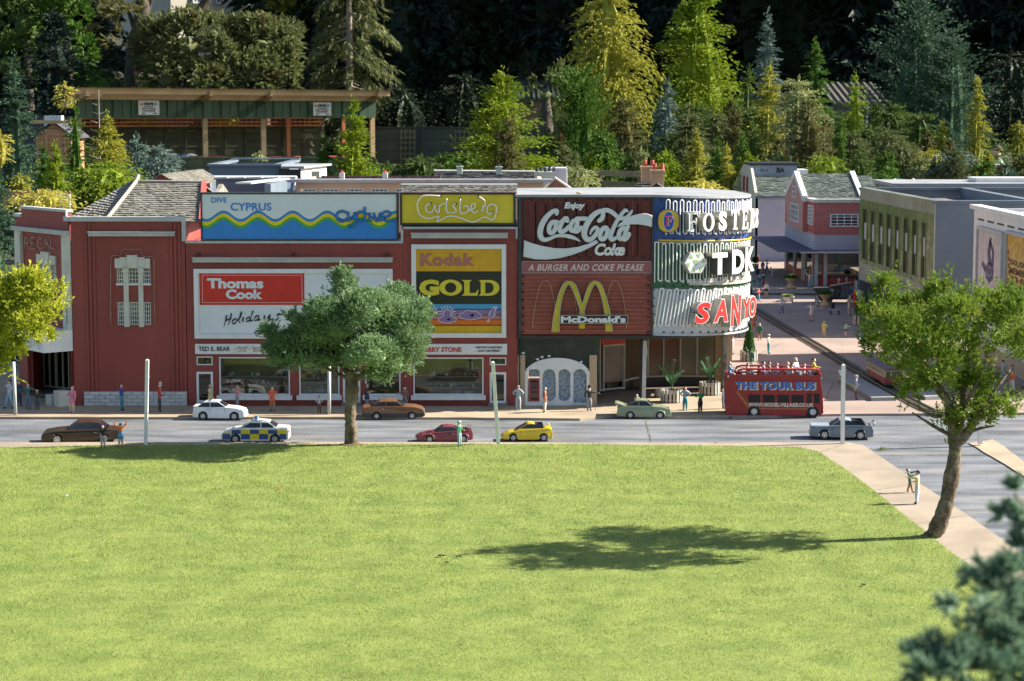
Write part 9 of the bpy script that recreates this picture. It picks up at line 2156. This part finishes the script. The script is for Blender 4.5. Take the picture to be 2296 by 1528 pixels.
 # -- broadleaf / needle masses built from blobs
def blob_crown(blobs,rg,n_per,ll,lw,k=5,upb=.5,outw=1.0,shell=.75,shoots=0,sl=.1):
 Bs,Ds=[],[]
 for q in range(shoots):
  c,r=blobs[rg.randint(len(blobs))];d=rg.normal(size=3);d/=np.linalg.norm(d);d[2]=abs(d[2])*.8+.1 if rg.rand()<.85 else d[2]
  p0=np.array(c)+d*np.array(r)*.8;g=d*.8+np.array([0,0,.55])+rg.normal(size=3)*.2;g/=np.linalg.norm(g);L_=sl*rg.uniform(.5,1.2);m=9
  for j in range(m):
   f=j/m;w=(1-f)*sl*.16
   Bs.append((p0+g*L_*f+rg.normal(size=3)*w)[None,:]);Ds.append(unit((g+rg.normal(size=3)*.45)[None,:]))
 for(c,r)in blobs:
  r=np.array(r if hasattr(r,'__len__')else(r,r,r));n=int(n_per*(r[0]*r[2]))
  m_=max(3,n//16);cd=unit(rg.normal(size=(m_,3)));ci=rg.randint(0,m_,n);cr=rg.uniform(.82,1.12,m_)
  d=unit(cd[ci]+rg.normal(size=(n,3))*.17);d[:,2]=np.where(d[:,2]<-.6,-d[:,2],d[:,2]);rr=shell+(1.05-shell)*rg.rand(n)**.6
  wob=cr[ci]
  Bs.append(np.array(c)+d*r*(rr*wob)[:,None]);Ds.append(unit(d*outw+np.array([0,0,upb])+rg.normal(size=(n,3))*.45))
 return spray_fan(np.concatenate(Bs),np.concatenate(Ds),rg,k,ll*1.5,ll,lw,.5)
def pxblob(px,py,rx,ry,Y,depth=None):
 v=P(px,py,Y);kk=(v-C0).dot(FW)/FPX;return((v.x,v.y,v.z),(rx*kk,(depth or rx)*kk,ry*kk))
def blob_tree(label,blobs,col,n_per,ll,lw,trunk,seed,name='tree',cat='tree',bark='bark',k=5,upb=.5,core=.6,shell=.75,limbs=(),shoots=0,sl=.1):
 base=trunk[0][0];t=lthing(name,label,cat,tuple(base));b0=Vector(base);rg=np.random.RandomState(seed)
 bl=[((c[0]-b0.x,c[1]-b0.y,c[2]-b0.z),r)for(c,r)in blobs]
 V_,F_=blob_crown(bl,rg,n_per,ll,lw,k,upb,shell=shell,shoots=shoots,sl=sl);leaf_obj('crown',V_,F_,LF[col],t)
 if core:
  mb=MB();
  for(c,r)in bl:mb.ball(c,tuple(q*core for q in r),10,7)
  rr=random.Random(seed);mb.V=[tuple(Vector(v)*1+Vector((rr.uniform(-1,1),rr.uniform(-1,1),rr.uniform(-1,1)))*bl[0][1][0]*.06)for v in mb.V];stuff(mb.build('inner_foliage',LF[col],t))
 return t,b0
def limb(t,b0,pts,rad,mat,name='branch',seg=9,noise=.0,seed=0):
 q=catmull(pts,6);n=len(q);m_=len(rad);rr=random.Random(seed)
 rs=[rad[min(m_-1,int(i/(n-1)*(m_-1)))]*(1-(i/(n-1)*(m_-1))%1)+rad[min(m_-1,int(i/(n-1)*(m_-1))+1)]*((i/(n-1)*(m_-1))%1)if i<n-1 else rad[-1]for i in range(n)]
 mb=MB().tube([p-b0 for p in q],[r_*(1+rr.uniform(-noise,noise))for r_ in rs],seg)
 if noise:mb.V=[tuple(Vector(v)+Vector((rr.uniform(-1,1),rr.uniform(-1,1),0))*noise*rad[0]*.35)for v in mb.V]
 return mb.build(name,mat,t,smooth=True,o=Vector((0,0,0)))
Yt=G(788,998,.014).y
b0=G(788,999,.014)
bls=[pxblob(*b,Yt+dy+(.17*math.sin(i_*2.4)if b[2]>40 else 0),dp*1.15)for i_,(b,dy,dp)in enumerate([((772,660,30,48),0,30),((765,632,14,30),0,14),((820,705,70,55),.05,60),((870,720,62,58),0,70),((905,745,58,62),-.03,60),((945,715,26,40),0,40),((890,680,45,40),.08,40),((760,735,75,50),.1,70),((715,755,70,40),0,70),((665,775,62,34),0,60),((625,775,36,26),0,36),((603,752,18,12),0,16),((640,805,40,26),0,40),((690,812,50,24),.05,50),((780,790,62,44),-.05,70),((835,800,62,44),-.1,60),((880,815,48,40),0,50),((905,790,42,40),-.05,40),((730,700,45,30),0,50),((690,735,30,22),0,30),((660,722,16,14),0,16),((735,800,50,34),.1,60),((845,845,30,20),0,30)])]
kk=Yt/FPX
t,b0=blob_tree('blue green rounded conifer tree at the lawn edge before the travel billboard',bls,'street_blue',130000,.0115,.0055,[(b0,)],11,k=7,core=.5,upb=.55,shoots=750,sl=.06)
limb(t,b0,[G(788,1003,.0),P(787,960,Yt),P(786,915,Yt),P(791,870,Yt),P(786,830,Yt)],[.038,.031,.029,.031,.022],M['bark'],'trunk',14,.12,1)
for(e,r_)in((((788,850),(800,810),(850,760)),.02),(((788,850),(760,815),(700,785)),.018),(((788,845),(785,780),(775,700)),.018),(((797,850),(840,820),(880,800)),.014),(((780,850),(740,830),(660,800)),.012),(((790,860),(805,850),(812,835)),.010)):
 limb(t,b0,[P(e[0][0],e[0][1],Yt),P(e[1][0],e[1][1],Yt+.02),P(e[2][0],e[2][1],Yt)],[r_,r_*.7,r_*.3],M['bark'],'branch',8,.1,int(e[2][0]))
MB().ball((0,0,.0),(.08,.05,.010),14,6).build('root_mound',flat((.09,.07,.03),.95),t)
b0=G(2090,1205,.014);Yt=b0.y
bls=[pxblob(*b,Yt+dy+(.30*math.sin(i_*2.4)if b[2]>38 else 0),dp*1.3)for i_,(b,dy,dp)in enumerate([((1985,665,22,46),0,24),((1965,720,34,44),0,34),((2000,745,55,50),.05,60),((1965,780,30,30),0,30),((2050,700,40,40),.1,40),((2115,670,40,40),.12,40),((2095,720,62,50),0,70),((2150,720,60,50),.08,60),((2200,700,50,46),.1,50),((2255,690,46,40),.1,46),((2290,720,50,56),.1,50),((2230,745,60,50),0,60),((2060,770,66,44),-.08,60),((2130,775,66,46),-.1,60),((2020,800,50,30),0,50),((2090,815,60,40),0,60),((2150,830,50,44),0,50),((2260,790,50,34),.05,50),((2310,780,40,46),0,40),((2040,840,36,28),0,36),((2100,860,40,30),.05,40),((2170,880,44,40),0,44),((2190,930,46,34),-.05,44),((2235,920,38,28),-.02,40),((2160,950,30,24),0,30),((2045,885,22,18),0,20),((2200,860,24,20),0,24),((2130,960,18,20),0,18)])]
t,b0=blob_tree('curved trunked green tree on the right at the lawn corner',bls,'street_green',88000,.0125,.0050,[(b0,)],12,k=7,core=0,upb=.45,shell=.55,shoots=620,sl=.085)
limb(t,b0,[G(2088,1209,.0),P(2108,1170,Yt),P(2126,1110,Yt),P(2138,1040,Yt),P(2143,985,Yt)],[.036,.033,.031,.029,.026],M['bark'],'trunk',14,.12,2)
limb(t,b0,[P(2141,995,Yt),P(2136,950,Yt),P(2126,905,Yt),P(2100,870,Yt),P(2060,830,Yt)],[.030,.024,.02,.014,.006],M['bark'],'branch',10,.1,3)
limb(t,b0,[P(2146,990,Yt),P(2152,950,Yt),P(2160,900,Yt+.03),P(2140,830,Yt+.05)],[.026,.018,.013,.006],M['bark'],'branch',9,.1,4)
limb(t,b0,[P(2150,990,Yt),P(2176,960,Yt),P(2200,920,Yt),P(2245,895,Yt),P(2310,860,Yt)],[.024,.018,.015,.012,.008],M['bark'],'branch',9,.1,5)
rb_=random.Random(3)
for(a,b,c)in(((2128,925),(2095,935),(2060,915)),((2120,900),(2110,850),(2120,790)),((2110,880),(2080,820),(2020,760)),((2157,920),(2190,860),(2215,800)),((2190,935),(2215,935),(2240,925)),((2160,890),(2170,830),(2180,740)),((2090,860),(2040,850),(2005,835)),((2000,770),(1990,720),(1983,650)),((2200,915),(2235,870),(2265,830)),((2140,980),(2100,960),(2045,925)),((2152,985),(2185,965),(2230,955))):
 limb(t,b0,[P(a[0],a[1],Yt),P(b[0],b[1],Yt+rb_.uniform(-.05,.05)),P(c[0],c[1],Yt+rb_.uniform(-.08,.08))],[.010,.007,.003],M['bark'],'branch',6,.1,int(a[0]+c[0]))
Yt=10.4;b0=Vector((P(-40,900,Yt).x,Yt,.014))
bls=[pxblob(*b,Yt+dy,dp)for(b,dy,dp)in[((50,650,40,36),0,40),((10,680,50,46),0,50),((75,640,18,22),0,18),((110,665,24,12),0,20),((70,690,50,40),0,50),((115,705,22,14),0,20),((50,730,50,40),-.05,50),((0,740,50,60),0,50),((80,750,36,24),0,30),((20,790,34,34),0,34),((-50,730,60,80),.05,60),((-60,660,50,50),0,50),((5,830,12,18),0,14),((-40,800,40,30),0,40)]]
t,b0=blob_tree('golden yellow feathery conifer cut by the left picture edge',bls,'street_gold',80000,.015,.0066,[(b0,)],13,k=7,core=.4,upb=.3,shoots=260,sl=.10)
limb(t,b0,[b0+Vector((0,0,-.01)),P(-45,880,Yt),P(-30,800,Yt),P(-10,720,Yt)],[.04,.032,.026,.012],M['bark'],'trunk',12,.12,6)
limb(t,b0,[P(-35,820,Yt),P(10,770,Yt),P(60,700,Yt)],[.016,.012,.005],M['bark'],'branch',8,.1,7)
Yn=2.0;b0=Vector((P(2420,1500,Yn).x,Yn+.2,.0))
rg=np.random.RandomState(21)
t=lthing('foreground_conifer','out of focus dark blue green conifer filling the lower right corner','tree',tuple(b0))
fb=[]
for(px,py,rx,ry,dY)in[(2275,1110,18,26,.1),(2262,1165,34,18,.1),(2282,1190,34,28,.1),(2290,1240,40,34,.1),(2200,1275,30,22,0),(2262,1290,46,34,0),(2190,1300,20,16,0),(2230,1340,60,40,0),(2170,1365,56,20,-.1),(2285,1370,60,60,0),(2190,1420,74,32,-.1),(2250,1450,70,50,-.1),(2120,1465,80,24,-.1),(2050,1480,34,16,-.1),(2170,1500,90,30,-.15),(2100,1510,70,24,-.15),(2260,1520,90,50,-.1),(2340,1440,90,90,0),(2360,1300,70,100,.1)]:
 fb.append(pxblob(px,py,rx,ry,Yn+dY))
fb=[((c[0]-b0.x,c[1]-b0.y,c[2]-b0.z),r)for(c,r)in fb]
V_,F_=blob_crown(fb,rg,290000,.0107,.0036,6,.15,1.0,.2);leaf_obj('crown',V_,F_,LF['fore'],t)
for(c,r)in fb[::2]:MB().tube(catmull([Vector((.03,0,max(.1,c[2]-.25))),Vector((c[0]*.5+.02,c[1]*.5,c[2]-.06)),Vector(c)],4),[.0035]*4+[.002]*5,5).build('branch',M['bark'],t)
MB().tube([(0,0,0),(.02,0,.8),(.0,0,1.5)],[.02,.015,.006],8).build('trunk',M['bark'],t)
# -- background trees at real scale
def bigc(label,px,ytop,wpx,Y,col,prof='cone',**kw):
 return conifer(label,px,ytop,wpx,Y,col,prof,name='tall_conifer',bark='barkdark',**kw)
def leafy(label,blobs,col,Y,n_per,ll,lw,seed,trunks=(),k=4):
 bl=[pxblob(*b,Y+d)for(b,d)in blobs];c0=bl[0][0];base=Vector((c0[0],Y,terr(c0[0],Y)))
 t,b0_=blob_tree(label,bl,col,n_per,ll,lw,[(base,)],seed,k=k,core=.3,upb=.2)
 limb(t,b0_,[base,Vector((c0[0],Y,(base.z+c0[2])/2)),Vector(c0)],[.22,.18,.08],M['barkdark'],'trunk',8,.1,seed)
 return t
leafy('olive leafed broadleaf tree behind the middle of the shelter roof',[((420,110,85,80),0),((380,180,70,60),-.5),((450,190,80,50),-.5),((350,120,50,70),0),((480,78,60,40),1),((455,42,24,20),.5),((395,62,26,24),.3),((360,90,30,26),0),((500,130,24,50),-.8)],'olive',62.6,760,.15,.08,31)
leafy('broad leafy tree with paler glossy leaves right of the middle behind the shelter',[((590,110,80,70),0),((560,170,80,50),-.5),((630,160,45,60),0),((540,74,50,36),.5),((640,80,36,36),.8),((610,58,20,18),.6),((655,120,22,26),0),((575,62,22,18),.2)],'olive',63.2,760,.15,.09,32)
leafy('sunlit yellow green leafy tree top at the upper left',[((150,60,60,70),0),((140,20,50,40),0),((175,120,40,50),0)],'green',66,500,.16,.08,33)
leafy('dark leafy tree filling the top left corner',[((60,60,90,90),0),((20,150,70,70),0),((90,0,80,50),0)],'mid',67,500,.16,.07,34)
leafy('grey leafed shrub with mauve flowers beside the timber hut',[((1225,215,38,50),0),((1250,180,30,36),0),((1215,260,34,36),0)],'olive',50,420,.12,.06,35)
leafy('dark green hedge tree top at the upper middle beside the spruce',[((640,45,50,36),0),((615,40,40,22),0)],'gold',80,200,.24,.10,36)
Yp=64.5;t=lthing('old_pine','old pine with thick dark trunk and long rising limb behind the shelter','tree',(P(300,200,Yp).x,Yp,terr(-12,Yp)));b0=Vector(t.location)
limb(t,b0,[b0+Vector((0,0,-.3)),P(300,170,Yp),P(308,90,Yp),P(318,30,Yp),P(322,-60,Yp)],[.32,.28,.26,.24,.18],M['barkdark'],'trunk',12,.12,8)
limb(t,b0,[P(308,130,Yp),P(345,95,Yp),P(400,62,Yp),P(440,35,Yp),P(475,-20,Yp)],[.26,.17,.15,.14,.12],M['barkdark'],'limb',10,.1,9)
limb(t,b0,[P(318,60,Yp),P(330,30,Yp),P(345,-10,Yp)],[.08,.06,.04],M['barkdark'],'limb',7,.1,10)
limb(t,b0,[P(300,60,Yp),P(285,20,Yp),P(262,-10,Yp)],[.08,.06,.04],M['barkdark'],'limb',7,.1,11)
for(a,b,c,r_)in(((340,105),(420,125),(500,140),.05),((360,75),(370,30),(420,18),.03),((455,25),(500,40),(560,10),.03),((400,110),(440,105),(480,118),.03)):
 limb(t,b0,[P(*a,Yp-.3),P(*b,Yp-.6),P(*c,Yp-.8)],[r_,r_*.8,r_*.3],M['barkpale'],'dead_branch',6,.1,int(a[0]))
rg=np.random.RandomState(9);bl=[pxblob(*b,Yp-1)for b in((250,60,50,40),(290,25,60,30),(270,90,30,24),(340,10,60,20),(240,20,50,30),(345,60,22,22))]
bl=[((c[0]-b0.x,c[1]-b0.y,c[2]-b0.z),r)for(c,r)in bl];V_,F_=blob_crown(bl,rg,190,.22,.035,7,.3,1,.2);leaf_obj('crown',V_,F_,LF['bronze'],t)
Ys2=66;t=lthing('drooping_spruce','tall spruce with pale bare trunk and drooping branches right of the shelter','tree',(P(783,200,Ys2).x,Ys2,terr(-5,Ys2)));b0=Vector(t.location)
limb(t,b0,[b0+Vector((0,0,-.2)),P(783,200,Ys2),P(784,100,Ys2),P(782,-20,Ys2),P(782,-160,Ys2)],[.13,.105,.10,.085,.04],M['barkpale'],'trunk',10,.05,12)
rg=np.random.RandomState(10);Bs,Ds=[],[]
for q in range(420):
 zpx=rg.uniform(-170,300);az=rg.uniform(0,6.283)
 if math.sin(az)<-.35 and rg.rand()<.62:continue
 L2=(1.15 if zpx>180 else.55+.6*(zpx+170)/350)*rg.uniform(.7,1.1)*(112 if math.cos(az)>0 else 98)*Ys2/FPX
 z0_=P(783,zpx,Ys2).z-b0.z
 ns_=9
 for s_ in np.linspace(.3,1,ns_):
  r_=L2*s_;Bs.append((math.cos(az)*r_+rg.normal()*.05,math.sin(az)*r_+rg.normal()*.05,z0_-.25*r_-.22*r_*s_));Ds.append((math.cos(az)*.5,math.sin(az)*.5,-.75))
 if q%7==0:MB().tube([(0,0,z0_),(math.cos(az)*L2*.5,math.sin(az)*L2*.5,z0_-.16*L2),(math.cos(az)*L2,math.sin(az)*L2,z0_-.46*L2)],[.03,.018,.006],4).build('branch',M['barkpale'],t)
V_,F_=spray_fan(np.array(Bs),unit(np.array(Ds)+rg.normal(size=(len(Bs),3))*.3),rg,7,.26,.20,.045,.5);leaf_obj('crown',V_,F_,LF['olive'],t)
bigc('dark blue spruce rising behind the small shed on the left',128,32,230,62,'darkblue','cone',seed=501,leaf=5,dens=1.2,jag=.2)
bigc('dark conifer left of the old pine trunk',235,60,160,73,'dark','cone',seed=502,leaf=5)
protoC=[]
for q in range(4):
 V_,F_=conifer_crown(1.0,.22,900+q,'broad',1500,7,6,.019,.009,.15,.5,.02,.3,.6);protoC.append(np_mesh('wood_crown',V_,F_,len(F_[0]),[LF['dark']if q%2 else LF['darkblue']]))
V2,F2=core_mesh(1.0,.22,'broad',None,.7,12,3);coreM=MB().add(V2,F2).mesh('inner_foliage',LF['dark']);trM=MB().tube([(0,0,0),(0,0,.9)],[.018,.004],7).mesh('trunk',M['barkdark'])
n_=0
spots=[]
rr=random.Random(12)
for row,(Yr,hh,st)in enumerate(((74,16,2.7),(84,21,3.0),(112,26,7))):
 x=-26 if row else-9.5
 while x<(44 if row<2 else 50):
  if not(row==0 and x<-5.5)and not(row==1 and(-19<x<-8.2))and not(row==2 and-26<x<3):spots.append((x+rr.uniform(-.5,.5),Yr+rr.uniform(-1.5,1.5),hh*rr.uniform(.85,1.15),row))
  x+=st*rr.uniform(.85,1.15)
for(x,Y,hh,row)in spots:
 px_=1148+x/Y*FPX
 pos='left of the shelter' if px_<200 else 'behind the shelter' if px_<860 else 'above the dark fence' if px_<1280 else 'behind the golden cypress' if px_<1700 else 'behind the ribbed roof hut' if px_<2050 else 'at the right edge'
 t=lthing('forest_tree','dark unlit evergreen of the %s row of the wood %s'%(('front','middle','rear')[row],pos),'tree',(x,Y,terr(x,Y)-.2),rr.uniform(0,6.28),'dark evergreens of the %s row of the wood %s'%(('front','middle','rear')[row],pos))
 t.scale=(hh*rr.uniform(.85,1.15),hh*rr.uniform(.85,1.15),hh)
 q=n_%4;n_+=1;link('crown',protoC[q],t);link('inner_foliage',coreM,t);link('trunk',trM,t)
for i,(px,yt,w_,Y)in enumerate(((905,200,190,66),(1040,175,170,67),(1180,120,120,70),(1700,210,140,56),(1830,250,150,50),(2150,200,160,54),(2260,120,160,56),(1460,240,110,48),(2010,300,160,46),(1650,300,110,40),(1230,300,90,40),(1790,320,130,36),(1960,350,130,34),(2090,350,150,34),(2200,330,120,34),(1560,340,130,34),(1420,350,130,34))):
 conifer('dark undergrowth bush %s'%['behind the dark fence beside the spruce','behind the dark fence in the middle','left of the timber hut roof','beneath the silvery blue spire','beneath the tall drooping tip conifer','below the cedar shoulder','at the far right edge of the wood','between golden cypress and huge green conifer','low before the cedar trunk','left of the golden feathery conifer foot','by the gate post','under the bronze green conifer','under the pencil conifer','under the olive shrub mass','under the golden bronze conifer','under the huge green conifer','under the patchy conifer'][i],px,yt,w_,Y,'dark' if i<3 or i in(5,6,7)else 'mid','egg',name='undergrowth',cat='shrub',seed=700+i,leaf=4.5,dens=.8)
bank=[]
for q,(cn,pn,nm)in enumerate((('olive','egg','olive'),('green','egg','fresh green'),('mid','ball','mid green'),('bluegreen','cone','blue green'),('lime','egg','yellow green'),('bronze','broad','bronze green'),('gold','cone','golden'),('pale','ball','pale variegated'))):
 V_,F_=conifer_crown(1.0,.42,950+q,pn,330,5,6,.052,.024,.4,.4,.02,.35,.6);V2,F2=core_mesh(1.0,.42,pn,None,.45,12,q)
 bank.append((np_mesh('bank_crown',V_,F_,len(F_[0]),[LF[cn]]),MB().add(V2,F2).mesh('inner_foliage',LF[cn]),nm))
rr=random.Random(77);bst=MB().tube([(0,0,0),(0,0,.8)],[.02,.006],6).mesh('stem',M['bark'])
for(Y_,pxs,y0_,y1_,w0,w1,pick)in((26.8,range(1270,2290,44),345,385,46,80,(0,1,2,5,7,4)),(30.5,range(1440,2300,58),285,335,60,96,(0,5,2,3,1)),(36,range(1420,2300,70),225,285,70,110,(2,3,5,0)),(29,range(-10,420,50),375,405,50,80,(1,4,2,0)),(46,range(880,1280,60),345,380,60,90,(2,1))):
 for px in pxs:
  x=px+rr.uniform(-14,14);Y=Y_+rr.uniform(-1,1);wx=P(x,400,Y).x;z_=terr(wx,Y);yt=rr.uniform(y0_,y1_);H_=P(x,yt,Y).z-z_;W_=rr.uniform(w0,w1)*Y/FPX;q=pick[rr.randrange(len(pick))]
  if H_<.15 or(2185<px<2300 and Y_>29.5):continue
  reg='at the far left' if px<200 else 'behind the cinema roof' if px<420 else 'before the dark fence' if px<1280 else 'below the huge green conifer' if px<1650 else 'behind the airline building' if px<1950 else 'on the right hand bank'
  lab='%s %s shrub filling the planting %s'%({26.8:'low',30.5:'middling',36:'taller rear',29:'low',46:'distant'}[Y_],bank[q][2],reg)
  t=lthing('bank_shrub',lab,'shrub',(wx,Y,z_),rr.uniform(0,6.28),lab+'s');t.scale=(W_*1.2,W_*1.2,H_)
  link('crown',bank[q][0],t);link('inner_foliage',bank[q][1],t);link('stem',bst,t)
for(px,py,lab)in((1980,1010,'small tuft of weeds at the side street kerb'),(1528,925,'small weed tuft by the kerb near the bus')):
 g=G(px,py,.002);rg=np.random.RandomState(px);n=60;Pb=np.stack([g.x+rg.normal(size=n)*.012,g.y+rg.normal(size=n)*.006,np.full(n,.002)],1);D=unit(np.stack([rg.normal(size=n)*.4,rg.normal(size=n)*.4,np.ones(n)],1));V_,F_=diamonds(Pb,D,unit(np.cross(D,rg.normal(size=(n,3)))),.022,.002)
 single(link('weed_tuft',np_mesh('weed_tuft',V_,F_,4,[M['blade']])),lab,'weed')
